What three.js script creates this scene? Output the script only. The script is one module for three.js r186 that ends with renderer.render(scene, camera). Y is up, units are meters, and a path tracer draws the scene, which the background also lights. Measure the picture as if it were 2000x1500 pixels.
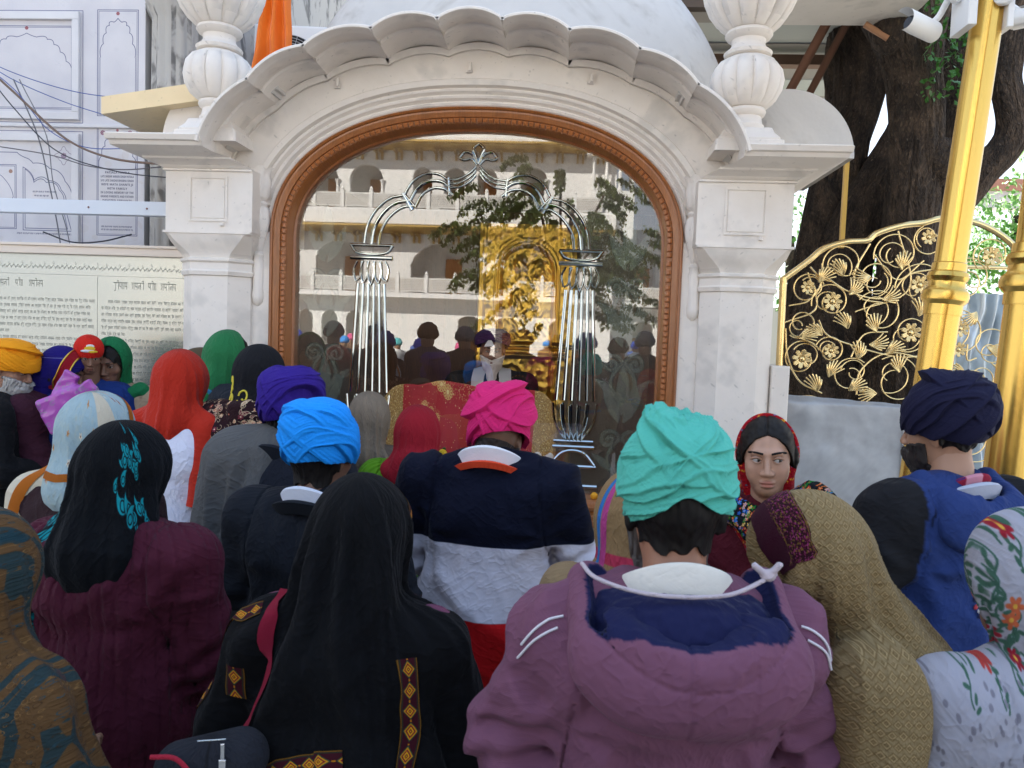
import * as THREE from 'three';
import { mergeGeometries, mergeVertices, toCreasedNormals } from 'three/addons/utils/BufferGeometryUtils.js';
import { ImprovedNoise } from 'three/addons/math/ImprovedNoise.js';

// ---------------------------------------------------------------- camera, sky, sun, exposure
const D2R = Math.PI / 180;
const scene = new THREE.Scene();
const renderer = new THREE.WebGLRenderer({ antialias: true });
renderer.setSize(1024, 768);
renderer.toneMapping = THREE.LinearToneMapping;
renderer.toneMappingExposure = 4.3;
renderer.shadowMap.enabled = true;
const camera = new THREE.PerspectiveCamera(53.13, 4 / 3, 0.05, 400);
camera.position.set(0.545, 1.9, 4.2);
camera.rotation.order = 'YXZ';
camera.rotation.set(-3.5 * D2R, 4.2 * D2R, 2.1 * D2R);
camera.focus = 4.2; camera.userData.fStop = 9;
scene.add(camera);

const SUN = new THREE.Vector3(-0.50, 0.66, -0.56).normalize();
const sun = new THREE.DirectionalLight(new THREE.Color(1, 0.955, 0.885), 5);
sun.position.copy(SUN).multiplyScalar(60); sun.target.position.set(0, 0, 10);
sun.castShadow = true; sun.shadow.mapSize.set(2048, 2048);
Object.assign(sun.shadow.camera, { left: -40, right: 40, top: 40, bottom: -40, near: 1, far: 140 });
scene.add(sun, sun.target);
{ // clear winter sky, hazy towards the horizon
  const W = 256, H = 128, data = new Float32Array(W * H * 4);
  for (let j = 0; j < H; j++) for (let i = 0; i < W; i++) {
    const el = ((j + 0.5) / H - 0.5) * Math.PI, az = ((i + 0.5) / W - 0.5) * 2 * Math.PI;
    const dx = Math.cos(el) * Math.cos(az), dy = Math.sin(el), dz = Math.cos(el) * Math.sin(az);
    const h = Math.pow(1 - Math.max(0, dy), 3), c = Math.max(0, dx * SUN.x + dy * SUN.y + dz * SUN.z), g = 0.8 * Math.pow(c, 6);
    const k = (j * W + i) * 4, s = 0.50;
    data[k] = s * (0.36 + 0.58 * h + g); data[k + 1] = s * (0.50 + 0.46 * h + g * 0.95); data[k + 2] = s * (0.76 + 0.20 * h + g * 0.85); data[k + 3] = 1;
  }
  const sky = new THREE.DataTexture(data, W, H, THREE.RGBAFormat, THREE.FloatType);
  sky.mapping = THREE.EquirectangularReflectionMapping; sky.magFilter = THREE.LinearFilter; sky.needsUpdate = true;
  scene.background = sky; scene.environment = sky;
}

// ---------------------------------------------------------------- helpers
const V3 = (x, y, z) => new THREE.Vector3(x, y, z);
let seed = 7;
const rnd = () => { seed = (seed + 0x6D2B79F5) | 0; let t = Math.imul(seed ^ (seed >>> 15), 1 | seed); t = (t + Math.imul(t ^ (t >>> 7), 61 | t)) ^ t; return ((t ^ (t >>> 14)) >>> 0) / 4294967296; };
const rr = (a, b) => a + (b - a) * rnd();
const perlin = new ImprovedNoise();
const N3 = (x, y, z) => perlin.noise(x + 37.3, y + 91.7, z + 13.1);
const fbm = (x, y, z, o = 4) => { let s = 0, a = 0.5; for (let i = 0; i < o; i++) { s += a * N3(x, y, z); x *= 2.03; y *= 2.03; z *= 2.03; a *= 0.5; } return s; };
const clamp = (x, a = 0, b = 1) => Math.min(b, Math.max(a, x));
const lerp = (a, b, t) => a + (b - a) * t;
const sstep = (a, b, x) => { const t = clamp((x - a) / (b - a)); return t * t * (3 - 2 * t); };
const used = new Map();
const numbered = n => { const k = used.get(n) || 0; used.set(n, k + 1); return k ? `${n}_${String(k).padStart(3, '0')}` : n; };
function tag(o, label, category, group, kind) {
  if (label) o.userData.label = label; if (category) o.userData.category = category;
  if (group) o.userData.group = group; if (kind) o.userData.kind = kind; return o;
}
function thing(name, label, category, p = [0, 0, 0], turn = 0, group) {
  const o = new THREE.Group(); o.name = numbered(name); o.position.set(...p); o.rotation.y = turn; scene.add(o); return tag(o, label, category, group);
}
function mesh(name, g, m, parent) {
  const o = new THREE.Mesh(g, m); o.castShadow = o.receiveShadow = true; o.name = parent ? name : numbered(name); (parent || scene).add(o); return o;
}
// uv in metres from the box side each face points to
function boxUV(g) {
  g = g.index ? g.toNonIndexed() : g; const p = g.attributes.position, uv = new Float32Array(p.count * 2);
  const a = V3(), b = V3(), c = V3();
  for (let i = 0; i < p.count; i += 3) {
    a.fromBufferAttribute(p, i); b.fromBufferAttribute(p, i + 1).sub(a); c.fromBufferAttribute(p, i + 2).sub(a); b.cross(c);
    const x = Math.abs(b.x), y = Math.abs(b.y), z = Math.abs(b.z);
    for (let k = i; k < i + 3; k++) {
      const X = p.getX(k), Y = p.getY(k), Z = p.getZ(k);
      if (z >= x && z >= y) { uv[2 * k] = X; uv[2 * k + 1] = Y; } else if (x >= y) { uv[2 * k] = Z; uv[2 * k + 1] = Y; } else { uv[2 * k] = X; uv[2 * k + 1] = Z; }
    }
  }
  g.setAttribute('uv', new THREE.BufferAttribute(uv, 2)); return g;
}
const crease = (g, a = 0.6) => boxUV(toCreasedNormals(g, a));
function merge(list) {
  const norm = list.map(g => { g = g.index ? g.toNonIndexed() : g; const o = new THREE.BufferGeometry(); for (const k of ['position', 'normal', 'uv']) if (g.attributes[k]) o.setAttribute(k, g.attributes[k]); if (!o.attributes.uv) boxUV(o); return o; });
  return mergeGeometries(norm);
}
function bx(x0, x1, y0, y1, z0, z1, r = 0) {
  const w = x1 - x0, h = y1 - y0, d = z1 - z0; let g;
  if (r > 0) { // chamfered box
    const s = new THREE.Shape(); const a = w / 2 - r, b = h / 2 - r;
    s.moveTo(-a, -b); s.lineTo(a, -b); s.lineTo(a, b); s.lineTo(-a, b); s.closePath();
    g = new THREE.ExtrudeGeometry(s, { depth: d - 2 * r, bevelSize: r, bevelThickness: r, bevelSegments: 2 }); g.translate(0, 0, -(d - 2 * r) / 2);
  } else g = new THREE.BoxGeometry(w, h, d);
  g.translate((x0 + x1) / 2, (y0 + y1) / 2, (z0 + z1) / 2); return boxUV(g);
}
// closed or open strip of rings: rings[i] = array of Vector3 (same length)
function loft(rings, { closed = true, caps = false, ang = 0.6, loop = false } = {}) {
  const n = rings[0].length, P = [], m = closed ? n : n - 1, R = loop ? rings.length : rings.length - 1;
  const push = (a, b, c) => P.push(a.x, a.y, a.z, b.x, b.y, b.z, c.x, c.y, c.z);
  for (let i = 0; i < R; i++) for (let j = 0; j < m; j++) {
    const A = rings[i][j], B = rings[i][(j + 1) % n], i2 = (i + 1) % rings.length, C = rings[i2][(j + 1) % n], D = rings[i2][j];
    push(A, B, C); push(A, C, D);
  }
  if (caps) for (const [r, f] of [[rings[0], 1], [rings[rings.length - 1], 0]]) for (let j = 1; j < n - 1; j++) f ? push(r[0], r[j + 1], r[j]) : push(r[0], r[j], r[j + 1]);
  const g = new THREE.BufferGeometry(); g.setAttribute('position', new THREE.BufferAttribute(new Float32Array(P), 3));
  return crease(g, ang);
}
const octRing = (cx, cz, y, h, c) => [[h, -h + c], [h, h - c], [h - c, h], [-h + c, h], [-h, h - c], [-h, -h + c], [-h + c, -h], [h - c, -h]].reverse().map(([x, z]) => V3(cx + x, y, cz + z));
const boxRing = (x0, x1, z0, z1, y) => [V3(x0, y, z1), V3(x0, y, z0), V3(x1, y, z0), V3(x1, y, z1)].reverse();
// fluted lathe: prof [[r,y]], r multiplied by 1 + amp(i)*|lobes|
function fluted(prof, seg, fn, ang = 0.7) {
  const rings = prof.map(([r, y], i) => { const out = []; for (let j = 0; j < seg; j++) { const a = -j / seg * 2 * Math.PI, q = fn ? fn(a, i, r, y) : [r, y]; out.push(V3(Math.cos(a) * q[0], q[1], Math.sin(a) * q[0])); } return out; });
  return loft(rings, { caps: true, ang });
}
const lathe = (prof, seg = 32, ang = 0.7) => fluted(prof, seg, null, ang);
function tube(pts, r, seg = 40, rad = 8, closed = false) { return boxUV(new THREE.TubeGeometry(new THREE.CatmullRomCurve3(pts.map(p => p.isVector3 ? p : V3(...p)), closed), seg, r, rad, closed)); }
// ridge: bevelled strip along an xy polyline at depth z, triangular section facing +z
function ridge(pts, z, w, h) {
  const c = new THREE.CatmullRomCurve3(pts.map(p => V3(p[0], p[1], 0))), n = Math.max(4, pts.length * 6), rings = [];
  for (let i = 0; i <= n; i++) { const p = c.getPoint(i / n), t = c.getTangent(i / n), nx = -t.y, ny = t.x; rings.push([[-w, 0], [w, 0], [w * 0.8, h * 0.6], [0.15 * w, h], [-0.15 * w, h], [-w * 0.8, h * 0.6]].map(([a, b]) => V3(p.x + nx * a, p.y + ny * a, z + b))); }
  return loft(rings, { caps: true, ang: 0.3 });
}
// ---- textures
function canvasTex(w, h, draw, srgb = true) {
  const c = document.createElement('canvas'); c.width = w; c.height = h; draw(c.getContext('2d'), w, h);
  const t = new THREE.CanvasTexture(c); if (srgb) t.colorSpace = THREE.SRGBColorSpace; t.wrapS = t.wrapT = THREE.RepeatWrapping; t.magFilter = THREE.LinearFilter; return t;
}
// tiling grey noise as data texture: fn(u,v)->0..1 ; u,v in 0..1, made tileable on a torus
function noiseTex(n, fn, srgb = false) {
  const d = new Uint8Array(n * n * 4);
  for (let j = 0; j < n; j++) for (let i = 0; i < n; i++) { let v = fn(i / n, j / n); if (typeof v === 'number') v = [v, v, v]; const k = (j * n + i) * 4; d[k] = clamp(v[0]) * 255; d[k + 1] = clamp(v[1]) * 255; d[k + 2] = clamp(v[2]) * 255; d[k + 3] = 255; }
  const t = new THREE.DataTexture(d, n, n, THREE.RGBAFormat); t.wrapS = t.wrapT = THREE.RepeatWrapping; t.magFilter = THREE.LinearFilter; t.minFilter = THREE.LinearFilter; if (srgb) t.colorSpace = THREE.SRGBColorSpace; t.needsUpdate = true; return t;
}
const tile = (u, v, f, o = 4) => { // tileable fbm
  const a = u * 2 * Math.PI, b = v * 2 * Math.PI, k = f / (2 * Math.PI); return fbm(Math.cos(a) * k + 5, Math.sin(a) * k + Math.cos(b) * k * 1.01, Math.sin(b) * k, o);
};
const plasterMap = noiseTex(512, (u, v) => { const n = tile(u, v, 4, 5), s = tile(u + .3, v, 14, 3), d = tile(u, v + .4, 60, 2); const q = 0.97 + 0.05 * n + 0.02 * s - 0.14 * sstep(.28, .5, d) - 0.09 * sstep(.10, .4, n + .4 * s); return [q, q * (0.992 + .006 * s), q * (0.98 + .012 * s)]; }, true);
plasterMap.repeat.set(0.8, 0.8);
const grain = noiseTex(256, (u, v) => 0.5 + 0.5 * tile(u, v, 40, 3));
const grainFine = grain.clone(); grainFine.repeat.set(6, 6); grainFine.needsUpdate = true;
const std = (c, r = 0.8, o = {}) => new THREE.MeshStandardMaterial({ color: Array.isArray(c) ? new THREE.Color().setRGB(...c) : c, roughness: r, ...o });
const phy = (c, r = 0.5, o = {}) => new THREE.MeshPhysicalMaterial({ color: Array.isArray(c) ? new THREE.Color().setRGB(...c) : c, roughness: r, ...o });
const M = {};
M.plaster = std([0.82, 0.765, 0.705], 0.55, { map: plasterMap, bumpMap: grain, bumpScale: 0.0012 });
const stainMap = noiseTex(512, (u, v) => { const n = tile(u, v, 5, 5), s = tile(u + .2, v + .1, 22, 4), q = 0.93 + .06 * n; const d = 0.16 * sstep(.0, .7, n + s * .5); return [q - d, q - d * 1.06, q - d * 1.15]; }, true);
stainMap.repeat.set(0.55, 0.55);
M.stained = std([0.70, 0.67, 0.63], 0.8, { map: stainMap, bumpMap: grain, bumpScale: 0.002 });
M.white = std([0.80, 0.80, 0.79], 0.5);
const woodMap = noiseTex(512, (u, v) => { const g = tile(u, v, 3, 3), s = Math.sin((u * 18 + g * 5) * 2 * Math.PI) * .5 + .5, f = tile(u * 1, v, 70, 2); const q = 0.82 + 0.14 * g + 0.14 * s * .6 + .1 * f; return [q, q * .93, q * .84]; }, true);
woodMap.repeat.set(5, 0.7);
M.wood = phy([0.42, 0.165, 0.048], 0.36, { map: woodMap, clearcoat: 0.35, clearcoatRoughness: 0.25 });
M.carve = phy([0.38, 0.125, 0.032], 0.42, { clearcoat: 0.3, clearcoatRoughness: 0.3 });
M.gold = phy([0.66, 0.42, 0.075], 0.30, { metalness: 1, bumpMap: grain, bumpScale: 0.0004 });
M.brass = phy([0.78, 0.59, 0.28], 0.19, { metalness: 1 });
M.polePaint = phy([0.70, 0.45, 0.11], 0.27, { metalness: 1, bumpMap: grain, bumpScale: 0.0004 });
// ---------------------------------------------------------------- ground
const marbleFloor = noiseTex(512, (u, v) => { const n = tile(u, v, 4, 5), w = Math.abs(tile(u + .5, v, 6, 4)); const q = .9 + .1 * n - .05 * sstep(.06, 0, w); return [q, q * .99, q * .97]; }, true);
{
  const g = new THREE.PlaneGeometry(400, 400); g.rotateX(-Math.PI / 2); const uv = g.attributes.uv; for (let i = 0; i < uv.count; i++) uv.setXY(i, uv.getX(i) * 250, uv.getY(i) * 250);
  tag(mesh('ground', g, std([0.58, 0.55, 0.50], 0.35, { map: marbleFloor })), null, null, null, 'structure');
}
// ---------------------------------------------------------------- the shrine front
const A0 = 1.12, B0 = 0.718, Y0 = 2.40, NX = 2.25, YB = 0.93;
function archPath(d, n = 90, yb = YB) { // from lower left, over the arch, to lower right
  const a = A0 + d, b = B0 + d, out = [];
  const steps = 10; for (let i = 0; i < steps; i++) out.push([-a, lerp(yb, Y0, i / steps)]);
  for (let i = 0; i <= n; i++) { const t = Math.PI * (1 - i / n), c = Math.cos(t), s = Math.sin(t); out.push([a * Math.sign(c) * Math.pow(Math.abs(c), 2 / NX), Y0 + b * Math.pow(Math.abs(s), 2 / NX)]); }
  for (let i = steps - 1; i >= 0; i--) out.push([a, lerp(yb, Y0, i / steps)]);
  return out;
}
function archSweep(prof, ang = 0.5, yb) { // prof closed polyline of [d,z]
  const paths = prof.map(([d]) => archPath(d, 90, yb)), rings = paths[0].map((_, i) => prof.map(([d, z], j) => V3(paths[j][i][0], paths[j][i][1], z)));
  return loft(rings, { caps: true, ang });
}
const shrine = thing('shrine', 'white plastered shrine front with scalloped arch eave over a large glass window', 'shrine');
// rim points: cusps and lobe tops of the scalloped eave
const CUSP = [[-1.336, 2.815], [-1.088, 3.108], [-0.81, 3.268], [-0.478, 3.352], [-0.156, 3.40], [0.156, 3.40], [0.478, 3.352], [0.81, 3.268], [1.088, 3.108], [1.336, 2.815]];
const TOPS = [[-1.243, 2.993], [-0.962, 3.222], [-0.653, 3.353], [-0.32, 3.425], [0, 3.452], [0.32, 3.425], [0.653, 3.353], [0.962, 3.222], [1.243, 2.993]];
function arc3(p, q, r, n) { // circle arc through three points
  const [ax, ay] = p, [bx_, by] = q, [cx, cy] = r, d = 2 * (ax * (by - cy) + bx_ * (cy - ay) + cx * (ay - by));
  const ux = ((ax * ax + ay * ay) * (by - cy) + (bx_ * bx_ + by * by) * (cy - ay) + (cx * cx + cy * cy) * (ay - by)) / d;
  const uy = ((ax * ax + ay * ay) * (cx - bx_) + (bx_ * bx_ + by * by) * (ax - cx) + (cx * cx + cy * cy) * (bx_ - ax)) / d;
  const R = Math.hypot(ax - ux, ay - uy), t0 = Math.atan2(ay - uy, ax - ux); let t1 = Math.atan2(cy - uy, cx - ux); while (t1 > t0) t1 -= 2 * Math.PI;
  const out = []; for (let i = 0; i <= n; i++) { const t = lerp(t0, t1, i / n); out.push([ux + R * Math.cos(t), uy + R * Math.sin(t), Math.cos(t), Math.sin(t)]); } return out;
}
{ // flat face with the arched opening
  const s = new THREE.Shape(), low = CUSP.map(([x, y]) => V3(x, y - 0.035, 0)), cv = new THREE.CatmullRomCurve3(low).getPoints(60);
  s.moveTo(-1.30, 0.0); s.lineTo(-1.30, 2.74); cv.forEach(p => s.lineTo(p.x, p.y)); s.lineTo(1.30, 2.74); s.lineTo(1.30, 0); s.closePath();
  const h = new THREE.Path(), pts = archPath(0.135, 90, 0.80); h.moveTo(...pts[0]); pts.slice(1).forEach(p => h.lineTo(...p)); h.closePath(); s.holes.push(h);
  const g = new THREE.ExtrudeGeometry(s, { depth: 0.30, bevelEnabled: false, curveSegments: 4 }); g.translate(0, 0, -0.23);
  mesh('wall', crease(g, .4), M.plaster, shrine);
  // scalloped relief line on the face: a thin sheet behind the lobes, proud of the wall
  const low2 = new THREE.Shape(); const c1 = cv; low2.moveTo(c1[0].x, c1[0].y - .02); c1.forEach(p => low2.lineTo(p.x, p.y - .02));
  for (let i = 8; i >= 0; i--) arc3(CUSP[i], [TOPS[i][0], TOPS[i][1] + .02], CUSP[i + 1], 10).reverse().forEach(p => low2.lineTo(p[0], p[1])); low2.closePath();
  const g2 = new THREE.ExtrudeGeometry(low2, { depth: 0.28, bevelEnabled: false }); g2.translate(0, 0, -0.22); mesh('tympanum', crease(g2, .4), M.plaster, shrine);
  // relief lobes between cusps
  for (let i = 0; i < 9; i++) {
    const inn = arc3([CUSP[i][0], CUSP[i][1] - .03], [TOPS[i][0], TOPS[i][1] - .045], [CUSP[i + 1][0], CUSP[i + 1][1] - .03], 12);
    const rings = inn.map(([x, y, nx, ny]) => [[0, .06], [0, .082], [.035, .082], [.035, .06]].map(([o, z]) => V3(x + nx * o, y + ny * o, z)));
    mesh('relief_lobe', loft(rings, { caps: true, ang: .5 }), M.plaster, shrine);
  }
  // scalloped eave, one vault per lobe
  for (let i = 0; i < 9; i++) {
    const c = arc3(CUSP[i], TOPS[i], CUSP[i + 1], 18);
    const prof = [[0, .05], [0, .25], [.006, .262], [.016, .268], [.016, .285], [.010, .30], [.004, .33], [.001, .385], [.004, .40], [.008, .408], [.008, .43], [.014, .442], [.024, .442], [.030, .435], [.032, .39], [.036, .30], [.062, .28], [.070, .26], [.074, .10], [.06, -.6], [.02, -.6]];
    const rings = c.map(([x, y, nx, ny]) => prof.map(([o, z]) => V3(x + nx * o, y + ny * o, z)));
    mesh('eave_lobe', loft(rings, { caps: true, ang: .5 }), M.plaster, shrine);
    const hump = loft(arc3([CUSP[i][0] * .97, CUSP[i][1] + .04], [TOPS[i][0] + .01, TOPS[i][1] + .10], [CUSP[i + 1][0] * .97, CUSP[i + 1][1] + .04], 14).map(([x, y, nx, ny]) => [[-.02, .20], [.012, .20], [.03, .17], [.035, .0], [.0, -.5], [-.02, -.5]].map(([o, z]) => V3(x + nx * o, y + ny * o, z))), { caps: true, ang: .5 });
    mesh('roof_lobe', hump, M.stained, shrine);
  }
  // stepped mouldings round the arch
  const ms = archSweep([[.0, .0], [.0, .030], [.012, .042], [.024, .046], [.030, .030], [.034, .030], [.046, .050], [.058, .055], [.063, .040], [.067, .040], [.080, .060], [.090, .064], [.094, .050], [.098, .050], [.108, .074], [.136, .080], [.142, .070], [.145, -.05]], .25, 2.42);
  mesh('arch_moulding', ms, M.plaster, shrine);
  for (const q of [-1, 1]) mesh('jamb', bx(q < 0 ? -1.265 : 1.115, q < 0 ? -1.115 : 1.265, .80, 2.425, -.05, .055), M.plaster, shrine);
  mesh('sill_step', merge([bx(-1.2, 1.2, .60, .865, -.1, .12, .01), bx(-1.25, 1.25, .0, .60, -.1, .22, .01)]), std([0.72, 0.72, 0.73], .3, { map: marbleFloor }), shrine);
  // hooks on the face
  for (const [x, y] of [[-.75, 3.225], [-.04, 3.315], [.60, 3.265]]) mesh('hook', merge([bx(x - .008, x + .008, y - .025, y + .02, .075, .10, .004), bx(x - .02, x + .012, y - .03, y - .015, .075, .088, .003)]), M.plaster, shrine);
}
// lotus brackets at the springing
for (const s of [-1, 1]) {
  const prof = [[.012, -.42], [.03, -.40], [.036, -.36], [.03, -.33], [.034, -.18], [.028, -.16], [.034, -.14], [.022, -.12], [.05, -.02], [.062, .04], [.056, .10], [.044, .12], [.052, .135], [.04, .15], [.058, .17], [.066, .25], [.060, .29], [.075, .315], [.05, .31], [.01, .30]];
  const g = fluted(prof, 40, (a, i, r, y) => [r * (1 + (i > 7 ? .10 : .03) * Math.abs(Math.sin(a * 4))), y + (i === 17 ? .018 * Math.abs(Math.sin(a * 4)) : 0)]); g.translate(s * 1.185, 2.44, .045); mesh('lotus_bracket', g, M.plaster, shrine);
}
// pillars, capitals, cornices
for (const s of [-1, 1]) {
  const cx = s * 1.405, cz = -0.02;
  const P = [[0, .19, .09], [2.17, .19, .09], [2.175, .20, .094], [2.195, .204, .094], [2.205, .196, .09], [2.24, .196, .09], [2.25, .206, .094], [2.262, .206, .094], [2.268, .192, .085], [2.29, .198, .08], [2.32, .212, .065], [2.35, .226, .048], [2.38, .234, .032], [2.388, .236, .02], [2.390, .241, .006], [2.402, .241, .006]];
  mesh('pillar', loft(P.map(([y, h, c]) => octRing(cx, cz, y, h, c)), { caps: true, ang: .3 }), M.plaster, shrine);
  const xi = s * 1.16, xo = s * 1.635, L = (a, b, z0, z1, y) => boxRing(Math.min(a, b), Math.max(a, b), z0, z1, y);
  mesh('capital_block', loft([L(xi, xo, -.6, .205, 2.402), L(xi, xo, -.6, .205, 2.715), L(xi, xo + s * .012, -.6, .217, 2.718), L(xi, xo + s * .012, -.6, .217, 2.728)], { caps: true, ang: .3 }), M.plaster, shrine);
  const Q = [[.0, .205, 2.728], [.012, .213, 2.732], [.03, .225, 2.745], [.06, .25, 2.758], [.085, .28, 2.766], [.09, .285, 2.775], [.10, .295, 2.778], [.12, .31, 2.78], [.15, .35, 2.786], [.185, .395, 2.80], [.19, .405, 2.803], [.19, .415, 2.822], [.20, .43, 2.826], [.20, .44, 2.85], [.19, .435, 2.856], [.0, .2, 2.86]];
  mesh('cornice', loft(Q.map(([o, z, y], i) => L(xi + s * (i === Q.length - 1 ? .18 : Math.min(o, .18)) * .98, xo + s * o, -.9, z, y)), { caps: true, ang: .3 }), M.plaster, shrine);
  const px = s * 1.40, t = .007; // sunk panel: raised margin
  mesh('panel_margin', merge([bx(px - .105, px + .105, 2.68, 2.69, .2, .2 + t + .004), bx(px - .105, px + .105, 2.455, 2.465, .2, .2 + t + .004), bx(px - .105, px - .095, 2.465, 2.68, .2, .2 + t + .004), bx(px + .095, px + .105, 2.465, 2.68, .2, .2 + t + .004)]), M.plaster, shrine);
  mesh('panel_boss', bx(px - .09, px + .09, 2.47, 2.675, .2, .2085, .004), M.plaster, shrine);
  mesh('clip', bx(px + .07, px + .09, 2.43, 2.45, .2, .222, .004), M.plaster, shrine);
  // plain side wall running back behind the pillar
  mesh('side_wall', bx(s > 0 ? 1.25 : -1.55, s > 0 ? 1.55 : -1.25, 0, 2.74, -2.6, -.21), M.plaster, shrine);
}
mesh('ledge', bx(1.60, 1.695, 0, 1.80, -.35, .10, .008), M.plaster, shrine);
// dome over the shrine and the room's roof
{
  const g = new THREE.SphereGeometry(1, 96, 48, 0, 2 * Math.PI, 0, Math.PI * .5); g.scale(1.62, 1.75, 1.35); g.translate(.06, 3.05, -1.55); mesh('dome', boxUV(g), M.stained, shrine);
  mesh('roof', merge([bx(-1.55, 1.55, 3.02, 3.12, -2.6, -.1)]), M.stained, shrine);
  const b = new THREE.CylinderGeometry(.36, .36, .9, 40, 6, false, -Math.PI / 2, Math.PI); b.rotateX(-Math.PI / 2); b.rotateZ(0); b.scale(1, 1.0, 1); b.translate(1.66, 2.92, -.55); mesh('side_vault', boxUV(b), M.stained, shrine);
  const b2 = new THREE.CylinderGeometry(.24, .24, .9, 40, 6, false, -Math.PI / 2, Math.PI); b2.rotateX(-Math.PI / 2); b2.scale(1, 1.35, 1); b2.translate(-1.57, 2.92, -.52); mesh('side_vault', boxUV(b2), M.plaster, shrine);
}
// finial urns
for (const s of [-1, 1]) {
  const u = thing('lotus_urn', s < 0 ? 'white fluted lotus urn beside the orange flag, green sprig in its bowl' : 'white fluted lotus urn under the roof beside the dark tree', 'urn', [s * 1.385, 2.855, .13], 0, 'lotus urns on the cornice');
  mesh('plinth', loft([[.0, .17], [.055, .165], [.06, .15], [.07, .15], [.10, .125], [.125, .115], [.13, .10]].map(([y, h]) => octRing(0, 0, y, h, h * .05)), { caps: true, ang: .4 }), M.plaster, u);
  mesh('stem', lathe([[.09, .12], [.098, .14], [.098, .155], [.088, .165], [.082, .20], [.098, .21], [.104, .225], [.098, .24], [.08, .245]], 48), M.plaster, u);
  const n = 12, bl = [[.085, .24], [.11, .25], [.145, .28], [.17, .33], [.178, .38], [.168, .43], [.14, .47], [.108, .49], [.09, .50]];
  mesh('fluted_bulb', fluted(bl, n * 10, (a, i, r, y) => [r * (1 + .15 * (Math.pow(Math.abs(Math.sin(a * n / 2)), .6) - .75) * Math.sin(Math.PI * i / 8)), y], .8), M.plaster, u);
  mesh('collar', lathe([[.08, .49], [.115, .505], [.12, .52], [.108, .53], [.095, .54], [.082, .56], [.085, .585], [.108, .595], [.118, .61], [.112, .625], [.08, .63]], 48), M.plaster, u);
  const bowl = [[.09, .62], [.12, .635], [.16, .67], [.195, .72], [.22, .78], [.235, .85], [.25, .92], [.285, .985], [.30, 1.0], [.26, .985], [.22, .93], [.2, .80], [.1, .70]];
  mesh('petal_bowl', fluted(bowl, n * 12, (a, i, r, y) => { const w = Math.abs(Math.sin(a * n / 2)); const k = sstep(0, 7, i); return [r * (1 + .13 * (Math.pow(w, .6) - .7) * (i < 9 ? 1 : .4)), y + (i >= 6 && i <= 9 ? .05 * (w - .5) : 0) + 0 * k]; }, .8), M.plaster, u);
  if (s < 0) { const leaf = new THREE.Shape(); leaf.moveTo(0, 0); leaf.quadraticCurveTo(.03, .04, 0, .09); leaf.quadraticCurveTo(-.03, .04, 0, 0); const gs = []; for (let k = 0; k < 9; k++) { const g = new THREE.ShapeGeometry(leaf, 4); g.rotateX(rr(.3, 1.2)); g.rotateZ(rr(-2.9, -2.2) + k * .08); g.rotateY(rr(-.9, .9)); g.translate(.03 + rr(-.04, .05), .95 + rr(-.12, .02), .25 + rr(-.01, .03)); gs.push(g); } mesh('sprig', merge(gs), phy([.05, .16, .03], .5, { side: THREE.DoubleSide }), u); }
}
// ---------------------------------------------------------------- wooden window frame, glass and its cut ornament
{
  const fr = mesh('wood_frame', archSweep([[-.018, -.1], [-.018, .058], [-.028, .058], [-.052, .050], [-.055, .045], [-.055, -.1]], .3), M.wood, shrine);
  mesh('outer_bead', archSweep([[0, -.1], [0, .06], [-.004, .070], [-.010, .073], [-.016, .068], [-.019, .055], [-.019, -.1]], .5), M.wood, fr);
  mesh('inner_reveal', archSweep([[-.054, -.12], [-.054, .038], [-.082, .034], [-.086, .02], [-.089, -.060], [-.100, -.065], [-.100, -.12]], .4), M.wood, fr);
  const pts = archPath(-.069, 400, YB + .1), cur = new THREE.CatmullRomCurve3(pts.map(p => V3(p[0], p[1], 0))), n = 178;
  const bead = loft([[-.5, .7], [-.42, 1], [.3, 1], [.42, .85], [.5, .5]].map(([u, k]) => [V3(u * .027, -.0125 * k, 0), V3(u * .027, .0125 * k, 0), V3(u * .027, .011 * k, .012 * k), V3(u * .027, 0, .019 * k), V3(u * .027, -.011 * k, .012 * k)]), { caps: true, ang: .5 });
  for (let i = 0; i < n; i++) { const t = (i + .5) / n, p = cur.getPointAt(t), d = cur.getTangentAt(t), o = mesh('carved_bead', bead, M.carve, fr); o.position.set(p.x, p.y, .036); o.rotation.z = Math.atan2(d.y, d.x); }
  // bottom rail with carving
  const br = mesh('bottom_rail', loft([[-.1, .885], [.075, .885], [.085, .90], [.085, .965], [.075, .975], [.10, .985], [.105, 1.0], [.07, 1.012], [.05, 1.03], [-.12, 1.035]].map(([z, y]) => [V3(-1.125, y, z), V3(1.125, y, z)]), { closed: false, ang: .3 }), M.wood, shrine);
  const boss = new THREE.TorusGeometry(.016, .006, 6, 14); const leafG = new THREE.SphereGeometry(.012, 8, 6); leafG.scale(1, 1.6, .6);
  for (let i = 0; i < 30; i++) { const x = -1.08 + i * .0745; const b = mesh('carved_ring', boss, M.carve, br); b.position.set(x, .935, .086); const l = mesh('carved_leaf', leafG, M.carve, br); l.position.set(x + .037, .93, .086); }
}
M.glass = phy([1, 1, 1], 0.0, { transmission: 1, thickness: 0, ior: 2.2 });
M.crystal = phy([0.46, 0.50, 0.50], 0.05, { metalness: 1 });
const OX = .585; // half distance of the cut-glass columns
const ogee = s => [[s * .012, 2.83], [s * .045, 2.795], [s * .10, 2.765], [s * .165, 2.755]];
const lobeA = s => [[s * .165, 2.755], [s * .22, 2.785], [s * .29, 2.785], [s * .36, 2.745], [s * .41, 2.665]];
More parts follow.
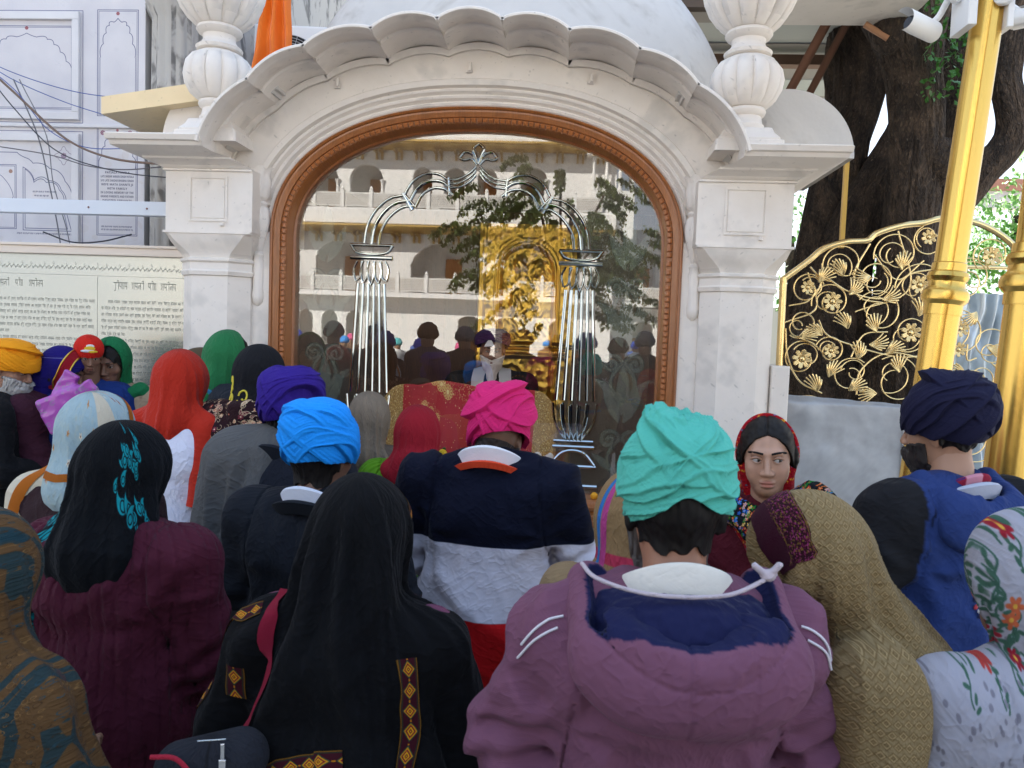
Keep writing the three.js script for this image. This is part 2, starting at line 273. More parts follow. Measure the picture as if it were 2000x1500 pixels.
const lobeB = s => [[s * .41, 2.665], [s * .49, 2.645], [s * .565, 2.58], [s * .615, 2.49], [s * .63, 2.395]];
const shift = (pts, s, d) => pts.map(([x, y]) => { const r = Math.hypot(x, y - 2.3); return [x * (1 - d / r), y - (y - 2.3) * d / r]; });
{
  const s = new THREE.Shape(), pts = archPath(-.094, 90, 1.02); s.moveTo(...pts[0]); pts.slice(1).forEach(p => s.lineTo(...p)); s.closePath();
  const g = new THREE.ShapeGeometry(s, 4); g.translate(0, 0, -.075);
  const pane = mesh('glass_pane', boxUV(g), M.glass, shrine);
  // acid-etched field round the clear centre
  const h = new THREE.Path(); const inner = []; for (const q of [-1, 1]) { const l = [...shift(ogee(q), q, .05), ...shift(lobeA(q), q, .05), ...shift(lobeB(q), q, .05), [q * .565, 2.3], [q * .50, 2.1], [q * .47, 1.05]]; inner.push(q < 0 ? l.reverse() : l); }
  const poly = [...inner[0], ...inner[1]]; h.moveTo(...poly[0]); poly.slice(1).forEach(p => h.lineTo(...p)); h.closePath();
  const e = new THREE.Shape(), p2 = archPath(-.096, 90, 1.03); e.moveTo(...p2[0]); p2.slice(1).forEach(p => e.lineTo(...p)); e.closePath(); e.holes.push(h);
  const ge = new THREE.ShapeGeometry(e, 4); ge.translate(0, 0, -.081); { const p = ge.attributes.position, uv = ge.attributes.uv; for (let i = 0; i < p.count; i++) uv.setXY(i, (p.getX(i) + 1) / 2, (p.getY(i) - 1) / 2.1); }
  const etchDraw = (c, W, H, mask) => {
    c.fillStyle = mask ? '#505050' : '#8a867a'; c.fillRect(0, 0, W, H);
    for (let i = 0; i < 26000; i++) { const v = mask ? 60 + rnd() * 50 : 115 + rnd() * 40; c.fillStyle = `rgba(${v},${v},${v * (mask ? 1 : .93)},.35)`; c.fillRect(rnd() * W, rnd() * H, 1 + rnd() * 2, 2 + rnd() * 7); }
    const X = x => (x + 1) / 2 * W, Y = y => H - (y - 1) / 2.1 * H;
    const motif = (cx, q) => { // climbing scroll with leaves
      c.lineCap = 'round';
      const scroll = (x, y, r, dir, turns) => { c.beginPath(); for (let t = 0; t <= 40; t++) { const a = t / 40 * turns * 2 * Math.PI, R = r * (1 - t / 46); const px = X(x + dir * (r - R * Math.cos(a))), py = Y(y + R * Math.sin(a)); t ? c.lineTo(px, py) : c.moveTo(px, py); } c.stroke(); };
      const leaf = (x, y, a, l) => { c.save(); c.translate(X(x), Y(y)); c.rotate(-a); c.beginPath(); c.moveTo(0, 0); c.quadraticCurveTo(l * 400, -l * 220, l * 1000, 0); c.quadraticCurveTo(l * 400, l * 260, 0, 0); c.fill(); c.stroke(); c.restore(); };
      for (const [col, lw] of mask ? [['#a4a4a4', 13], ['#7c7c7c', 5]] : [['#5d6558', 13], ['#9aa79a', 6]]) {
        c.strokeStyle = col; c.lineWidth = lw; c.fillStyle = col;
        for (let k = 0; k < 3; k++) { const y = 1.35 + k * .42; c.lineWidth = lw; for (const d of [-1, 1]) { scroll(cx + d * .008, y, .055, d, 1.5); c.beginPath(); c.moveTo(X(cx), Y(y - .22)); c.quadraticCurveTo(X(cx + d * .13), Y(y - .12), X(cx + d * .01), Y(y)); c.stroke(); c.lineWidth = lw * .35; leaf(cx + d * .012, y + .10, Math.PI / 2 - d * .45, .11); leaf(cx + d * .03, y - .18, Math.PI / 2 - d * .9, .08); c.lineWidth = lw; } c.lineWidth = lw * .4; leaf(cx, y + .14, Math.PI / 2, .14); }
      }
    };
    motif(-.845, -1); motif(.845, 1);
  };
  const sv = seed; const etchCol = canvasTex(1024, 1080, (c, W, H) => etchDraw(c, W, H, false)); seed = sv; const etchA = canvasTex(1024, 1080, (c, W, H) => etchDraw(c, W, H, true), false);
  mesh('etched_field', ge, phy([.62, .60, .54], .55, { map: etchCol, alphaMap: etchA, transparent: true, side: THREE.DoubleSide }), pane);
  const Z = -.073, add = (pts, w = .011, hh = .012) => mesh('bevel_strip', ridge(pts, Z, w, hh), M.crystal, pane);
  for (const q of [-1, 1]) {
    for (const d of [0, .042, .085]) { add(shift(lobeB(q), q, d), d === .042 ? .010 : .008); }
    for (const d of [0, .045, .09]) { add(shift(lobeA(q), q, d), d === .045 ? .010 : .008); }
    for (const d of [0, .022, .045]) add(shift(ogee(q), q, d).map(([x, y], i) => [x, y - (i ? 0 : 0)]), .007);
    add([[q * .165, 2.765], [q * .158, 2.67]], .010); add([[q * .415, 2.675], [q * .362, 2.585]], .012); add([[q * .402, 2.665], [q * .34, 2.60]], .008);
    add([[q * .008, 2.85], [q * .03, 2.895], [q * .075, 2.91], [q * .105, 2.88]], .009); add([[q * .008, 2.84], [q * .04, 2.87], [q * .08, 2.865], [q * .104, 2.875]], .007); add([[0, 2.845], [q * .018, 2.90], [q * .03, 2.93], [0, 2.955]], .008);
    // column
    const cx = q * OX, w = .12;
    add([[cx - w, 2.385], [cx + w, 2.385]], .009); add([[cx - w, 2.385], [cx - w * .72, 2.345], [cx + w * .72, 2.345], [cx + w, 2.385]].map(p => p), .008); add([[cx - w, 2.315], [cx + w, 2.315]], .012, .014);
    for (let k = -2; k <= 2; k++) { const x = cx + k * .040, t = cx + k * .034; add([[t - .012, 2.295], [x - .020, 2.25], [x - .014, 2.20], [x + k * .004, 2.16 + Math.abs(k) * .012]], .006); add([[t + .012, 2.295], [x + .020, 2.25], [x + .014, 2.20], [x + k * .004, 2.16 + Math.abs(k) * .012]], .006); }
    for (let k = -2.5; k <= 2.5; k += 1) add([[cx + k * .030, 2.17], [cx + k * .042, 1.56]], .0095, .011);
    for (let k = -2; k <= 2; k++) { const x = cx + k * .043; add([[x - .028 + k * .004, 1.53 + Math.abs(k) * .008], [x - .026, 1.46], [x - .02 - k * .008, 1.40], [cx + k * .02, 1.34]], .007); add([[x + .028 + k * .004, 1.53 + Math.abs(k) * .008], [x + .026, 1.46], [x + .02 - k * .008, 1.40], [cx + k * .02, 1.34]], .007); }
    add([[cx - .11, 1.332], [cx + .11, 1.332]], .009); add([[cx - .115, 1.30], [cx + .115, 1.30]], .011); add([[cx - .12, 1.20], [cx - .06, 1.265], [cx, 1.28], [cx + .06, 1.265], [cx + .12, 1.20]], .010); add([[cx - .13, 1.19], [cx + .13, 1.19]], .012); add([[cx - .14, 1.08], [cx + .14, 1.08]], .012);
  }
}
// ---------------------------------------------------------------- inside the shrine
{
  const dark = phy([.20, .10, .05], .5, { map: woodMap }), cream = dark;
  mesh('inner_wall', merge([bx(-1.25, 1.25, 0, 3.05, -2.62, -2.55), bx(-1.25, -1.235, 0, 3.05, -2.55, -.22), bx(1.235, 1.25, 0, 3.05, -2.55, -.22)]), dark, shrine);
  mesh('inner_ceiling', bx(-1.24, 1.24, 2.985, 3.03, -2.56, -.2), cream, shrine);
  mesh('inner_floor', bx(-1.235, 1.235, .72, .78, -2.55, -.12), std([.30, .24, .2], .7), shrine);
}
for (const q of [-1, 1]) { // upright tube lamps in the front corners of the room, behind the jambs
  const t = thing('tube_lamp', q < 0 ? 'upright white tube lamp inside the window jamb beside the women' : 'upright white tube lamp inside the window jamb beside the fence', 'lamp', [q * 1.175, 1.25, -.27], 0, 'tube lamps inside the window jambs');
  mesh('housing', bx(q > 0 ? .02 : -.055, q > 0 ? .055 : -.02, -.03, 1.43, -.03, .03, .008), M.white, t); mesh('tube', lathe([[.004, 0], [.017, .004], [.017, 1.396], [.004, 1.40]], 16), std([.9, .88, .8], .5, { emissive: new THREE.Color(1, .9, .72), emissiveIntensity: .6 }), t);
  const l = new THREE.RectAreaLight(new THREE.Color(1, .92, .78), 5.2, .05, 1.4); l.position.set(q * 1.150, 1.95, -.275); l.lookAt(q * .1, 1.6, -.75); scene.add(l);
}
{ // gilded throne screen with embossed figures
  const t = thing('gilded_screen', 'gilded arched screen embossed with scrolls, behind the bearded reader', 'gold screen', [.20, .78, -1.72]);
  const W = .74, n = 110, m = 150, H = 1.98, pos = [], idx = [];
  const hgt = (u, v) => { // u -1..1, v metres above the floor of the room
    let h = 0; const yc = 1.62, r = Math.hypot(u * .37, Math.max(0, v - yc)), ra = v > yc ? r : Math.abs(u * .37);
    h += .018 * sstep(.012, 0, Math.abs(ra - .215)) + .012 * sstep(.01, 0, Math.abs(ra - .245)) + .03 * sstep(.19, .2, ra);
    if (ra < .205 && v > 1.1) { const a = u * .37, f = (cx, cy, sx, sy, k) => k * Math.exp(-(((a - cx) / sx) ** 2 + ((v - cy) / sy) ** 2) * 1.2);
      h += f(-.06, 1.66, .045, .07, .03) + f(.08, 1.64, .05, .06, .026) + f(0, 1.46, .09, .1, .022) + f(.03, 1.27, .07, .10, .034) + f(-.1, 1.4, .03, .1, .02) + .03 * Math.max(0, fbm(a * 26, v * 26, 3, 3)) + .008 * Math.sin((a * 1.3 + v) * 90) * sstep(-.1, .3, N3(a * 9, v * 9, 1)); }
    else if (ra > .26 || v < 1.1) h += .010 * Math.abs(Math.sin(u * .31 * 85)) * (Math.abs(u) > .86 ? 1 : .2) + .024 * Math.max(0, fbm(u * 7, v * 24, 8, 3));
    if (v < 1.08) h += .04 * (Math.abs(v - 1.06) < .02 ? 1 : 0) + .03 * (Math.abs(v - .98) < .015 ? 1 : 0) + .02 * sstep(.9, .3, v);
    return h; };
  for (let j = 0; j <= m; j++) for (let i = 0; i <= n; i++) { const u = i / n * 2 - 1, v = j / m * H; pos.push(u * W / 2, v, hgt(u, v)); }
  for (let j = 0; j < m; j++) for (let i = 0; i < n; i++) { const a = j * (n + 1) + i; idx.push(a, a + 1, a + n + 2, a, a + n + 2, a + n + 1); }
  const g = new THREE.BufferGeometry(); g.setAttribute('position', new THREE.BufferAttribute(new Float32Array(pos), 3)); g.setIndex(idx); g.computeVertexNormals(); mesh('embossed_panel', boxUV(g), M.gold, t);
  mesh('back_board', bx(-W / 2, W / 2, 0, H, -.06, -.004), M.gold, t);
  for (const s of [-1, 1]) mesh('column', lathe([[.03, 0], [.04, .05], [.03, .1], [.035, .9], [.045, .95], [.03, 1.0], [.026, 1.62], [.04, 1.68], [.03, 1.7], [.01, 1.72]], 20).translate(s * (W / 2 - .02), 0, .03), M.gold, t);
}
{ // draped book on its stand
  const t = thing('draped_book', 'raised book stand under a red gold-spangled cloth with gold borders', 'draped book', [-.06, .78, -.62]);
  const cloth = canvasTex(1024, 700, (c, W, H) => {
    c.fillStyle = '#b00f1f'; c.fillRect(0, 0, W, H);
    const glit = (x0, x1, n) => { for (let i = 0; i < n; i++) { const q = rnd(); c.fillStyle = q < .5 ? '#c9a45c' : q < .8 ? '#8a6a2c' : '#efdca0'; c.fillRect(lerp(x0, x1, rnd()), rnd() * H, 1 + rnd() * 4, 1 + rnd() * 4); } };
    c.fillStyle = '#a5834a'; c.fillRect(0, 0, W * .13, H); c.fillRect(W * .87, 0, W * .13, H); glit(0, W * .13, 5200); glit(W * .87, W, 5200);
    c.fillStyle = '#b8924f'; c.fillRect(W * .13, H * .91, W * .74, H * .09); glit(W * .13, W * .87, 120);
    for (let i = 0; i < 900; i++) { c.fillStyle = rnd() < .6 ? '#d9b566' : '#f3e2a8'; const x = lerp(W * .14, W * .86, rnd()), y = rnd() * H, r = .8 + rnd() * 1.6; c.beginPath(); c.arc(x, y, r, 0, 7); c.fill(); }
    const ros = (x, y, r) => { c.strokeStyle = '#d8b768'; for (let k = 0; k < 12; k++) { const a = k / 12 * 6.283; c.lineWidth = r * .12; c.beginPath(); c.arc(x + Math.cos(a) * r * .62, y + Math.sin(a) * r * .62, r * .22, 0, 7); c.stroke(); } c.fillStyle = '#e8d290'; c.beginPath(); c.arc(x, y, r * .3, 0, 7); c.fill(); for (let k = 0; k < 40; k++) { const a = rnd() * 6.283, q = r * (1 + .35 * rnd()); c.fillStyle = '#c79f52'; c.fillRect(x + Math.cos(a) * q, y + Math.sin(a) * q, 2, 2); } };
    for (let i = 0; i < 26; i++) ros(W * lerp(.17, .83, (i * .618) % 1), H * (((i * .37) % 1) * .85 + .05), 12 + (i % 4) * 6);
    for (let i = 0; i < 1500; i++) { const a = rnd() * 6.283, q = Math.sqrt(rnd()) * .2; c.fillStyle = rnd() < .7 ? '#c79f52' : '#efdca0'; c.fillRect(W * (.46 + Math.cos(a) * q * .9), H * (.32 + Math.sin(a) * q * 1.3), 3, 3); } ros(W * .45, H * .2, 44); ros(W * .5, H * .45, 34);
  });
  const n = 120, m = 70, pos = [], uv = [], idx = [];
  for (let j = 0; j <= m; j++) for (let i = 0; i <= n; i++) {
    const u = i / n * 2 - 1, v = j / m; // v 0 front hem .. 1 back
    const top = .795 + .03 * Math.exp(-((u + .3) ** 2) / .1) + .025 * N3(u * 3, v * 3, 2);
    const fr = sstep(.0, .52, v); let y = lerp(.22, top, Math.min(1, v / .5)), z = lerp(.30, .16, fr) - Math.max(0, v - .5) * .9; if (v > .5) y = top - (v - .5) * .12;
    y -= .10 * Math.pow(Math.max(0, Math.abs(u) - .78) / .22, 2) * 1.2; const fold = .014 * Math.sin(u * 16 + 2 * N3(u * 2, v * 2, 5)) * (1 - v) * (v < .5 ? 1 : .3) + .012 * N3(u * 5, v * 5, 9);
    pos.push(u * .545 + .008 * N3(v * 4, u, 3), y + fold * .3, z + fold); uv.push(i / n, v * 1.0);
  }
  for (let j = 0; j < m; j++) for (let i = 0; i < n; i++) { const a = j * (n + 1) + i; idx.push(a, a + 1, a + n + 2, a, a + n + 2, a + n + 1); }
  const g = new THREE.BufferGeometry(); g.setAttribute('position', new THREE.BufferAttribute(new Float32Array(pos), 3)); g.setAttribute('uv', new THREE.BufferAttribute(new Float32Array(uv), 2)); g.setIndex(idx); g.computeVertexNormals();
  mesh('spangled_cloth', g, phy([.95, .95, .95], .6, { map: cloth, side: THREE.DoubleSide, bumpMap: cloth, bumpScale: .002 }), t);
  // tan under-cloth rising behind
  const p2 = [], i2 = []; for (let j = 0; j <= 20; j++) for (let i = 0; i <= 60; i++) { const u = i / 60, v = j / 20; p2.push(-.42 + u * .62, .72 + .10 * Math.sin(Math.PI * Math.pow(u, .55)) * (1 - .3 * v) + .012 * N3(u * 6, v * 4, 1) - .18 * v * v, .12 - v * .3 + .02 * N3(u * 5, v * 3, 7)); }
  for (let j = 0; j < 20; j++) for (let i = 0; i < 60; i++) { const a = j * 61 + i; i2.push(a, a + 1, a + 62, a, a + 62, a + 61); }
  const g2 = new THREE.BufferGeometry(); g2.setAttribute('position', new THREE.BufferAttribute(new Float32Array(p2), 3)); g2.setIndex(i2); g2.computeVertexNormals(); mesh('tan_cloth', boxUV(g2), std([.50, .34, .17], .85, { side: THREE.DoubleSide }), t);
  mesh('stand', merge([bx(-.46, .46, 0, .56, -.2, .14, .01), bx(-.5, .5, .0, .12, -.25, .2, .01)]), M.gold, t);
}
{ // flowers in front of the book, marigolds on the sill
  const petal = (n, r, h) => { const gs = []; for (let k = 0; k < n; k++) { const g = new THREE.SphereGeometry(r * .42, 7, 5); g.scale(1, .5, .35); const a = k * 2.4, q = Math.sqrt(k / n); g.rotateX(-.6); g.translate(0, h * (1 - q * q), r * .75 * q); g.rotateY(a); gs.push(g); } return merge(gs); };
  const mari = petal(30, .024, .02), rose = petal(24, .03, .028), mats = [phy([.85, .22, .01], .7), phy([.62, .05, .01], .7), phy([.9, .42, .02], .7)];
  for (let i = 0; i < 22; i++) { const x = -.78 + i * .074 + rr(-.02, .02); const o = tag(mesh('marigold', mari, mats[i % 3]), i % 3 === 1 ? 'dark red marigold head lying on the carved window sill' : i % 3 ? 'yellow orange marigold head lying on the carved window sill' : 'orange marigold head lying on the carved window sill', 'marigold', 'marigolds along the window sill'); o.position.set(x, 1.045, .012 + rr(-.02, .02)); o.rotation.set(rr(.5, 1.2), rr(0, 6), 0); }
  const wh = phy([.8, .8, .75], .7), ye = phy([.85, .6, .03], .7), pu = phy([.2, .02, .08], .7);
  const bq = (x, y, z, cols, lab) => { const t = thing('flower_bunch', lab, 'flowers', [x, y, z]); const lf = new THREE.SphereGeometry(.03, 6, 4); lf.scale(1, .25, .5); const ls = []; for (let k = 0; k < 40; k++) { const l = lf.clone(); l.rotateZ(rr(-1, 1)); l.rotateY(rr(0, 6)); l.translate(rr(-.1, .1), rr(0, .13), rr(-.06, .06)); ls.push(l); } mesh('foliage', merge(ls), std([.04, .12, .03], .6), t); mesh('vase', lathe([[.05, -.25], [.07, -.22], [.05, -.1], [.065, 0], [.04, 0]], 16), M.brass, t); for (let k = 0; k < 7; k++) { const o = mesh('blossom', rose, cols[k % cols.length], t); o.position.set(rr(-.1, .1), rr(.06, .16), rr(-.03, .07)); o.rotation.set(rr(.2, 1.2), rr(0, 6), 0); } };
  bq(.44, 1.06, -.22, [wh], 'bunch of white flowers behind the glass, beside the cut-glass column'); bq(-.25, 1.12, -.22, [ye, ye, pu], 'bunch of yellow and purple flowers below the red cloth');
}
// ---------------------------------------------------------------- marble building on the left
const marbleTex = (c, W, H, base = [226, 222, 222]) => { c.fillStyle = `rgb(${base})`; c.fillRect(0, 0, W, H); for (let i = 0; i < 500; i++) { const x = rnd() * W, y = rnd() * H, r = 20 + rnd() * 120; const g = c.createRadialGradient(x, y, 0, x, y, r); const v = rnd() < .5 ? '236,232,230' : '205,202,206'; g.addColorStop(0, `rgba(${v},.22)`); g.addColorStop(1, `rgba(${v},0)`); c.fillStyle = g; c.fillRect(x - r, y - r, 2 * r, 2 * r); } for (let i = 0; i < 90; i++) { c.strokeStyle = `rgba(150,145,155,${.05 + rnd() * .1})`; c.lineWidth = .6 + rnd() * 1.5; c.beginPath(); let x = rnd() * W, y = rnd() * H; c.moveTo(x, y); for (let k = 0; k < 8; k++) { x += rr(-30, 60); y += rr(-40, 40); c.lineTo(x, y); } c.stroke(); } };
const hall = thing('marble_hall', 'tall white marble building with thin blue inlay lines and engraved tablets', 'building');
{
  const inlay = canvasTex(1347, 1960, (c, W, H) => {
    marbleTex(c, W, H); c.save(); c.scale(3.5, 3.5); c.translate(100, 60);
    // beige weather marks
    for (let i = 0; i < 70; i++) { c.fillStyle = `rgba(190,170,140,${.04 + rnd() * .09})`; c.beginPath(); c.ellipse(rr(-100, 285), rr(240, 480), rr(2, 12), rr(2, 9), rnd() * 3, 0, 7); c.fill(); }
    const ink = '#4c5078', ln = (w = .9) => { c.strokeStyle = ink; c.lineWidth = w * 1.35; };
    const rect = (x0, y0, x1, y1, dbl) => { ln(.9); c.strokeRect(x0, y0, x1 - x0, y1 - y0); if (dbl) { ln(.6); c.strokeRect(x0 + 2.6, y0 + 2.6, x1 - x0 - 5.2, y1 - y0 - 5.2); } };
    const cusped = (cx, top, hw, ht, lobes, w) => { ln(w); c.beginPath(); const side = s => { let x = cx, y = top; c.moveTo(x, y); c.quadraticCurveTo(cx + s * hw * .1, top + ht * .07, cx + s * hw * .22, top + ht * .1); const P = []; for (let k = 0; k <= lobes; k++) { const t = .22 + .78 * k / lobes; P.push([cx + s * hw * Math.pow(t, .8), top + ht * (.1 + .9 * Math.pow((t - .22) / .78, 1.7))]); } for (let k = 1; k < P.length; k++) { const a = P[k - 1], b = P[k]; c.quadraticCurveTo((a[0] + b[0]) / 2 + s * 6, (a[1] + b[1]) / 2 - 7, b[0], b[1]); } }; side(-1); side(1); c.stroke(); };
    const flower = (x, y, r, col) => { c.strokeStyle = col; c.lineWidth = .8; for (let k = 0; k < 8; k++) { const a = k * Math.PI / 4; c.beginPath(); c.moveTo(x, y); c.lineTo(x + Math.cos(a) * r, y + Math.sin(a) * r); c.stroke(); c.beginPath(); c.arc(x + Math.cos(a) * r * .7, y + Math.sin(a) * r * .7, r * .22, 0, 7); c.stroke(); } };
    rect(191, 20, 271, 226, true); cusped(231, 36, 34, 76, 4, .9); ln(.7); c.beginPath(); c.moveTo(196, 112); c.lineTo(196, 222); c.moveTo(266, 112); c.lineTo(266, 222); c.stroke(); flower(231, 27, 3.5, '#a0525a');
    rect(-99, 22, 162, 241, false); rect(-60, 52, 142, 214, true); cusped(50, 66, 90, 76, 5, .9); flower(50, 56, 3.5, '#a0525a');
    rect(191, 245, 271, 462, true); cusped(231, 259, 36, 70, 4, .9); flower(202, 259, 5, '#8a5068'); flower(256, 259, 5, '#8a5068'); flower(231, 254, 2.5, '#a0525a');
    rect(-99, 258, 162, 500, false); ln(1); c.beginPath(); c.moveTo(-99, 301); c.lineTo(30, 301); c.quadraticCurveTo(36, 308, 52, 313); c.quadraticCurveTo(60, 318, 62, 322); c.quadraticCurveTo(84, 319, 96, 332); c.quadraticCurveTo(120, 334, 127, 357); c.quadraticCurveTo(143, 372, 142, 400); c.quadraticCurveTo(139, 408, 146, 425); c.lineTo(140, 458); c.stroke();
    rect(-60, 326, 28, 454, true); flower(17, 339, 4, '#a5765e'); ln(.8); c.beginPath(); c.moveTo(-60, 332); c.quadraticCurveTo(-10, 340, 0, 350); c.quadraticCurveTo(20, 370, 22, 390); c.quadraticCurveTo(14, 402, 25, 410); c.lineTo(25, 450); c.stroke();
    for (const d of [0, 4]) { ln(.9); c.beginPath(); c.moveTo(42 + d, 456 - d); c.lineTo(42 + d, 330 + d); c.quadraticCurveTo(62, 340 + d, 64, 356 + d); c.quadraticCurveTo(80, 342 + d, 93 - d, 356 + d); c.quadraticCurveTo(114 - d, 356, 119 - d, 374); c.quadraticCurveTo(134 - d, 388, 126 - d, 406); c.lineTo(140 - d * 2, 456 - d); c.closePath(); c.stroke(); }
    c.save(); c.translate(124, 306); for (const [col, q] of [['#7d6a7e', 1]]) { c.strokeStyle = col; c.lineWidth = .8; c.beginPath(); for (let k = 0; k <= 64; k++) { const a = k / 64 * 6.283, r = 14 + 3 * Math.cos(a * 4) + 1.4 * Math.cos(a * 8); k ? c.lineTo(Math.cos(a) * r, Math.sin(a) * r) : c.moveTo(r, 0); } c.stroke(); flower(0, 0, 6, '#85607a'); } c.restore();
    c.fillStyle = '#3c3e56'; c.textAlign = 'center';
    const T = ['PATIALA FAMILY', 'LATE SARDAR NARAIN SINGH PATIALA', 'S/O LATE SARDAR BHABHA SINGH', 'WIFE MATA SHANTI JI', 'WITH FAMILY', 'IN LOVING MEMORY OF THE', 'GRAND PARENTS AND FATHER', 'DEVOTED SERVANTS', 'SARDAR HARDEV SINGH PATIALA', 'SARDAR HARA SINGH PATIALA', 'SARDAR TARU SINGH PATIALA'];
    T.forEach((s, i) => { c.font = `bold ${6.2}px sans-serif`; const w = c.measureText(s).width; c.save(); c.translate(231, 339 + i * 7.9); c.scale(Math.min(1, 66 / w), 1); c.fillText(s, 0, 0); c.restore(); });
    c.strokeStyle = '#55566e'; c.lineWidth = .6; // indistinct engraved script
    const scrib = (x0, x1, y) => { let x = x0; while (x < x1) { const w = rr(2, 6); c.beginPath(); c.moveTo(x, y - 2.6); c.lineTo(x + w, y - 2.6); for (let q = x; q < x + w; q += 1.3) { c.moveTo(q, y - 2.6); c.lineTo(q + rr(-.8, .8), y + rr(-.4, .6)); } c.stroke(); x += w + rr(.8, 2); } };
    scrib(62, 104, 380); scrib(65, 96, 388); for (const y of [398, 405, 412, 420]) scrib(48, 120, y); scrib(30, 142, 464); for (const y of [446, 452]) scrib(200, 262, y);
    c.restore();
  });
  const g = new THREE.PlaneGeometry(1.35, 1.87); g.translate(-3.005, 3.291, -.795);
  const mm = phy([.80, .80, .82], .35, { map: inlay });
  mesh('inlaid_panel', g, mm, hall);
  const mar = noiseTex(256, (u, v) => { const n = tile(u, v, 3, 5), q = .94 + .08 * n; return [q, q * .995, q]; }, true);
  const plain = phy([.74, .73, .73], .4, { map: mar });
  mesh('wall', merge([bx(-22, -2.33, 0, 15, -9, -.80)]), plain, hall);
  // carved panel mouldings standing proud of the face
  const fr = (x0, x1, y0, y1, w, z) => merge([bx(x0, x1, y1 - w, y1, -.80, z, .004), bx(x0, x1, y0, y0 + w, -.80, z, .004), bx(x0, x0 + w, y0 + w, y1 - w, -.80, z, .004), bx(x1 - w, x1, y0 + w, y1 - w, -.80, z, .004)]);
  const X = px => -2.33 + (px - 285) * .003506, Y = py => 4.226 - (py + 60) * .003339;
  mesh('panel_moulding', fr(X(-99), X(158), Y(236), Y(26), .05, -.77), plain, hall); mesh('panel_moulding', fr(X(-99), X(158), Y(500), Y(264), .05, -.77), plain, hall);
  mesh('string_course', bx(-6, -2.36, Y(251), Y(243), -.80, -.775, .006), plain, hall);
  // fluted corner column, weathered below
  const st = noiseTex(512, (u, v) => { const n = tile(u, v, 6, 5), d = sstep(.0, .35, n + .3 * tile(u, v, 25, 3)); const q = .86 - .32 * d; return [q, q * .985, q * .96]; }, true); st.repeat.set(1.2, .7);
  const wea = std([.66, .645, .63], .8, { map: st, bumpMap: grain, bumpScale: .004 });
  mesh('corner_column', fluted([[.15, 0], [.15, 2.95], [.17, 2.98], [.17, 3.02], [.15, 3.05], [.145, 3.9], [.17, 3.94], [.19, 4.0], [.15, 4.06], [.15, 15]], 96, (a, i, r, y) => [r * (1 - .10 * Math.pow(Math.abs(Math.cos(a * 6)), 3)), y]).translate(-2.16, 0, -.86), wea, hall);
  mesh('corner_pier', bx(-2.33, -1.9, 0, 15, -9, -.98), wea, hall);
}
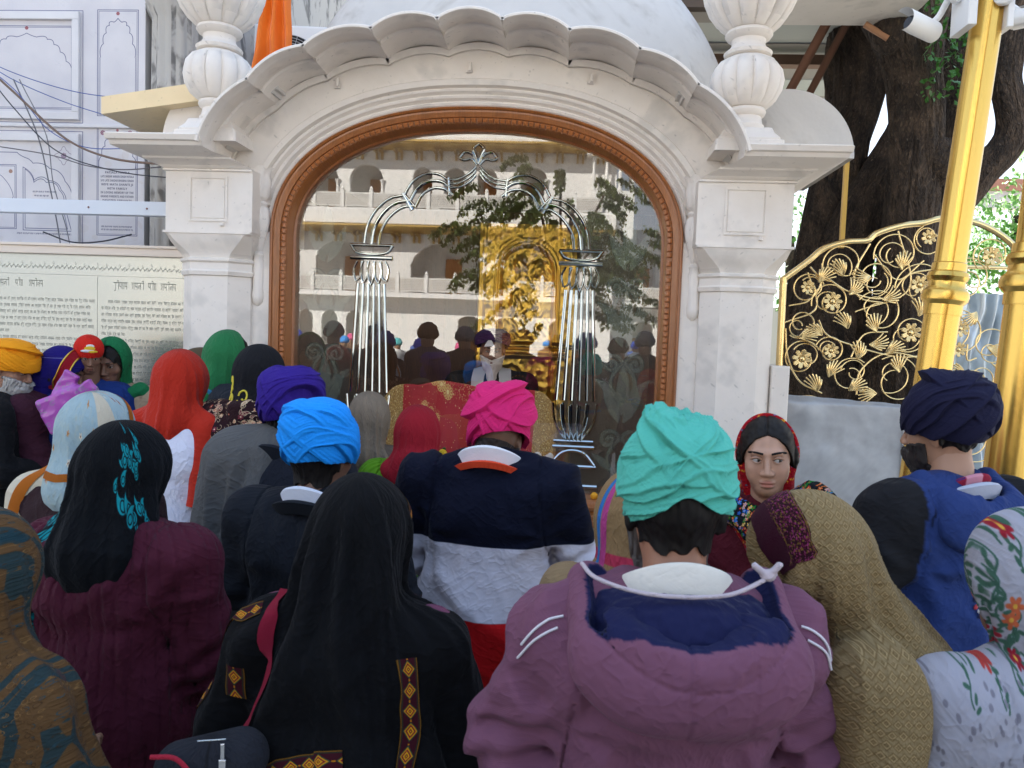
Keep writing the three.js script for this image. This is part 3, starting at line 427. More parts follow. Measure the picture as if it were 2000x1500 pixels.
{ // engraved steel board
  const b = thing('engraved_board', 'polished steel board engraved with columns of text, behind the women', 'board', [-2.42, 1.0, -.17]);
  const draw = (c, W, H, ink) => {
    if (!ink) { c.fillStyle = '#d4d4cf'; c.fillRect(0, 0, W, H); } else { c.fillStyle = '#404040'; c.fillRect(0, 0, W, H); }
    c.strokeStyle = c.fillStyle = ink ? '#b0b0b0' : '#8a8a82'; c.lineWidth = 2;
    c.setLineDash([7, 5]); c.beginPath(); c.moveTo(0, 92); c.lineTo(W - 60, 92); c.lineTo(W - 60, H); c.stroke(); c.setLineDash([]);
    c.lineWidth = 1.6; for (let x = 0; x < W; x += 34) { c.beginPath(); c.moveTo(x, 60); c.bezierCurveTo(x + 10, 30, x + 24, 86, x + 34, 52); c.stroke(); c.beginPath(); c.arc(x + 10, 50 + 12 * Math.sin(x), 6, 0, 4.4); c.stroke(); c.beginPath(); c.arc(x + 24, 62, 4, 1, 6); c.stroke(); } for (let y = 110; y < H; y += 34) { c.beginPath(); c.arc(W - 30, y, 9, 0, 4.6); c.stroke(); c.beginPath(); c.moveTo(W - 40, y); c.bezierCurveTo(W - 20, y + 8, W - 44, y + 22, W - 28, y + 34); c.stroke(); }
    c.lineWidth = 3; for (const x of [.135 * W, .60 * W]) { c.beginPath(); c.moveTo(x, 96); c.lineTo(x, H); c.stroke(); }
    c.save(); c.translate(W - 62, 122); c.lineWidth = 3; c.beginPath(); c.arc(0, 0, 21, 0, 7); c.stroke(); c.beginPath(); c.arc(0, 2, 9, 0, 7); c.moveTo(0, -17); c.lineTo(0, 16); c.moveTo(-14, 8); c.quadraticCurveTo(-16, -10, -6, -12); c.moveTo(14, 8); c.quadraticCurveTo(16, -10, 6, -12); c.stroke(); c.restore();
    c.font = 'bold 30px sans-serif'; c.textAlign = 'right'; c.fillText('GURDWARA LACHI BER SAHIB', .128 * W, 150);
    // script with a hanging head-line: stems, loops and hooks
    const glyph = (x, y, h, k) => { const w = h * (k % 3 === 0 ? .9 : .7); c.moveTo(x, y - h); c.lineTo(x + w, y - h); const s = k % 6; c.moveTo(x + w * .8, y - h); c.lineTo(x + w * .8, y); if (s === 0) { c.moveTo(x + w * .8, y - h * .5); c.quadraticCurveTo(x + w * .2, y - h * .8, x + w * .15, y - h * .35); c.quadraticCurveTo(x + w * .3, y - h * .1, x + w * .5, y - h * .4); } else if (s === 1) { c.moveTo(x + w * .2, y - h); c.lineTo(x + w * .2, y - h * .45); c.lineTo(x + w * .8, y - h * .45); } else if (s === 2) { c.moveTo(x + w * .5, y - h); c.quadraticCurveTo(x, y - h * .7, x + w * .45, y - h * .5); c.quadraticCurveTo(x + w * .1, y - h * .2, x + w * .5, y); } else if (s === 3) { c.moveTo(x + w * .15, y - h * .8); c.quadraticCurveTo(x + w * .6, y - h * .8, x + w * .45, y - h * .45); c.lineTo(x + w * .15, y - h * .1); } else if (s === 4) { c.moveTo(x + w * .8, y - h); c.quadraticCurveTo(x + w, y - h * 1.5, x + w * .3, y - h * 1.25); } else { c.moveTo(x + w * .3, y + h * .15); c.quadraticCurveTo(x + w * .6, y + h * .35, x + w * .75, y + h * .05); } return w; };
    const word = (x, y, h, ks) => { c.beginPath(); for (const k of ks) x += glyph(x, y, h, k); c.stroke(); return x; };
    c.lineWidth = 3.2; let x = .66 * W; for (const ks of [[5, 4, 1, 2, 1], [3, 1, 0, 4], [1, 4, 2], [3, 1, 4, 0, 1]]) x = word(x, 150, 30, ks) + 30;
    x = .155 * W; for (const ks of [[5, 4, 1, 2, 1], [3, 1, 0, 4], [1, 4, 2], [3, 1, 4, 0, 1]]) x = word(x, 150, 28, ks) + 46;
    const para = (x0, x1, y0, n, h, st) => { for (let i = 0; i < n; i++) { const y = y0 + i * st; let x = x0 + (i === 0 || i === 6 ? 50 : 0); const e = i === 5 || i === 14 ? lerp(x0, x1, .3) : x1; if (y > H - 20) break; while (x < e - 20) { const ks = []; const m = 2 + Math.floor(rnd() * 4); for (let q = 0; q < m; q++) ks.push(Math.floor(rnd() * 6)); x = word(x, y, h, ks) + h * .7; } } };
    c.lineWidth = 1.7; para(.15 * W, .585 * W, 215, 26, 12, 29.5); para(.615 * W, .945 * W, 215, 26, 12, 29.5);
    c.textAlign = 'left'; c.font = 'bold 15px sans-serif'; const eng = 'here the devout guard of the temple kept watch under the ber tree and lodged by the pool built in the year the fort was raised and the water ran clear for all who came to serve'.split(' '); let k = 0; for (let i = 0; i < 27; i++) { let xx = -60, s = ''; while (c.measureText(s).width < .19 * W) s += eng[k++ % eng.length] + ' '; if (i !== 6 && i !== 12) c.fillText(s, -130, 200 + i * 29.5, .255 * W); }
  };
  const sv = seed, map = canvasTex(2048, 1000, (c, W, H) => draw(c, W, H, false)); seed = sv; const ro = canvasTex(2048, 1000, (c, W, H) => draw(c, W, H, true), false);
  const g = new THREE.PlaneGeometry(1.66, 1.29); g.translate(0, .645, 0);
  mesh('steel_sheet', g, phy([.60, .61, .59], 1, { map, metalness: .75, roughnessMap: ro }), b);
  const cream = std([.72, .62, .52], .6);
  mesh('top_rail', merge([bx(-.9, .83, 1.29, 1.335, -.06, .035, .004), bx(-.9, .83, 1.335, 1.352, -.06, .045, .004)]), cream, b);
  mesh('bottom_rail', bx(-.9, .83, -.05, 0, -.05, .03, .004), M.white, b); mesh('backing', bx(-.9, .83, -1.0, 1.29, -.08, -.01), std([.5, .5, .5], .7), b);
}
{ // painted steel beam above the board
  const t = thing('steel_beam', 'pale blue-white steel box beam above the engraved board', 'beam', [-2.9, 2.535, -.22]);
  mesh('tube', bx(-1.6, 1.10, 0, .082, -.04, .02, .004), std([.62, .66, .72], .45), t); mesh('end_cap', bx(1.10, 1.113, .004, .078, -.036, .016), std([.3, .28, .26], .7), t);
  for (const x of [.57, .93, 1.06]) mesh('rivet', new THREE.SphereGeometry(.006, 8, 6).translate(x, .04, .021), std([.25, .12, .1], .6), t);
  mesh('bracket', bx(-1.5, -1.42, -2.53, .0, -.05, .0), M.white, t);
}
{ // cantilever slab edge
  const s = new THREE.Shape(); s.moveTo(-2.12, 3.06); s.lineTo(-1.50, 3.15); s.lineTo(-1.50, 3.25); s.lineTo(-2.12, 3.155); s.closePath();
  const g = new THREE.ExtrudeGeometry(s, { depth: .75, bevelEnabled: false }); g.translate(0, 0, -.74);
  tag(mesh('canopy_slab', crease(g, .3), std([.88, .70, .42], .4, { map: plasterMap })), 'cream canopy slab jutting out beside the fluted urn', 'slab');
}
{ // cables
  const mk = (pts, r, col, lab) => tag(mesh('cable', tube(pts, r, 60, 6), std(col, .6)), lab, 'cable', 'cables sagging across the marble wall');
  const blue = [.05, .09, .32], brown = [.16, .10, .07], blk = [.03, .03, .04];
  mk([[-3.5, 3.70, -.6], [-3.1, 3.36, -.6], [-2.7, 3.05, -.55], [-2.35, 2.92, -.45], [-2.0, 2.87, -.35], [-1.75, 2.83, -.1]], .0075, brown, 'thick brown cable sagging from the marble wall to the cornice');
  mk([[-3.5, 3.66, -.6], [-3.15, 3.50, -.62], [-2.75, 3.39, -.66], [-2.45, 3.36, -.7], [-2.1, 3.35, -.8]], .003, blue, 'highest blue cable across the inlaid marble wall');
  mk([[-3.5, 3.68, -.6], [-3.15, 3.46, -.62], [-2.8, 3.32, -.66], [-2.45, 3.22, -.66]], .003, blue, 'blue cable ending behind the cream canopy slab');
  mk([[-3.5, 3.66, -.6], [-3.1, 3.38, -.6], [-2.85, 3.12, -.58], [-2.6, 3.01, -.55], [-2.3, 2.99, -.5], [-1.9, 3.02, -.5]], .003, blue, 'blue cable looping low across the marble wall');
  mk([[-3.4, 3.6, -.62], [-3.1, 3.25, -.62], [-2.8, 2.99, -.58], [-2.4, 2.86, -.5], [-2.0, 2.80, -.4], [-1.68, 2.775, -.25]], .0038, blk, 'black cable sagging along the brown cable to the cornice');
  mk([[-3.4, 3.05, -.7], [-2.9, 2.98, -.68], [-2.6, 2.90, -.6], [-2.3, 2.86, -.5], [-2.0, 2.86, -.4]], .004, [.12, .11, .12], 'thin grey cable across the marble wall');
  mk([[-3.1, 3.44, -.6], [-2.98, 3.1, -.66], [-2.93, 2.8, -.7], [-2.88, 2.5, -.72], [-2.85, 2.3, -.72]], .004, [.15, .15, .17], 'thin grey cable hanging down past the steel beam');
  mk([[-3.06, 3.44, -.6], [-2.92, 3.1, -.66], [-2.90, 2.8, -.7], [-2.82, 2.5, -.72], [-2.78, 2.3, -.72]], .003, [.15, .15, .17], 'second thin grey cable hanging down past the steel beam');
  mk([[-2.9, 2.47, -.6], [-2.7, 2.41, -.6], [-2.5, 2.42, -.6], [-2.3, 2.47, -.6]], .005, blk, 'frayed black cable drooping under the steel beam');
}
{ // orange flag cloth and air conditioner behind the left urn
  const f = thing('saffron_flag', 'hanging saffron orange flag cloth behind the left urn', 'flag', [-1.52, 3.55, -.85]);
  const n = 30, m = 40, p = [], idx = []; for (let j = 0; j <= m; j++) for (let i = 0; i <= n; i++) { const u = i / n, v = j / m; const w = lerp(.30, .10, v); p.push((u - .5) * w + .03 + .04 * v, v * .8, .035 * Math.sin(u * 15 + v * 2) * (1.1 - v * .5) + .02 * N3(u * 4, v * 4, 1)); } for (let j = 0; j < m; j++) for (let i = 0; i < n; i++) { const a = j * (n + 1) + i; idx.push(a, a + 1, a + n + 2, a, a + n + 2, a + n + 1); }
  const g = new THREE.BufferGeometry(); g.setAttribute('position', new THREE.BufferAttribute(new Float32Array(p), 3)); g.setIndex(idx); g.computeVertexNormals(); mesh('cloth', boxUV(g), phy([.92, .20, .005], .7, { side: THREE.DoubleSide, transmission: .3, thickness: 0 }), f);
  mesh('pole', tube([[.03, -.6, -.03], [.05, .8, -.03]], .012, 4, 8), M.brass, f);
  const ac = thing('air_conditioner', 'white outdoor air conditioner unit with round dark fan grille behind the flag', 'air conditioner', [-1.62, 3.55, -1.55], .1);
  mesh('casing', bx(-.32, .42, 0, .62, -.3, 0, .02), M.white, ac); mesh('fan_opening', new THREE.CylinderGeometry(.24, .24, .01, 40).rotateX(Math.PI / 2).translate(-.02, .30, .004), std([.02, .02, .02], .8), ac);
  const gr = []; for (let k = 0; k < 12; k++) gr.push(new THREE.TorusGeometry(.02 + k * .02, .0025, 5, 40).translate(-.02, .30, .015)); for (let k = 0; k < 12; k++) { const b = new THREE.CylinderGeometry(.0025, .0025, .48, 5); b.rotateZ(k * Math.PI / 12); b.translate(-.02, .30, .015); gr.push(b); } mesh('fan_grille', merge(gr), std([.45, .45, .45], .5), ac);
  mesh('foot', merge([bx(-.2, -.15, -.5, 0, -.25, -.05), bx(.25, .3, -.5, 0, -.25, -.05)]), std([.3, .3, .3], .6), ac);
}
// ---------------------------------------------------------------- right side: tree, roof, golden fence and poles
function trunkGeo(pts, bark = 1, seg = 64, rows = 14, sd = 0) { // pts [[x,y,z,r]]
  const c = new THREE.CatmullRomCurve3(pts.map(p => V3(p[0], p[1], p[2]))), rings = [], n = (pts.length - 1) * rows;
  for (let i = 0; i <= n; i++) {
    const t = i / n, p = c.getPoint(t), tg = c.getTangent(t), f = t * (pts.length - 1), k = Math.min(pts.length - 2, Math.floor(f)), r = lerp(pts[k][3], pts[k + 1][3], f - k);
    const a = V3(1, 0, .2).cross(tg).normalize(), b = tg.clone().cross(a), len = t * (pts.length - 1) * .8, ring = [];
    for (let j = 0; j < seg; j++) { const q = -j / seg * 2 * Math.PI, cx = Math.cos(q), sx = Math.sin(q);
      const ridges = Math.pow(Math.abs(N3(cx * 5 + sd, sx * 5, len * 1.1 + sd)), .6), lump = fbm(cx * 1.3 + sd, sx * 1.3, len * 1.2, 3), fine = N3(cx * 16 + sd, sx * 16, len * 5);
      const R = r * (1 + bark * (.20 * lump + .15 * ridges - .06 + .05 * fine)); ring.push(p.clone().addScaledVector(a, cx * R).addScaledVector(b, sx * R)); }
    rings.push(ring);
  }
  return loft(rings, { caps: true, ang: 1.0 });
}
const barkMap = noiseTex(512, (u, v) => { const a = tile(u, v, 7, 4), r = Math.abs(tile(u * 1, v, 30, 3)); const q = .55 + .5 * a + .7 * r; const w = sstep(.36, .42, tile(u + .3, v + .2, 46, 2)) * .8; return [q + w, q * .93 + w, q * .86 + w]; }, true); barkMap.repeat.set(1.6, .9);
const barkBump = noiseTex(512, (u, v) => { const r = Math.abs(tile(u, v, 26, 4)); return .2 + 1.6 * r; }); barkBump.repeat.set(2.4, .8);
M.bark = std([.15, .118, .09], .95, { map: barkMap, bumpMap: barkBump, bumpScale: .03 });
function leafCloud(n, centre, fn, size, flat = .5) { // fn(k) -> [x,y,z] ; returns merged pointed leaves
  const P = new Float32Array(n * 6 * 3), q = new THREE.Quaternion(), e = new THREE.Euler(), v = V3();
  const L = [[0, 0, 0], [.28, .5, .03], [0, 1, 0], [0, 0, 0], [0, 1, 0], [-.28, .5, .03]];
  for (let k = 0; k < n; k++) { const [x, y, z, dx = 0] = fn(k), s = size * rr(.6, 1.3); e.set(rr(1.2, 2.8), rr(0, 6.28), rr(-.6, .6)); q.setFromEuler(e); for (let j = 0; j < 6; j++) { v.set(L[j][0] * s, L[j][1] * s, L[j][2] * s).applyQuaternion(q); P.set([x + v.x, y + v.y, z + v.z], (k * 6 + j) * 3); } }
  const g = new THREE.BufferGeometry(); g.setAttribute('position', new THREE.BufferAttribute(P, 3)); g.computeVertexNormals(); return boxUV(g);
}
const leafMat = (c) => phy(c, .55, { side: THREE.DoubleSide, transmission: .35, thickness: 0 });
{
  const t = thing('old_tree', 'massive dark old tree with furrowed trunks rising through the roof behind the golden fence', 'tree', [0, 0, 0]);
  mesh('trunk', trunkGeo([[2.95, 0, -1.3, .42], [2.85, 1.3, -1.3, .30], [2.80, 2.4, -1.25, .185], [2.80, 2.9, -1.22, .165], [2.80, 3.3, -1.2, .16], [2.74, 3.75, -1.2, .175], [2.66, 4.2, -1.2, .27], [2.6, 5.2, -1.3, .25]], 1, 90, 16, 3), M.bark, t);
  mesh('limb', trunkGeo([[2.6, 0, -1.7, .5], [2.50, 1.6, -1.7, .36], [2.52, 2.4, -1.7, .22], [2.72, 3.05, -1.75, .16], [3.05, 3.6, -1.8, .18], [3.3, 4.4, -1.9, .16]], 1, 70, 12, 9), M.bark, t);
  mesh('limb', trunkGeo([[2.5, .2, -1.9, .4], [2.42, 1.8, -1.9, .27], [2.44, 2.8, -1.9, .17], [2.60, 3.5, -1.95, .16], [2.66, 4.1, -2.0, .24], [2.6, 5, -2, .2]], 1, 70, 12, 15), M.bark, t);
  mesh('limb', trunkGeo([[2.95, 2.2, -1.35, .2], [3.05, 2.75, -1.4, .14], [3.25, 3.1, -1.3, .11], [3.42, 3.35, -1.25, .10], [3.36, 3.75, -1.25, .09], [3.42, 4.3, -1.3, .12]], 1, 60, 12, 21), M.bark, t);
  mesh('limb', trunkGeo([[2.9, 2.3, -1.5, .22], [3.1, 2.9, -1.6, .16], [3.2, 3.5, -1.6, .15], [3.1, 4.3, -1.7, .2]], 1, 60, 12, 27), M.bark, t);
  const kn = new THREE.SphereGeometry(.12, 24, 18); { const p = kn.attributes.position; for (let i = 0; i < p.count; i++) { const k = 1 + .35 * fbm(p.getX(i) * 14, p.getY(i) * 14, p.getZ(i) * 14, 3); p.setXYZ(i, p.getX(i) * k, p.getY(i) * k * 1.3, p.getZ(i) * k); } kn.computeVertexNormals(); } mesh('knot', boxUV(kn.clone().translate(2.93, 3.15, -1.12)), M.bark, t); mesh('knot', boxUV(kn.clone().translate(2.55, 3.98, -1.1)), M.bark, t);
  tag(mesh('leaf_sprig', leafCloud(160, null, k => [2.82 + .12 * N3(k, 0, 1) + rr(-.1, .15), 3.72 + rr(-.22, .25), -.95 + rr(-.1, .1)], .06), leafMat([.06, .22, .02]), t), null, null, null, 'stuff');
  tag(mesh('leaf_sprig', leafCloud(50, null, k => [2.72 + rr(-.08, .08), 4.05 + rr(-.1, .1), -.85 + rr(-.1, .1)], .06), leafMat([.06, .22, .02]), t), null, null, null, 'stuff');
}
for (const [x, y, z, rx, ry, n, lab] of [[3.9, 3.6, -8, 1.2, 1.5, 2600, 'sunlit light green tree seen between the shrine and the old tree'], [7.2, 4.0, -8, 2.0, 1.2, 5200, 'sunlit light green tree seen between the two golden poles']]) {
  const t = thing('background_tree', lab, 'tree', [x, 0, z]);
  mesh('trunk', trunkGeo([[0, 0, 0, .16], [.05, 1.4, 0, .12], [-.05, y, 0, .06]], .6, 16, 6, x), M.bark, t);
  const cl = []; for (let k = 0; k < 40; k++) { const a = rr(0, 6.28), r = Math.sqrt(rnd()); cl.push([Math.cos(a) * r * rx, y + rr(-1, 1) * ry * .8, Math.sin(a) * r * .6]); }
  mesh('crown', leafCloud(n, null, k => { const c = cl[k % 40]; return [c[0] + rr(-.3, .3), c[1] + rr(-.3, .3), c[2] + rr(-.3, .3)]; }, .11), leafMat([.12, .30, .03]), t);
}
{ const t = thing('far_wall', 'pale plastered wall with a red-brown coping beyond the old tree', 'wall', [8.5, 0, -10]); mesh('wall', bx(-8, 8, 0, 2.6, -.2, 0), std([.6, .56, .5], .8), t); mesh('parapet', bx(-1.4, 8, 4.75, 4.95, -.2, .1), std([.45, .2, .14], .8), t); mesh('beam', bx(-1.3, 8, 4.45, 4.75, -.2, .05), std([.62, .55, .55], .8), t); mesh('post', bx(4, 4.3, 2.6, 4.45, -.2, 0), std([.6, .56, .5], .8), t); }
{ // roof over the tree court
  const t = thing('tin_roof', 'low tin roof on rusty beams with a white soffit board around the tree', 'roof', [0, 0, 0]);
  const soff = bx(1.62, 2.62, 4.02, 4.07, -1.12, .9); mesh('soffit_board', soff, std([.62, .58, .53], .6, { map: plasterMap }), t);
  const n = 46; const corr = []; for (let k = 0; k <= n; k++) { const z = -1.3 - k * .11; corr.push([V3(1.2, 4.32 + .018 * Math.sin(k * 3.14159 / 2 * 1.0) * 1, z), V3(2.95, 4.20 + .018 * Math.sin(k * 1.5708), z)]); }
  for (let k = 0; k < 9; k++) { const z = -1.35 - k * .42; mesh('roof_sheet', bx(1.2, 2.9, 4.30 + (k % 2) * .012, 4.306 + (k % 2) * .012, z - .44, z), std(k % 3 === 1 ? [.34, .36, .34] : [.22, .20, .18], .5, { metalness: .3 }), t); }
  mesh('rusty_beam', tube([[1.9, 3.3, -2.2], [2.30, 4.28, -1.5]], .035, 4, 6), std([.17, .075, .04], .85), t); mesh('rusty_beam', tube([[2.1, 3.3, -2.4], [2.45, 4.28, -1.6]], .03, 4, 6), std([.15, .07, .04], .85), t);
  mesh('cross_beam', bx(1.2, 3.2, 4.18, 4.26, -2.4, -2.3), std([.15, .09, .06], .85), t); mesh('cross_beam', bx(1.2, 2.9, 4.2, 4.27, -1.36, -1.28), std([.1, .07, .05], .85), t);
  mesh('post', bx(1.58, 1.66, 0, 4.3, -3.2, -3.12), std([.15, .07, .04], .85), t);
  mesh('bracket_arm', tube([[2.36, 4.0, -1.05], [2.5, 3.9, -1.02]], .02, 2, 6), std([.4, .2, .1], .7), t);
  mesh('yellow_post', bx(2.38, 2.41, 2.6, 3.28, -1.35, -1.32), std([.7, .42, .08], .6), t);
}
{ // golden scrollwork fence
  const f = thing('golden_fence', 'polished golden fence panel of spiral scrolls, leaves and flowers', 'fence', [0, 0, -.02]);
  const top = [[1.665, 2.26], [1.74, 2.32], [1.80, 2.37], [1.86, 2.425], [1.97, 2.465], [2.09, 2.48], [2.125, 2.512], [2.26, 2.56], [2.36, 2.575], [2.45, 2.60], [2.59, 2.592], [2.68, 2.565], [2.77, 2.515], [2.86, 2.44]];
  mesh('top_rail', tube(top.map(p => V3(p[0], p[1], 0)), .0165, 120, 10), M.brass, f);
  mesh('post', tube([[1.665, 2.27, 0], [1.685, .2, 0]], .019, 4, 12), M.brass, f); mesh('post', tube([[2.86, 2.45, 0], [2.87, .2, 0]], .019, 4, 12), M.brass, f); mesh('bottom_rail', tube([[1.68, .25, 0], [2.87, .25, 0]], .016, 4, 8), M.brass, f);
  const spiral = (x, y, r, a0, dir, turns) => { const p = []; const n = 36; for (let i = 0; i <= n; i++) { const t = i / n, R = r * (1 - .62 * t), a = a0 + dir * t * turns * 6.283; p.push(V3(x + R * Math.cos(a), y + R * Math.sin(a), .004)); } return p; };
  const C = [[1.97, 2.35, .11, 3.5, -1], [1.77, 2.03, .085, 4, 1], [1.78, 1.84, .105, .5, 1], [1.92, 2.15, .105, 3.4, -1], [2.17, 2.10, .125, 2.6, -1], [2.24, 2.41, .12, 3.4, -1], [2.13, 2.28, .10, 5, 1], [2.04, 1.76, .10, .8, 1], [2.33, 2.0, .11, 3.9, 1], [2.28, 1.74, .14, 2.2, -1], [1.79, 2.21, .09, .3, 1], [2.40, 2.48, .085, 2, 1], [2.38, 2.24, .14, 3.2, -1], [1.93, 1.89, .08, 2.8, -1], [2.60, 2.28, .13, .5, 1], [2.72, 2.42, .10, 4, -1], [2.58, 2.0, .14, 2.5, -1], [2.74, 1.95, .11, 5, 1], [2.68, 1.74, .14, 1, -1], [1.82, 1.52, .13, 1, 1], [2.1, 1.45, .14, 2, -1], [2.4, 1.45, .14, 4, 1], [2.7, 1.42, .13, 2, -1], [1.95, 1.2, .14, 1, 1], [2.3, 1.15, .15, 2, -1], [2.62, 1.1, .14, 3, 1]];
  for (const [x, y, r, a, d] of C) { mesh('scroll', tube(spiral(x, y, r, a, d, 1.15), .0038, 70, 7), M.brass, f); mesh('scroll', tube(spiral(x + r * .3 * Math.cos(a), y + r * .3 * Math.sin(a), r * .72, a + 2.2, -d, .95), .0034, 50, 6), M.brass, f); }
  for (let k = 0; k < C.length - 1; k++) { const a = C[k], b = C[(k * 7 + 3) % C.length]; const d = Math.hypot(a[0] - b[0], a[1] - b[1]); if (d < .45) { const mx = (a[0] + b[0]) / 2 + (b[1] - a[1]) * .35, my = (a[1] + b[1]) / 2 - (b[0] - a[0]) * .35; mesh('stem', tube([[a[0] - a[2], a[1], .002], [mx, my, .002], [b[0], b[1] + b[2], .002]], .0045, 30, 6), M.brass, f); } }
  for (const [pts] of [[[[1.69, 2.0], [1.71, 1.85], [1.78, 1.72], [1.9, 1.66]]], [[[2.1, 2.46], [2.03, 2.3], [2.06, 2.18], [2.2, 2.15]]], [[[1.86, 2.05], [1.9, 1.98], [2.05, 1.92], [2.3, 1.87], [2.5, 1.9]]], [[[2.08, 1.66], [2.09, 1.78], [2.2, 1.88], [2.4, 1.86], [2.5, 1.75]]], [[[1.88, 2.28], [2.02, 2.2], [2.2, 2.18], [2.3, 2.3], [2.45, 2.34]]], [[[1.7, 2.12], [1.8, 2.15], [1.86, 2.25], [1.8, 2.33]]]]) mesh('stem', tube(pts.map(p => V3(p[0], p[1], .003)), .0048, 50, 6), M.brass, f);
  // eight-petalled flower
  const fg = [new THREE.SphereGeometry(.014, 12, 8).scale(1, 1, .7).translate(0, 0, .016)]; for (let k = 0; k < 8; k++) { for (let j = -1; j <= 1; j++) { const p = new THREE.CapsuleGeometry(.0048, .026, 3, 6); p.translate(j * .0065, .033 + (j ? -.002 : .002), 0); p.rotateX(.25); p.rotateZ(k * Math.PI / 4); p.translate(0, 0, .008); fg.push(p); } } const flowerG = merge(fg);
  const lg = []; for (let k = 0; k < 7; k++) { const a = -.75 + k * .25, l = .05 + .022 * Math.cos(a * 1.2); const c = []; for (let i = 0; i <= 6; i++) { const t = i / 6; c.push(V3(Math.sin(a) * l * t + .018 * t * t, Math.cos(a) * l * t * 1.25, .012 * Math.sin(t * 2.6))); } lg.push(tube(c, .0050 * (1 - .05 * k), 8, 6)); } const leafG = merge(lg);
  const FL = [[1.92, 2.15, 1], [1.79, 2.22, .75], [1.78, 1.84, 1.05], [1.93, 1.89, .8], [2.33, 2.0, 1.05], [2.36, 2.25, 1], [2.39, 2.5, .8], [2.71, 2.41, 1], [2.58, 2.03, .9], [2.58, 1.92, .8], [1.8, 1.5, 1], [2.4, 1.45, 1], [2.64, 1.1, 1]];
  FL.forEach(([x, y, s], i) => { const o = mesh('flower', flowerG, M.brass, f); o.position.set(x, y, .006); o.scale.setScalar(s); o.rotation.z = i * .7; });
  const LV = [[1.97, 2.32, .3], [1.85, 2.28, -.4], [2.01, 2.22, -.8], [2.11, 2.32, 1.9], [2.18, 2.2, -1.4], [2.27, 2.36, .2], [2.01, 2.04, .3], [1.76, 1.98, -1.1], [1.88, 2.0, .9], [2.16, 2.03, .6], [2.13, 1.96, -1.6], [2.22, 1.92, -.8], [2.07, 1.88, -.3], [1.93, 1.78, -.2], [1.87, 1.70, .1], [2.04, 1.71, -.7], [2.37, 2.12, -.3], [2.29, 1.82, .4], [2.18, 1.70, 1.5], [2.66, 2.15, 2.6], [2.62, 1.83, 1.2], [2.70, 1.72, .8], [2.73, 1.97, -2], [2.52, 2.36, .5], [2.5, 1.6, .5], [2.0, 1.45, 1]];
  LV.forEach(([x, y, a], i) => { const o = mesh('leaf', leafG, M.brass, f); o.position.set(x, y - .03, .006); o.rotation.z = a; o.scale.set(i % 2 ? 1.05 : -1.05, 1.05, 1.05); });
}
{ // dented sheet-metal panel hung on the fence
  const t = thing('metal_panel', 'dented grey sheet-metal panel in front of the golden fence', 'metal panel', [1.985, .95, .05]); const n = 60, m = 60, p = [], idx = [];
  for (let j = 0; j <= m; j++) for (let i = 0; i <= n; i++) { const u = i / n, v = j / m; const lip = sstep(.93, 1, v); p.push(-.31 + u * .63, v * .70 - .03 * u * lip + .006 * N3(u * 7, v, 3) * lip, .008 * fbm(u * 3, v * 3, 1, 3) * 2 + .02 * Math.exp(-(((u - .2) / .1) ** 2 + ((v - .9) / .1) ** 2)) - .05 * lip * lip + .012 * N3(u * 9, 2, 1) * lip); }
  for (let j = 0; j < m; j++) for (let i = 0; i < n; i++) { const a = j * (n + 1) + i; idx.push(a, a + 1, a + n + 2, a, a + n + 2, a + n + 1); }
  const g = new THREE.BufferGeometry(); g.setAttribute('position', new THREE.BufferAttribute(new Float32Array(p), 3)); g.setIndex(idx); g.computeVertexNormals();
  const sm = noiseTex(256, (u, v) => { const q = .92 + .10 * tile(u, v, 4, 4) + .05 * tile(u, v, 40, 2); return [q, q, q]; }, true);
  mesh('sheet', boxUV(g), phy([.42, .43, .44], .45, { metalness: .25, map: sm, side: THREE.DoubleSide }), t); mesh('edge_strip', bx(.318, .326, 0, .66, -.02, .012), std([.5, .5, .5], .5), t); mesh('lower_sheet', bx(-.31, .32, -.95, -.004, -.03, -.01), phy([.42, .43, .44], .5, { metalness: .25, map: sm }), t);
}
function goldPole(name, lab, base, lean, prof) { const t = thing(name, lab, 'pole', base, 0, 'golden poles beside the fence'); t.rotation.z = -lean; for (const [part, pr] of prof) mesh(part, lathe(pr, 48, .5), M.polePaint, t); return t; }
const poleProf = (yc, r1, r2) => [['lower_shaft', [[r2 * 1.06, 0], [r2, yc - .10], [r2, yc - .075]]], ['collar', [[r2 * .9, yc - .08], [r2 * 1.07, yc - .078], [r2 * 1.07, yc - .035], [r2 * 1.12, yc - .03], [r2 * 1.3, yc - .018], [r2 * 1.34, yc], [r2 * 1.28, yc + .02], [r2 * 1.1, yc + .032], [r2 * 1.04, yc + .04], [r2 * 1.02, yc + .06], [r2 * 1.1, yc + .066], [r2 * 1.18, yc + .08], [r2 * 1.1, yc + .098], [r2 * .98, yc + .104], [r2 * .96, yc + .135], [r1, yc + .14]]], ['upper_shaft', [[r1, yc + .135], [r1 * .97, 4.6], [.01, 4.6]]]];
goldPole('golden_pole', 'golden painted pole with two security cameras clamped near its top', [1.925, 0, .86], .078, poleProf(2.14, .060, .068));
goldPole('golden_pole', 'thicker golden painted pole beside the navy-turbaned man', [2.035, 0, 1.38], .048, poleProf(2.155, .062, .074));
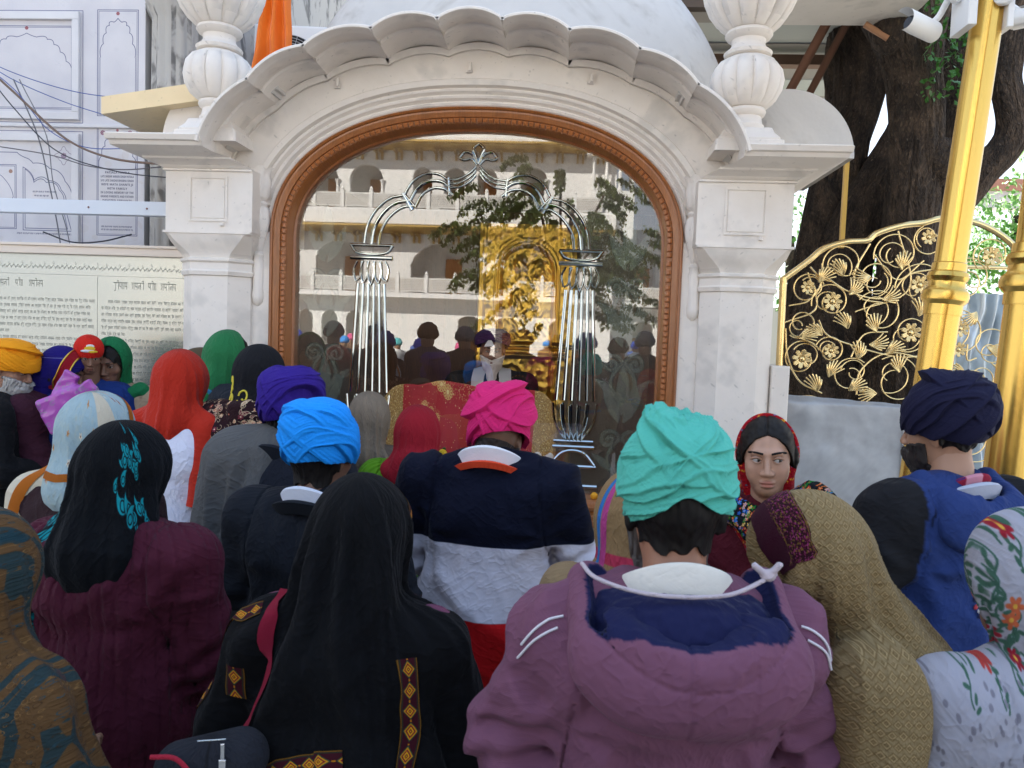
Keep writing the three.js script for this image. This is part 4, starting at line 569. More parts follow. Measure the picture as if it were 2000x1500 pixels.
{ // cameras
  const cam = (lab, p, ry, rz, arm) => { const t = thing('security_camera', lab, 'camera', p, ry, 'security cameras on the golden pole'); t.rotation.z = rz;
    const b = fluted([[.01, -.09], [.032, -.088], [.036, -.08], [.036, .075], [.03, .085], [.01, .088]], 28); b.rotateX(Math.PI / 2); mesh('housing', b, M.white, t); const h = new THREE.CylinderGeometry(.043, .043, .22, 28, 1, true, -1.9, 3.8); h.rotateX(Math.PI / 2); h.rotateZ(Math.PI / 2); h.translate(0, .004, .035); const hd = std([.82, .82, .80], .5, { side: THREE.DoubleSide }); mesh('sun_shield', boxUV(h), hd, t);
    mesh('lens', new THREE.CylinderGeometry(.028, .028, .006, 24).rotateX(Math.PI / 2).translate(0, 0, .09), phy([.01, .01, .015], .1), t); mesh('mount_arm', tube(arm, .014, 12, 8), M.white, t); const bp = lathe([[.01, 0], [.04, .004], [.04, .022], [.03, .03], [.01, .03]], 24); bp.rotateZ(-Math.PI / 2 * Math.sign(arm[arm.length - 1][0])); bp.translate(...arm[arm.length - 1]); mesh('mount_base', bp, M.white, t); };
  cam('white bullet security camera tilted down, on the inner side of the golden pole', [1.93, 3.22, .86], -.9, .25, [[.0, .03, -.06], [.03, .06, -.09], [.07, .09, -.08], [.10, .10, -.06]]);
  cam('white bullet security camera on the outer side of the golden pole', [2.32, 3.24, .95], .9, -.2, [[0, .03, -.06], [-.03, .05, -.09], [-.06, .07, -.1]]);
  const pl = thing('camera_plate', 'pale mounting plate strapped round the golden pole for the cameras', 'mounting plate', [2.16, 3.30, .86]); mesh('plate', bx(-.10, -.065, -.10, .22, -.05, .10, .004), M.white, pl); mesh('plate', bx(.06, .085, -.10, .22, -.05, .08, .004), M.white, pl); mesh('strap', new THREE.TorusGeometry(.064, .007, 6, 30).rotateX(Math.PI / 2).translate(.0, .06, 0), std([.25, .2, .15], .5, { metalness: .6 }), pl);
}
{ const t = thing('tinsel_curtain', 'glinting pale plastic sheet hanging behind the fence between the poles', 'plastic sheet', [2.86, .9, -.45]); const n = 60, m = 40, p = [], idx = []; for (let j = 0; j <= m; j++) for (let i = 0; i <= n; i++) { const u = i / n, v = j / m; p.push(-.1 + u * .3, v * 1.35, .03 * Math.sin(u * 22 + N3(u * 4, v * 4, 0) * 4) + .03 * N3(u * 6, v * 6, 2)); } for (let j = 0; j < m; j++) for (let i = 0; i < n; i++) { const a = j * (n + 1) + i; idx.push(a, a + 1, a + n + 2, a, a + n + 2, a + n + 1); } const g = new THREE.BufferGeometry(); g.setAttribute('position', new THREE.BufferAttribute(new Float32Array(p), 3)); g.setIndex(idx); g.computeVertexNormals(); mesh('sheet', boxUV(g), phy([.55, .62, .66], .15, { metalness: .3, side: THREE.DoubleSide, clearcoat: .6 }), t); mesh('hanging_bar', tube([[-.25, 1.5, 0], [.4, 1.5, 0]], .012, 3, 6), M.brass, t); }
// ---------------------------------------------------------------- the court opposite, mirrored in the window: galleries, tree, crowd
{
  const wall = phy([.80, .79, .765], .5, { map: plasterMap }), gilt = phy([.50, .33, .10], .45, { metalness: .6 }), wood = std([.42, .17, .04], .6), dk = phy([.12, .14, .15], .1);
  const lat = canvasTex(256, 128, (c, W, H) => { c.fillStyle = '#dcd8d0'; c.fillRect(0, 0, W, H); c.fillStyle = '#7b6f64'; for (let j = 0; j < 7; j++) for (let i = 0; i < 14; i++) { c.save(); c.translate(i * 18.3 + (j % 2) * 9 + 8, j * 15 + 20); c.rotate(.785); c.fillRect(-4, -4, 8, 8); c.restore(); } c.fillStyle = '#e6e2da'; c.fillRect(0, 0, W, 12); c.fillRect(0, H - 10, W, 10); });
  const latM = std([.8, .8, .8], .6, { map: lat });
  const railG = new THREE.BoxGeometry(1.3, .72, .08), postG = merge([bx(-.09, .09, 0, .92, -.09, .09), lathe([[.06, .92], [.1, .97], [.06, 1.06], [.01, 1.12]], 10)]);
  const archHole = (x0, x1, y0, y1, r) => { const h = new THREE.Path(), cx = (x0 + x1) / 2, w = (x1 - x0) / 2; h.moveTo(x0, y0); h.lineTo(x1, y0); h.lineTo(x1, y1 - r); const n = 5; for (let k = 0; k < n * 2; k++) { const a0 = k / (2 * n) * Math.PI, a1 = (k + 1) / (2 * n) * Math.PI, am = (a0 + a1) / 2, f = 1.06; h.quadraticCurveTo(cx + Math.cos(am) * w * f, y1 - r + Math.sin(am) * r * f, cx + Math.cos(a1) * w, y1 - r + Math.sin(a1) * r); } h.lineTo(x0, y0); return h; };
  const colG = lathe([[.16, 0], [.16, .12], [.11, .16], [.1, .5], [.12, .8], [.095, .86], [.09, 1.35], [.13, 1.42], [.16, 1.5], [.1, 1.52]], 14);
  function gallery(name, label, x0, x1, zf, storeys) {
    const b = thing(name, label, 'building', [0, 0, 0]);
    mesh('back_wall', bx(x0, x1, 0, storeys[storeys.length - 1].y1 + 1.2, zf + 2.6, zf + 9), wall, b);
    for (const s of storeys) {
      const sh = new THREE.Shape(); sh.moveTo(x0, s.y0); sh.lineTo(x1, s.y0); sh.lineTo(x1, s.y1); sh.lineTo(x0, s.y1); sh.closePath();
      for (const [a, c, top, r] of s.holes) sh.holes.push(archHole(a, c, s.y0 + .02, top, r));
      const g = new THREE.ExtrudeGeometry(sh, { depth: .35, bevelEnabled: false, curveSegments: 3 }); g.translate(0, 0, zf); mesh('storey_wall', crease(g, .4), wall, b);
      mesh('floor_slab', bx(x0, x1, s.y0 - .25, s.y0 - .002, zf - .9, zf + 2.6), wall, b);
      for (const [a, c, top, r, kind] of s.holes) {
        if (kind === 'col') for (const x of [a, c]) { const o = mesh('column', colG, wall, b); o.position.set(x, s.y0, zf - .02); o.scale.y = (top - r - s.y0) / 1.52; }
        if (kind === 'door' || kind === 'col') { const cx = (a + c) / 2; mesh('door', bx(cx - .45, cx + .45, s.y0, s.y0 + 2.1, zf + 2.45, zf + 2.59, .02), wood, b); }
        if (kind === 'win') { const cx = (a + c) / 2; mesh('window', bx(cx - .4, cx + .4, s.y0 + .5, s.y0 + 1.9, zf + .3, zf + .5), dk, b); }
      }
      if (s.rail) for (let x = x0 + .7; x < x1 - .6; x += 1.5) { const o = mesh('railing_panel', railG, latM, b); o.position.set(x + .05, s.y0 + .42, zf - .82); const p = mesh('railing_post', postG, wall, b); p.position.set(x - .7, s.y0, zf - .82); }
      if (s.gilt) { mesh('gilded_cornice', loft([[-.2, .1], [-1.25, .30], [-1.3, .33], [-1.3, .40], [-1.15, .44], [-.2, .5]].map(([z, y]) => [V3(x0, s.y1 + y - .1, zf + z), V3(x1, s.y1 + y - .1, zf + z)]), { closed: false, ang: .3 }), gilt, b); const br = merge([bx(-.05, .05, -.45, 0, -.15, 0), bx(-.05, .05, -.14, 0, -.75, 0)]); for (let x = x0 + .5; x < x1; x += 1.05) { for (const d of [0, .28]) { const o = mesh('gilded_bracket', br, gilt, b); o.position.set(x + d, s.y1 - .02, zf - .01); } } mesh('fascia', bx(x0, x1, s.y1 + .402, s.y1 + 1.1, zf - .95, zf + .2), wall, b); }
    }
    return b;
  }
  const many = (x0, x1, n, w, top, r, kind) => Array.from({ length: n }, (_, i) => { const c = lerp(x0, x1, (i + .5) / n); return [c - w / 2, c + w / 2, top, r, kind]; });
  const S = (y, d) => ({ y0: y, y1: y + 3.1, rail: true, gilt: true, ...d });
  const b = gallery('gallery_building', 'sunlit white arcaded gallery building with golden cornices mirrored in the window', -22, 2.6, 36, [
    { y0: 0, y1: 3.75, holes: [...many(-21, -9, 9, .85, 3.0, .5), [-5.4, -4.2, 2.9, .3, 'door'], [-3.4, -2.2, 2.9, .3, 'door'], [-.6, .8, 2.9, .5, 'door']] },
    S(4.0, { holes: [...many(-21, -10, 3, 2.6, 6.7, 1.1, 'door'), [-8.0, -4.2, 6.75, 1.5, 'door'], [-2.6, .9, 6.75, 1.4, 'door']] }),
    S(8.3, { holes: [...many(-16.5, -9.3, 3, 1.75, 10.7, .8, 'col'), [-8.0, -7.0, 10.6, .5, 'door'], [-6.4, -5.2, 10.6, .6, 'col'], [-4.6, -3.6, 10.6, .5, 'door'], [-2.4, -1.0, 10.7, .6, 'col']] }),
    S(12.5, { holes: [...many(-16, 2, 8, 1.3, 15, .6, 'win')], gilt: false })]);
  const lowB = gallery('gallery_building', 'lower white building with an open roof pavilion mirrored at the right of the window', 2.7, 16, 38, [{ y0: 0, y1: 3.7, holes: many(3.5, 15, 6, 1.1, 3, .5, 'door') }, S(4.0, { holes: many(3.5, 15, 6, 1.1, 6.6, .5, 'door'), gilt: false })]);
  { const k = thing('roof_pavilion', 'small domed white roof pavilion mirrored at the right of the window', 'pavilion', [2.4, 7.1, 36.5]); mesh('base', bx(-1.1, 1.1, 0, 2.4, -1.1, 1.1), wall, k); for (const [x, z] of [[-1, -1], [-.34, -1], [.34, -1], [1, -1], [-1, 1], [1, 1]]) { const o = mesh('column', colG, wall, k); o.position.set(x, 2.4, z); o.scale.set(.8, 1.1, .8); } mesh('eave', bx(-1.4, 1.4, 4.1, 4.3, -1.4, 1.4, .05), wall, k); mesh('dome', lathe([[1.0, 4.3], [1.12, 4.7], [.9, 5.2], [.4, 5.6], [.06, 5.8], [.05, 6.2], [.01, 6.3]], 24), wall, k); }
}
{ // feathery tree in the court
  const t = thing('court_tree', 'feathery green tree in the sunlit court mirrored in the window', 'tree', [.3, 0, 13.6]);
  mesh('trunk', trunkGeo([[.3, 0, 0, .24], [.2, 1.5, 0, .18], [0, 2.8, .1, .15], [.1, 4.0, 0, .08], [.2, 5.0, 0, .03]], .8, 24, 8, 4), M.bark, t);
  const tips = []; for (let k = 0; k < 150; k++) { const a = rr(0, 6.28), u = Math.cbrt(rnd()), el = rr(-1, 1); const x = Math.cos(a) * u * 2.75 * Math.sqrt(1 - el * el * .8), y = 3.95 + el * 1.95 * u + .2 * Math.sin(a * 2), z = Math.sin(a) * u * 1.7; tips.push([x, y, z, a]); }
  for (let k = 0; k < 9; k++) { const p = tips[k * 13]; mesh('branch', tube([[.1, 2.2 + k * .18, 0], [p[0] * .5, lerp(2.6, p[1], .6), p[2] * .5], [p[0], p[1], p[2]]], .03, 10, 5), M.bark, t); }
  mesh('crown', leafCloud(27000, null, k => { const p = tips[k % 150], l = rnd(); return [p[0] + Math.cos(p[3]) * l * .65 + rr(-.09, .09), p[1] + .12 - .35 * l * l + rr(-.07, .07), p[2] + Math.sin(p[3]) * l * .5 + rr(-.1, .1)]; }, .115), leafMat([.15, .20, .05]), t);
}
{ // leafy branch overhanging the front of the court
  const t = thing('overhanging_branch', 'dark leafy branch hanging down, mirrored along the top of the window', 'branch', [.9, 0, 3.4]);
  mesh('bough', tube([[2.4, 5.6, -.2], [1.4, 5.25, 0], [.6, 5.05, .1], [.05, 4.9, .1], [-.8, 5.0, .1], [-1.5, 5.05, 0]], .03, 30, 7), M.bark, t);
  mesh('leaves', leafCloud(330, null, k => { const u = rnd(); const c = [[.55, 4.72], [.2, 4.75], [.9, 4.72], [.75, 4.55], [-.9, 4.83], [1.2, 4.8]][k % 6]; return [c[0] + rr(-.16, .16), c[1] + rr(-.16, .2), .1 + rr(-.1, .1)]; }, .11), leafMat([.04, .07, .03]), t);
}
// ---------------------------------------------------------------- people: distance fields meshed as closed surfaces
function surfNet(f, lo, hi, h) {
  const nx = Math.ceil((hi[0] - lo[0]) / h) + 1, ny = Math.ceil((hi[1] - lo[1]) / h) + 1, nz = Math.ceil((hi[2] - lo[2]) / h) + 1, B = 8, sxy = nx * ny;
  const F = new Float32Array(nx * ny * nz), done = new Uint8Array(nx * ny * nz), R = B * h * .87 * 1.4 + h;
  const act = [];
  for (let k = 0; k < nz; k += B) for (let j = 0; j < ny; j += B) for (let i = 0; i < nx; i += B) {
    const d = f(lo[0] + (i + B / 2) * h, lo[1] + (j + B / 2) * h, lo[2] + (k + B / 2) * h);
    if (Math.abs(d) < R) act.push(i, j, k); else { const K = Math.min(nz, k + B), Jm = Math.min(ny, j + B), I = Math.min(nx, i + B), s = d > 0 ? 1 : -1; for (let c = k; c < K; c++) for (let b = j; b < Jm; b++) for (let a = i; a < I; a++) { const q = c * sxy + b * nx + a; if (!done[q]) F[q] = s; } }
  }
  for (let q = 0; q < act.length; q += 3) { const K = Math.min(nz, act[q + 2] + B + 1), Jm = Math.min(ny, act[q + 1] + B + 1), I = Math.min(nx, act[q] + B + 1); for (let c = act[q + 2]; c < K; c++) for (let b = act[q + 1]; b < Jm; b++) for (let a = act[q]; a < I; a++) { const m = c * sxy + b * nx + a; if (!done[m]) { done[m] = 1; F[m] = f(lo[0] + a * h, lo[1] + b * h, lo[2] + c * h); } } }
  const vid = new Int32Array(nx * ny * nz).fill(-1), pos = [], idx = [];
  const off = [0, 1, nx, nx + 1, sxy, sxy + 1, sxy + nx, sxy + nx + 1], E = [[0, 1], [2, 3], [4, 5], [6, 7], [0, 2], [1, 3], [4, 6], [5, 7], [0, 4], [1, 5], [2, 6], [3, 7]];
  for (let q = 0; q < act.length; q += 3) { const K = Math.min(nz - 1, act[q + 2] + B), Jm = Math.min(ny - 1, act[q + 1] + B), I = Math.min(nx - 1, act[q] + B);
    for (let c = act[q + 2]; c < K; c++) for (let b = act[q + 1]; b < Jm; b++) for (let a = act[q]; a < I; a++) {
      const m = c * sxy + b * nx + a; let s = 0; for (let e = 0; e < 8; e++) if (F[m + off[e]] < 0) s |= 1 << e; if (s === 0 || s === 255) continue;
      let X = 0, Y = 0, Z = 0, n = 0; for (const [u, v] of E) { const A = F[m + off[u]], C = F[m + off[v]]; if ((A < 0) === (C < 0)) continue; const t = A / (A - C); X += (u & 1) + t * ((v & 1) - (u & 1)); Y += (u >> 1 & 1) + t * ((v >> 1 & 1) - (u >> 1 & 1)); Z += (u >> 2) + t * ((v >> 2) - (u >> 2)); n++; }
      vid[m] = pos.length / 3; pos.push(lo[0] + (a + X / n) * h, lo[1] + (b + Y / n) * h, lo[2] + (c + Z / n) * h);
    } }
  const quad = (a, b, c, d, fl) => { if (a < 0 || b < 0 || c < 0 || d < 0) return; fl ? idx.push(a, c, b, a, d, c) : idx.push(a, b, c, a, c, d); };
  for (let q = 0; q < act.length; q += 3) { const K = Math.min(nz - 1, act[q + 2] + B), Jm = Math.min(ny - 1, act[q + 1] + B), I = Math.min(nx - 1, act[q] + B);
    for (let c = Math.max(1, act[q + 2]); c < K; c++) for (let b = Math.max(1, act[q + 1]); b < Jm; b++) for (let a = Math.max(1, act[q]); a < I; a++) {
      const m = c * sxy + b * nx + a, A = F[m] < 0;
      if (A !== (F[m + 1] < 0)) quad(vid[m - nx - sxy], vid[m - sxy], vid[m], vid[m - nx], !A);
      if (A !== (F[m + nx] < 0)) quad(vid[m - 1 - sxy], vid[m - 1], vid[m], vid[m - sxy], !A);
      if (A !== (F[m + sxy] < 0)) quad(vid[m - 1 - nx], vid[m - nx], vid[m], vid[m - 1], !A);
    } }
  const P = new Float32Array(pos), N = new Float32Array(pos.length), e = h * .5;
  for (let i = 0; i < P.length; i += 3) { const x = P[i], y = P[i + 1], z = P[i + 2]; const f0 = f(x, y, z); let a = f(x + e, y, z) - f0, b = f(x, y + e, z) - f0, c = f(x, y, z + e) - f0; const l = Math.hypot(a, b, c) || 1; N[i] = a / l; N[i + 1] = b / l; N[i + 2] = c / l; }
  const g = new THREE.BufferGeometry(); g.setAttribute('position', new THREE.BufferAttribute(P, 3)); g.setAttribute('normal', new THREE.BufferAttribute(N, 3)); g.setIndex(idx); return g;
}
const cap = (a, b, ra, rb = ra) => { const [ax, ay, az] = a, dx = b[0] - ax, dy = b[1] - ay, dz = b[2] - az, L = dx * dx + dy * dy + dz * dz || 1e-9; return (x, y, z) => { const px = x - ax, py = y - ay, pz = z - az, t = Math.min(1, Math.max(0, (px * dx + py * dy + pz * dz) / L)), qx = px - t * dx, qy = py - t * dy, qz = pz - t * dz; return Math.sqrt(qx * qx + qy * qy + qz * qz) - (ra + (rb - ra) * t); }; };
// capsule flattened front to back by s
const capE = (a, b, ra, rb, s) => { const c = cap([a[0], a[1], a[2] / s], [b[0], b[1], b[2] / s], ra, rb); return (x, y, z) => c(x, y, z / s) * s; };
const ell = (c, r, rx = 0, rz = 0) => { const cx = Math.cos(rx), sx = Math.sin(rx), cz = Math.cos(rz), sz = Math.sin(rz); return (x, y, z) => { x -= c[0]; y -= c[1]; z -= c[2]; if (rz) { const t = x * cz + y * sz; y = -x * sz + y * cz; x = t; } if (rx) { const t = y * cx + z * sx; z = -y * sx + z * cx; y = t; } const a = x / r[0], b = y / r[1], d = z / r[2], k0 = Math.sqrt(a * a + b * b + d * d), e = a / r[0], g = b / r[1], i = d / r[2], k1 = Math.sqrt(e * e + g * g + i * i) || 1e-9; return k0 < 1e-6 ? -Math.min(...r) : k0 * (k0 - 1) / k1; }; };
const smin = (a, b, k) => { const h = Math.max(k - Math.abs(a - b), 0) / k; return Math.min(a, b) - h * h * k * .25; };
const U = (k, ...fs) => (x, y, z) => { let d = fs[0](x, y, z); for (let i = 1; i < fs.length; i++) d = smin(d, fs[i](x, y, z), k); return d; };
const sub = (f, g, k = .01) => (x, y, z) => -smin(-f(x, y, z), g(x, y, z), k);
const fat = (f, t) => (x, y, z) => f(x, y, z) - t;
// creased cloth: long soft folds and sharper pulls
const rdg = n => 1.06 - Math.sqrt(n * n + .018);
const folds = (f, amp, sd = 0, fx = 7, fy = 3, fz = 7) => (x, y, z) => { const d = f(x, y, z); if (Math.abs(d) > .06) return d; const w = N3(x * 3 + sd, y * 3, z * 3), a = rdg(N3(x * fx * .8 + w + sd, y * fy * .9 + w + x * 2, z * fz * .8)), b = rdg(N3(x * fx * 1.7 + 9 + sd, y * fy * 1.5 - x * 5 + w, z * fz * 1.7)); return d - amp * (1.15 * a * a * a + .38 * b * b * b - .75 + .7 * w); };
// hanging pleats running down from the point (cx,cy,cz)
const pleats = (f, amp, n, sd, y0, y1, cx = 0, cz = 0) => (x, y, z) => { const d = f(x, y, z); if (Math.abs(d) > .06) return d; const a = Math.atan2(x - cx, z - cz), w = sstep(y0, y1, y), ca = Math.cos(a), sa = Math.sin(a), q = a * n + 6 * N3(ca * 1.4 + sd, y * 1.6, sa * 1.4), s = Math.pow(.5 + .5 * Math.sin(q), 1.8) - .35, b = rdg(N3(ca * 4 + sd, y * 2.2 + ca, sa * 4)), c = rdg(N3(x * 5 + sd, y * 7 + x * 4, z * 5)); return d - amp * w * (1.15 * s + .6 * (b * b * b - .4)) - amp * (.4 * (c * c * c - .4) + .4 * N3(x * 5 + sd, y * 5, z * 5)); };
const cylUV = (H = 1.8) => (x, y, z) => [.5 + Math.atan2(x, -z) / (2 * Math.PI), y / H];
function sdf(name, f, lo, hi, h, mat, parent, { uv, color } = {}) {
  const g = surfNet(f, lo, hi, h), p = g.attributes.position;
  const U2 = new Float32Array(p.count * 2), fn = uv || cylUV(); for (let i = 0; i < p.count; i++) { const q = fn(p.getX(i), p.getY(i), p.getZ(i)); U2[2 * i] = q[0]; U2[2 * i + 1] = q[1]; } g.setAttribute('uv', new THREE.BufferAttribute(U2, 2));
  if (color) { const c = new Float32Array(p.count * 3); for (let i = 0; i < p.count; i++) c.set(color(p.getX(i), p.getY(i), p.getZ(i)), i * 3); g.setAttribute('color', new THREE.BufferAttribute(c, 3)); }
  return mesh(name, g, mat, parent);
}
const strip3 = g => { const o = new THREE.BufferGeometry(); g = g.index ? g.toNonIndexed() : g; for (const k of ['position', 'normal', 'color']) if (g.attributes[k]) o.setAttribute(k, g.attributes[k]); if (!o.attributes.color) o.setAttribute('color', new THREE.BufferAttribute(new Float32Array(o.attributes.position.count * 3).fill(1), 3)); return o; };
const weave = noiseTex(512, (u, v) => { const a = 1 - Math.abs(tile(u, v, 9, 3)) * 2, b = 1 - Math.abs(tile(u + .37, v + .11, 16, 2)) * 2.2; return .12 + .42 * a * a * Math.abs(a) + .22 * b * b + .05 * Math.sin(u * 2 * Math.PI * 110) * Math.sin(v * 2 * Math.PI * 110); }); weave.repeat.set(3.2, 4.4);
const cloth = (c, o = {}) => phy(c, .92, { bumpMap: weave, bumpScale: .0055, specularIntensity: .35, sheen: .10, sheenRoughness: .6, sheenColor: new THREE.Color(.5, .5, .5), side: THREE.DoubleSide, ...o });
const skinBump = grain;
const skinMat = c => phy(c, .5, { vertexColors: true, clearcoat: .08, clearcoatRoughness: .5 });
const HAIRMAT = phy([.010, .008, .007], .5, { specularIntensity: .35, side: THREE.DoubleSide });
// head in its own axes: chin near -.115, crown near +.115, face towards +z
function headField(o = {}) {
  const w = o.w || 1; let f = U(.03, ell([0, .028, -.016], [.077 * w, .09, .097]), ell([0, -.03, .026], [.061 * w, .086, .064]), ell([0, -.085, .052], [.034 * w, .026, .034]));
  f = U(.022, f, ell([-.043 * w, -.022, .056], [.02, .018, .02]), ell([.043 * w, -.022, .056], [.02, .018, .02]));
  f = U(.016, f, cap([-.038, .028, .082 - (o.soft ? .004 : 0)], [-.012, .027, .088 - (o.soft ? .003 : 0)], .009, .008), cap([.038, .028, .082 - (o.soft ? .004 : 0)], [.012, .027, .088 - (o.soft ? .003 : 0)], .009, .008), ...(o.soft ? [ell([-.034, -.045, .058], [.026, .03, .024]), ell([.034, -.045, .058], [.026, .03, .024])] : []));
  f = sub(f, ell([-.031, .006, .101], [.019, .0115, .017]), .012); f = sub(f, ell([.031, .006, .101], [.019, .0115, .017]), .012);
  f = U(.010, f, cap([0, .018, .086], [0, -.030, .108], .0065, .0105), ell([-.0125, -.034, .098], [.0085, .0075, .01]), ell([.0125, -.034, .098], [.0085, .0075, .01]));
  f = U(.006, f, ell([0, -.0605, .0905], [.0225, .0062, .0105]), ell([0, -.0725, .0885], [.0195, .0075, .0115]));
  f = U(.008, f, ell([-.080 * w, -.004, -.012], [.009, .031, .019]), ell([.080 * w, -.004, -.012], [.009, .031, .019]));
  return U(.03, f, cap([0, -.07, -.022], [0, -.19, -.035], .054 * w, .060 * w));
}
const mixc = (a, b, t) => [lerp(a[0], b[0], t), lerp(a[1], b[1], t), lerp(a[2], b[2], t)];
function headColor(o) { const S = o.skin, lip = o.lip || [S[0] * .85, S[1] * .55, S[2] * .6], stub = o.stubble || 0; return (x, y, z) => { let c = S; const n = .94 + .12 * N3(x * 50, y * 50, z * 50); const l = Math.max(0, 1 - Math.hypot(x / .023, (y + .066) / .0125)) * (z > .07 ? 1 : 0); c = mixc(c, lip, clamp(l * 3)); const ck = Math.exp(-(((Math.abs(x) - .04) / .018) ** 2 + ((y + .03) / .02) ** 2)); c = mixc(c, [S[0], S[1] * .82, S[2] * .8], ck * .35); return [c[0] * n, c[1] * n, c[2] * n]; }; }
const HANDS = [];
const RT = (m, p) => { const v = V3(...p).applyMatrix4(m); return [v.x, v.y, v.z]; };
// person facing +z in its own axes, feet on y = 0
function person(o) {
  const root = thing('person', o.label, 'person', [o.at[0], 0, o.at[1]], (o.face || 0) * D2R, o.group || 'worshippers crowding before the shrine');
  const s = (o.h || 1.68) / 1.7, bk = o.bulk || 1, lean = (o.lean || 0) * D2R, sw = (o.sh || .185) * s, hipY = .92 * s;
  const J = (x, y, z) => { const yy = y * s - hipY, zz = z * s; const c = Math.cos(lean), n = Math.sin(lean); return [x * s, hipY + yy * c - zz * n, yy * n + zz * c]; };
  const sh = [1, -1].map(q => J(q * sw / s, 1.372, -.01)), el = [], wr = [];
  [0, 1].forEach(i => { const q = i ? -1 : 1, A = (o.arms && (Array.isArray(o.arms[0]) ? o.arms[i] : o.arms)) || [.27, 1.12, .02, .10, 1.10, .24]; el.push(J(q * A[0], A[1], A[2])); wr.push(J(q * A[3], A[4], A[5])); });
  const hipL = [.09 * s * bk, hipY, 0], hm = new THREE.Matrix4(), hp = J(o.headX || 0, 1.585 + (o.headY || 0), .035 + (o.headZ || 0));
  hm.makeRotationFromEuler(new THREE.Euler((o.hp || 0) * D2R + lean * .8, (o.hy || 0) * D2R, (o.hr || 0) * D2R, 'YXZ')); hm.setPosition(...hp); const hs = o.hs || 1; hm.scale(V3(hs, hs, hs));
  const torso = t => U(.05 * s, capE(J(0, 1.0, 0), J(0, 1.12, 0), .155 * s * bk + t, .145 * s * bk + t, .72), capE(J(0, 1.15, 0), J(0, 1.26, -.005), .150 * s * bk + t, .160 * s * bk + t, .70), cap(sh[0], J(.045, 1.415, -.02), .052 * s + t, .034 * s + t), cap(sh[1], J(-.045, 1.415, -.02), .052 * s + t, .034 * s + t), capE(J(-.085, 1.29, -.02), J(.085, 1.29, -.02), .098 * s * bk + t, .098 * s * bk + t, .85), capE(J(0, .93, -.01), J(0, .99, -.01), .16 * s * bk + t, .158 * s * bk + t, .75));
  const arm = (i, t, u = t) => U(.03, cap(sh[i], el[i], .054 * s * Math.sqrt(bk) + t, .043 * s + t), cap(el[i], wr[i], .043 * s + t, .031 * s + u));
  const neck = cap(J(0, 1.40, -.02), RT(hm, [0, -.06, -.02]), .062 * s, .054 * s);
  const legs = t => U(.03, cap(hipL, [.10 * s, .48 * s, .01], .085 * s + t, .058 * s + t), cap([.10 * s, .48 * s, .01], [.10 * s, .07 * s, -.02], .056 * s + t, .042 * s + t), cap([-hipL[0], hipY, 0], [-.10 * s, .48 * s, .01], .085 * s + t, .058 * s + t), cap([-.10 * s, .48 * s, .01], [-.10 * s, .07 * s, -.02], .056 * s + t, .042 * s + t));
  const ext = (() => { const P = [...sh, ...el, ...wr, J(0, 1.0, 0), hp]; const lo = [0, 1, 2].map(k => Math.min(...P.map(p => p[k])) - .26), hi = [0, 1, 2].map(k => Math.max(...P.map(p => p[k])) + .26); return { lo, hi }; })();
  const sk = o.skin || [.33, .185, .115];
  // body: trunk, limbs, hands with fingers and head, one geometry
  const parts = [];
  { const bf = U(.03, torso(-.012), arm(0, -.006), arm(1, -.006), neck, legs(-.006), cap([.10 * s, .04, -.03], [.11 * s, .03, .14], .035, .028), cap([-.10 * s, .04, -.03], [-.11 * s, .03, .14], .035, .028)); parts.push(strip3(surfNet(bf, [ext.lo[0], -.02, ext.lo[2]], [ext.hi[0], hp[1] - .04, ext.hi[2]], .02))); }
  { const g = surfNet(headField(o), [-.11, -.2, -.13], [.11, .135, .13], o.fine ? .0032 : .006), p = g.attributes.position, cf = headColor({ ...o, skin: [1, 1, 1], lip: o.lip || [.95, .62, .62] }), c = new Float32Array(p.count * 3); for (let i = 0; i < p.count; i++) c.set(cf(p.getX(i), p.getY(i), p.getZ(i)), 3 * i); g.setAttribute('color', new THREE.BufferAttribute(c, 3)); g.applyMatrix4(hm); parts.push(strip3(g)); }
  [0, 1].forEach(i => { const d = V3(...wr[i]).sub(V3(...el[i])).normalize(), q = new THREE.Quaternion().setFromUnitVectors(V3(0, 0, 1), d), side = i ? -1 : 1; if (!HANDS[i]) { const fs = [ell([0, 0, .045], [.036, .016, .045]), cap([0, 0, -.02], [0, 0, .03], .026, .026)]; [[-.027, .062], [-.009, .072], [.009, .068], [.026, .054]].forEach(([x, l]) => { fs.push(cap([x, 0, .08], [x * 1.1, -.012, .08 + l * .5], .0088, .0082), cap([x * 1.1, -.012, .08 + l * .5], [x * 1.1, -.038, .08 + l * .85], .0082, .0068)); }); fs.push(cap([-.03 * side, -.004, .02], [-.052 * side, -.018, .055], .0115, .0095), cap([-.052 * side, -.018, .055], [-.05 * side, -.03, .085], .0092, .0075)); HANDS[i] = surfNet(U(.008, ...fs), [-.08, -.07, -.06], [.08, .04, .17], .0055); } const g = HANDS[i].clone(); g.applyMatrix4(new THREE.Matrix4().compose(V3(...wr[i]), q, V3(s, s, s))); parts.push(strip3(g)); });
  const body = mesh('body', mergeGeometries(parts), skinMat(sk), root);
  const K = { root, s, J, sh, el, wr, hm, hp, torso, arm, legs, ext, neck, o };
  if (!o.noLegs) sdf('trousers', fat(legs(.012), 0), [-.25, .05, -.16], [.25, hipY + .06, .16], .018, cloth(o.legCol || [.03, .03, .04]), root);
  for (const q of [1, -1]) sdf('shoe', U(.02, cap([q * .10 * s, .042, -.04], [q * .112 * s, .035, .17], .043, .036), cap([q * .10 * s, .06, -.03], [q * .10 * s, .10, -.02], .045, .045)), [-.22, -.01, -.12], [.22, .16, .24], .012, std(o.shoeCol || [.04, .03, .025], .5), root);
  if (o.face3) faceParts(K);
  return K;
}
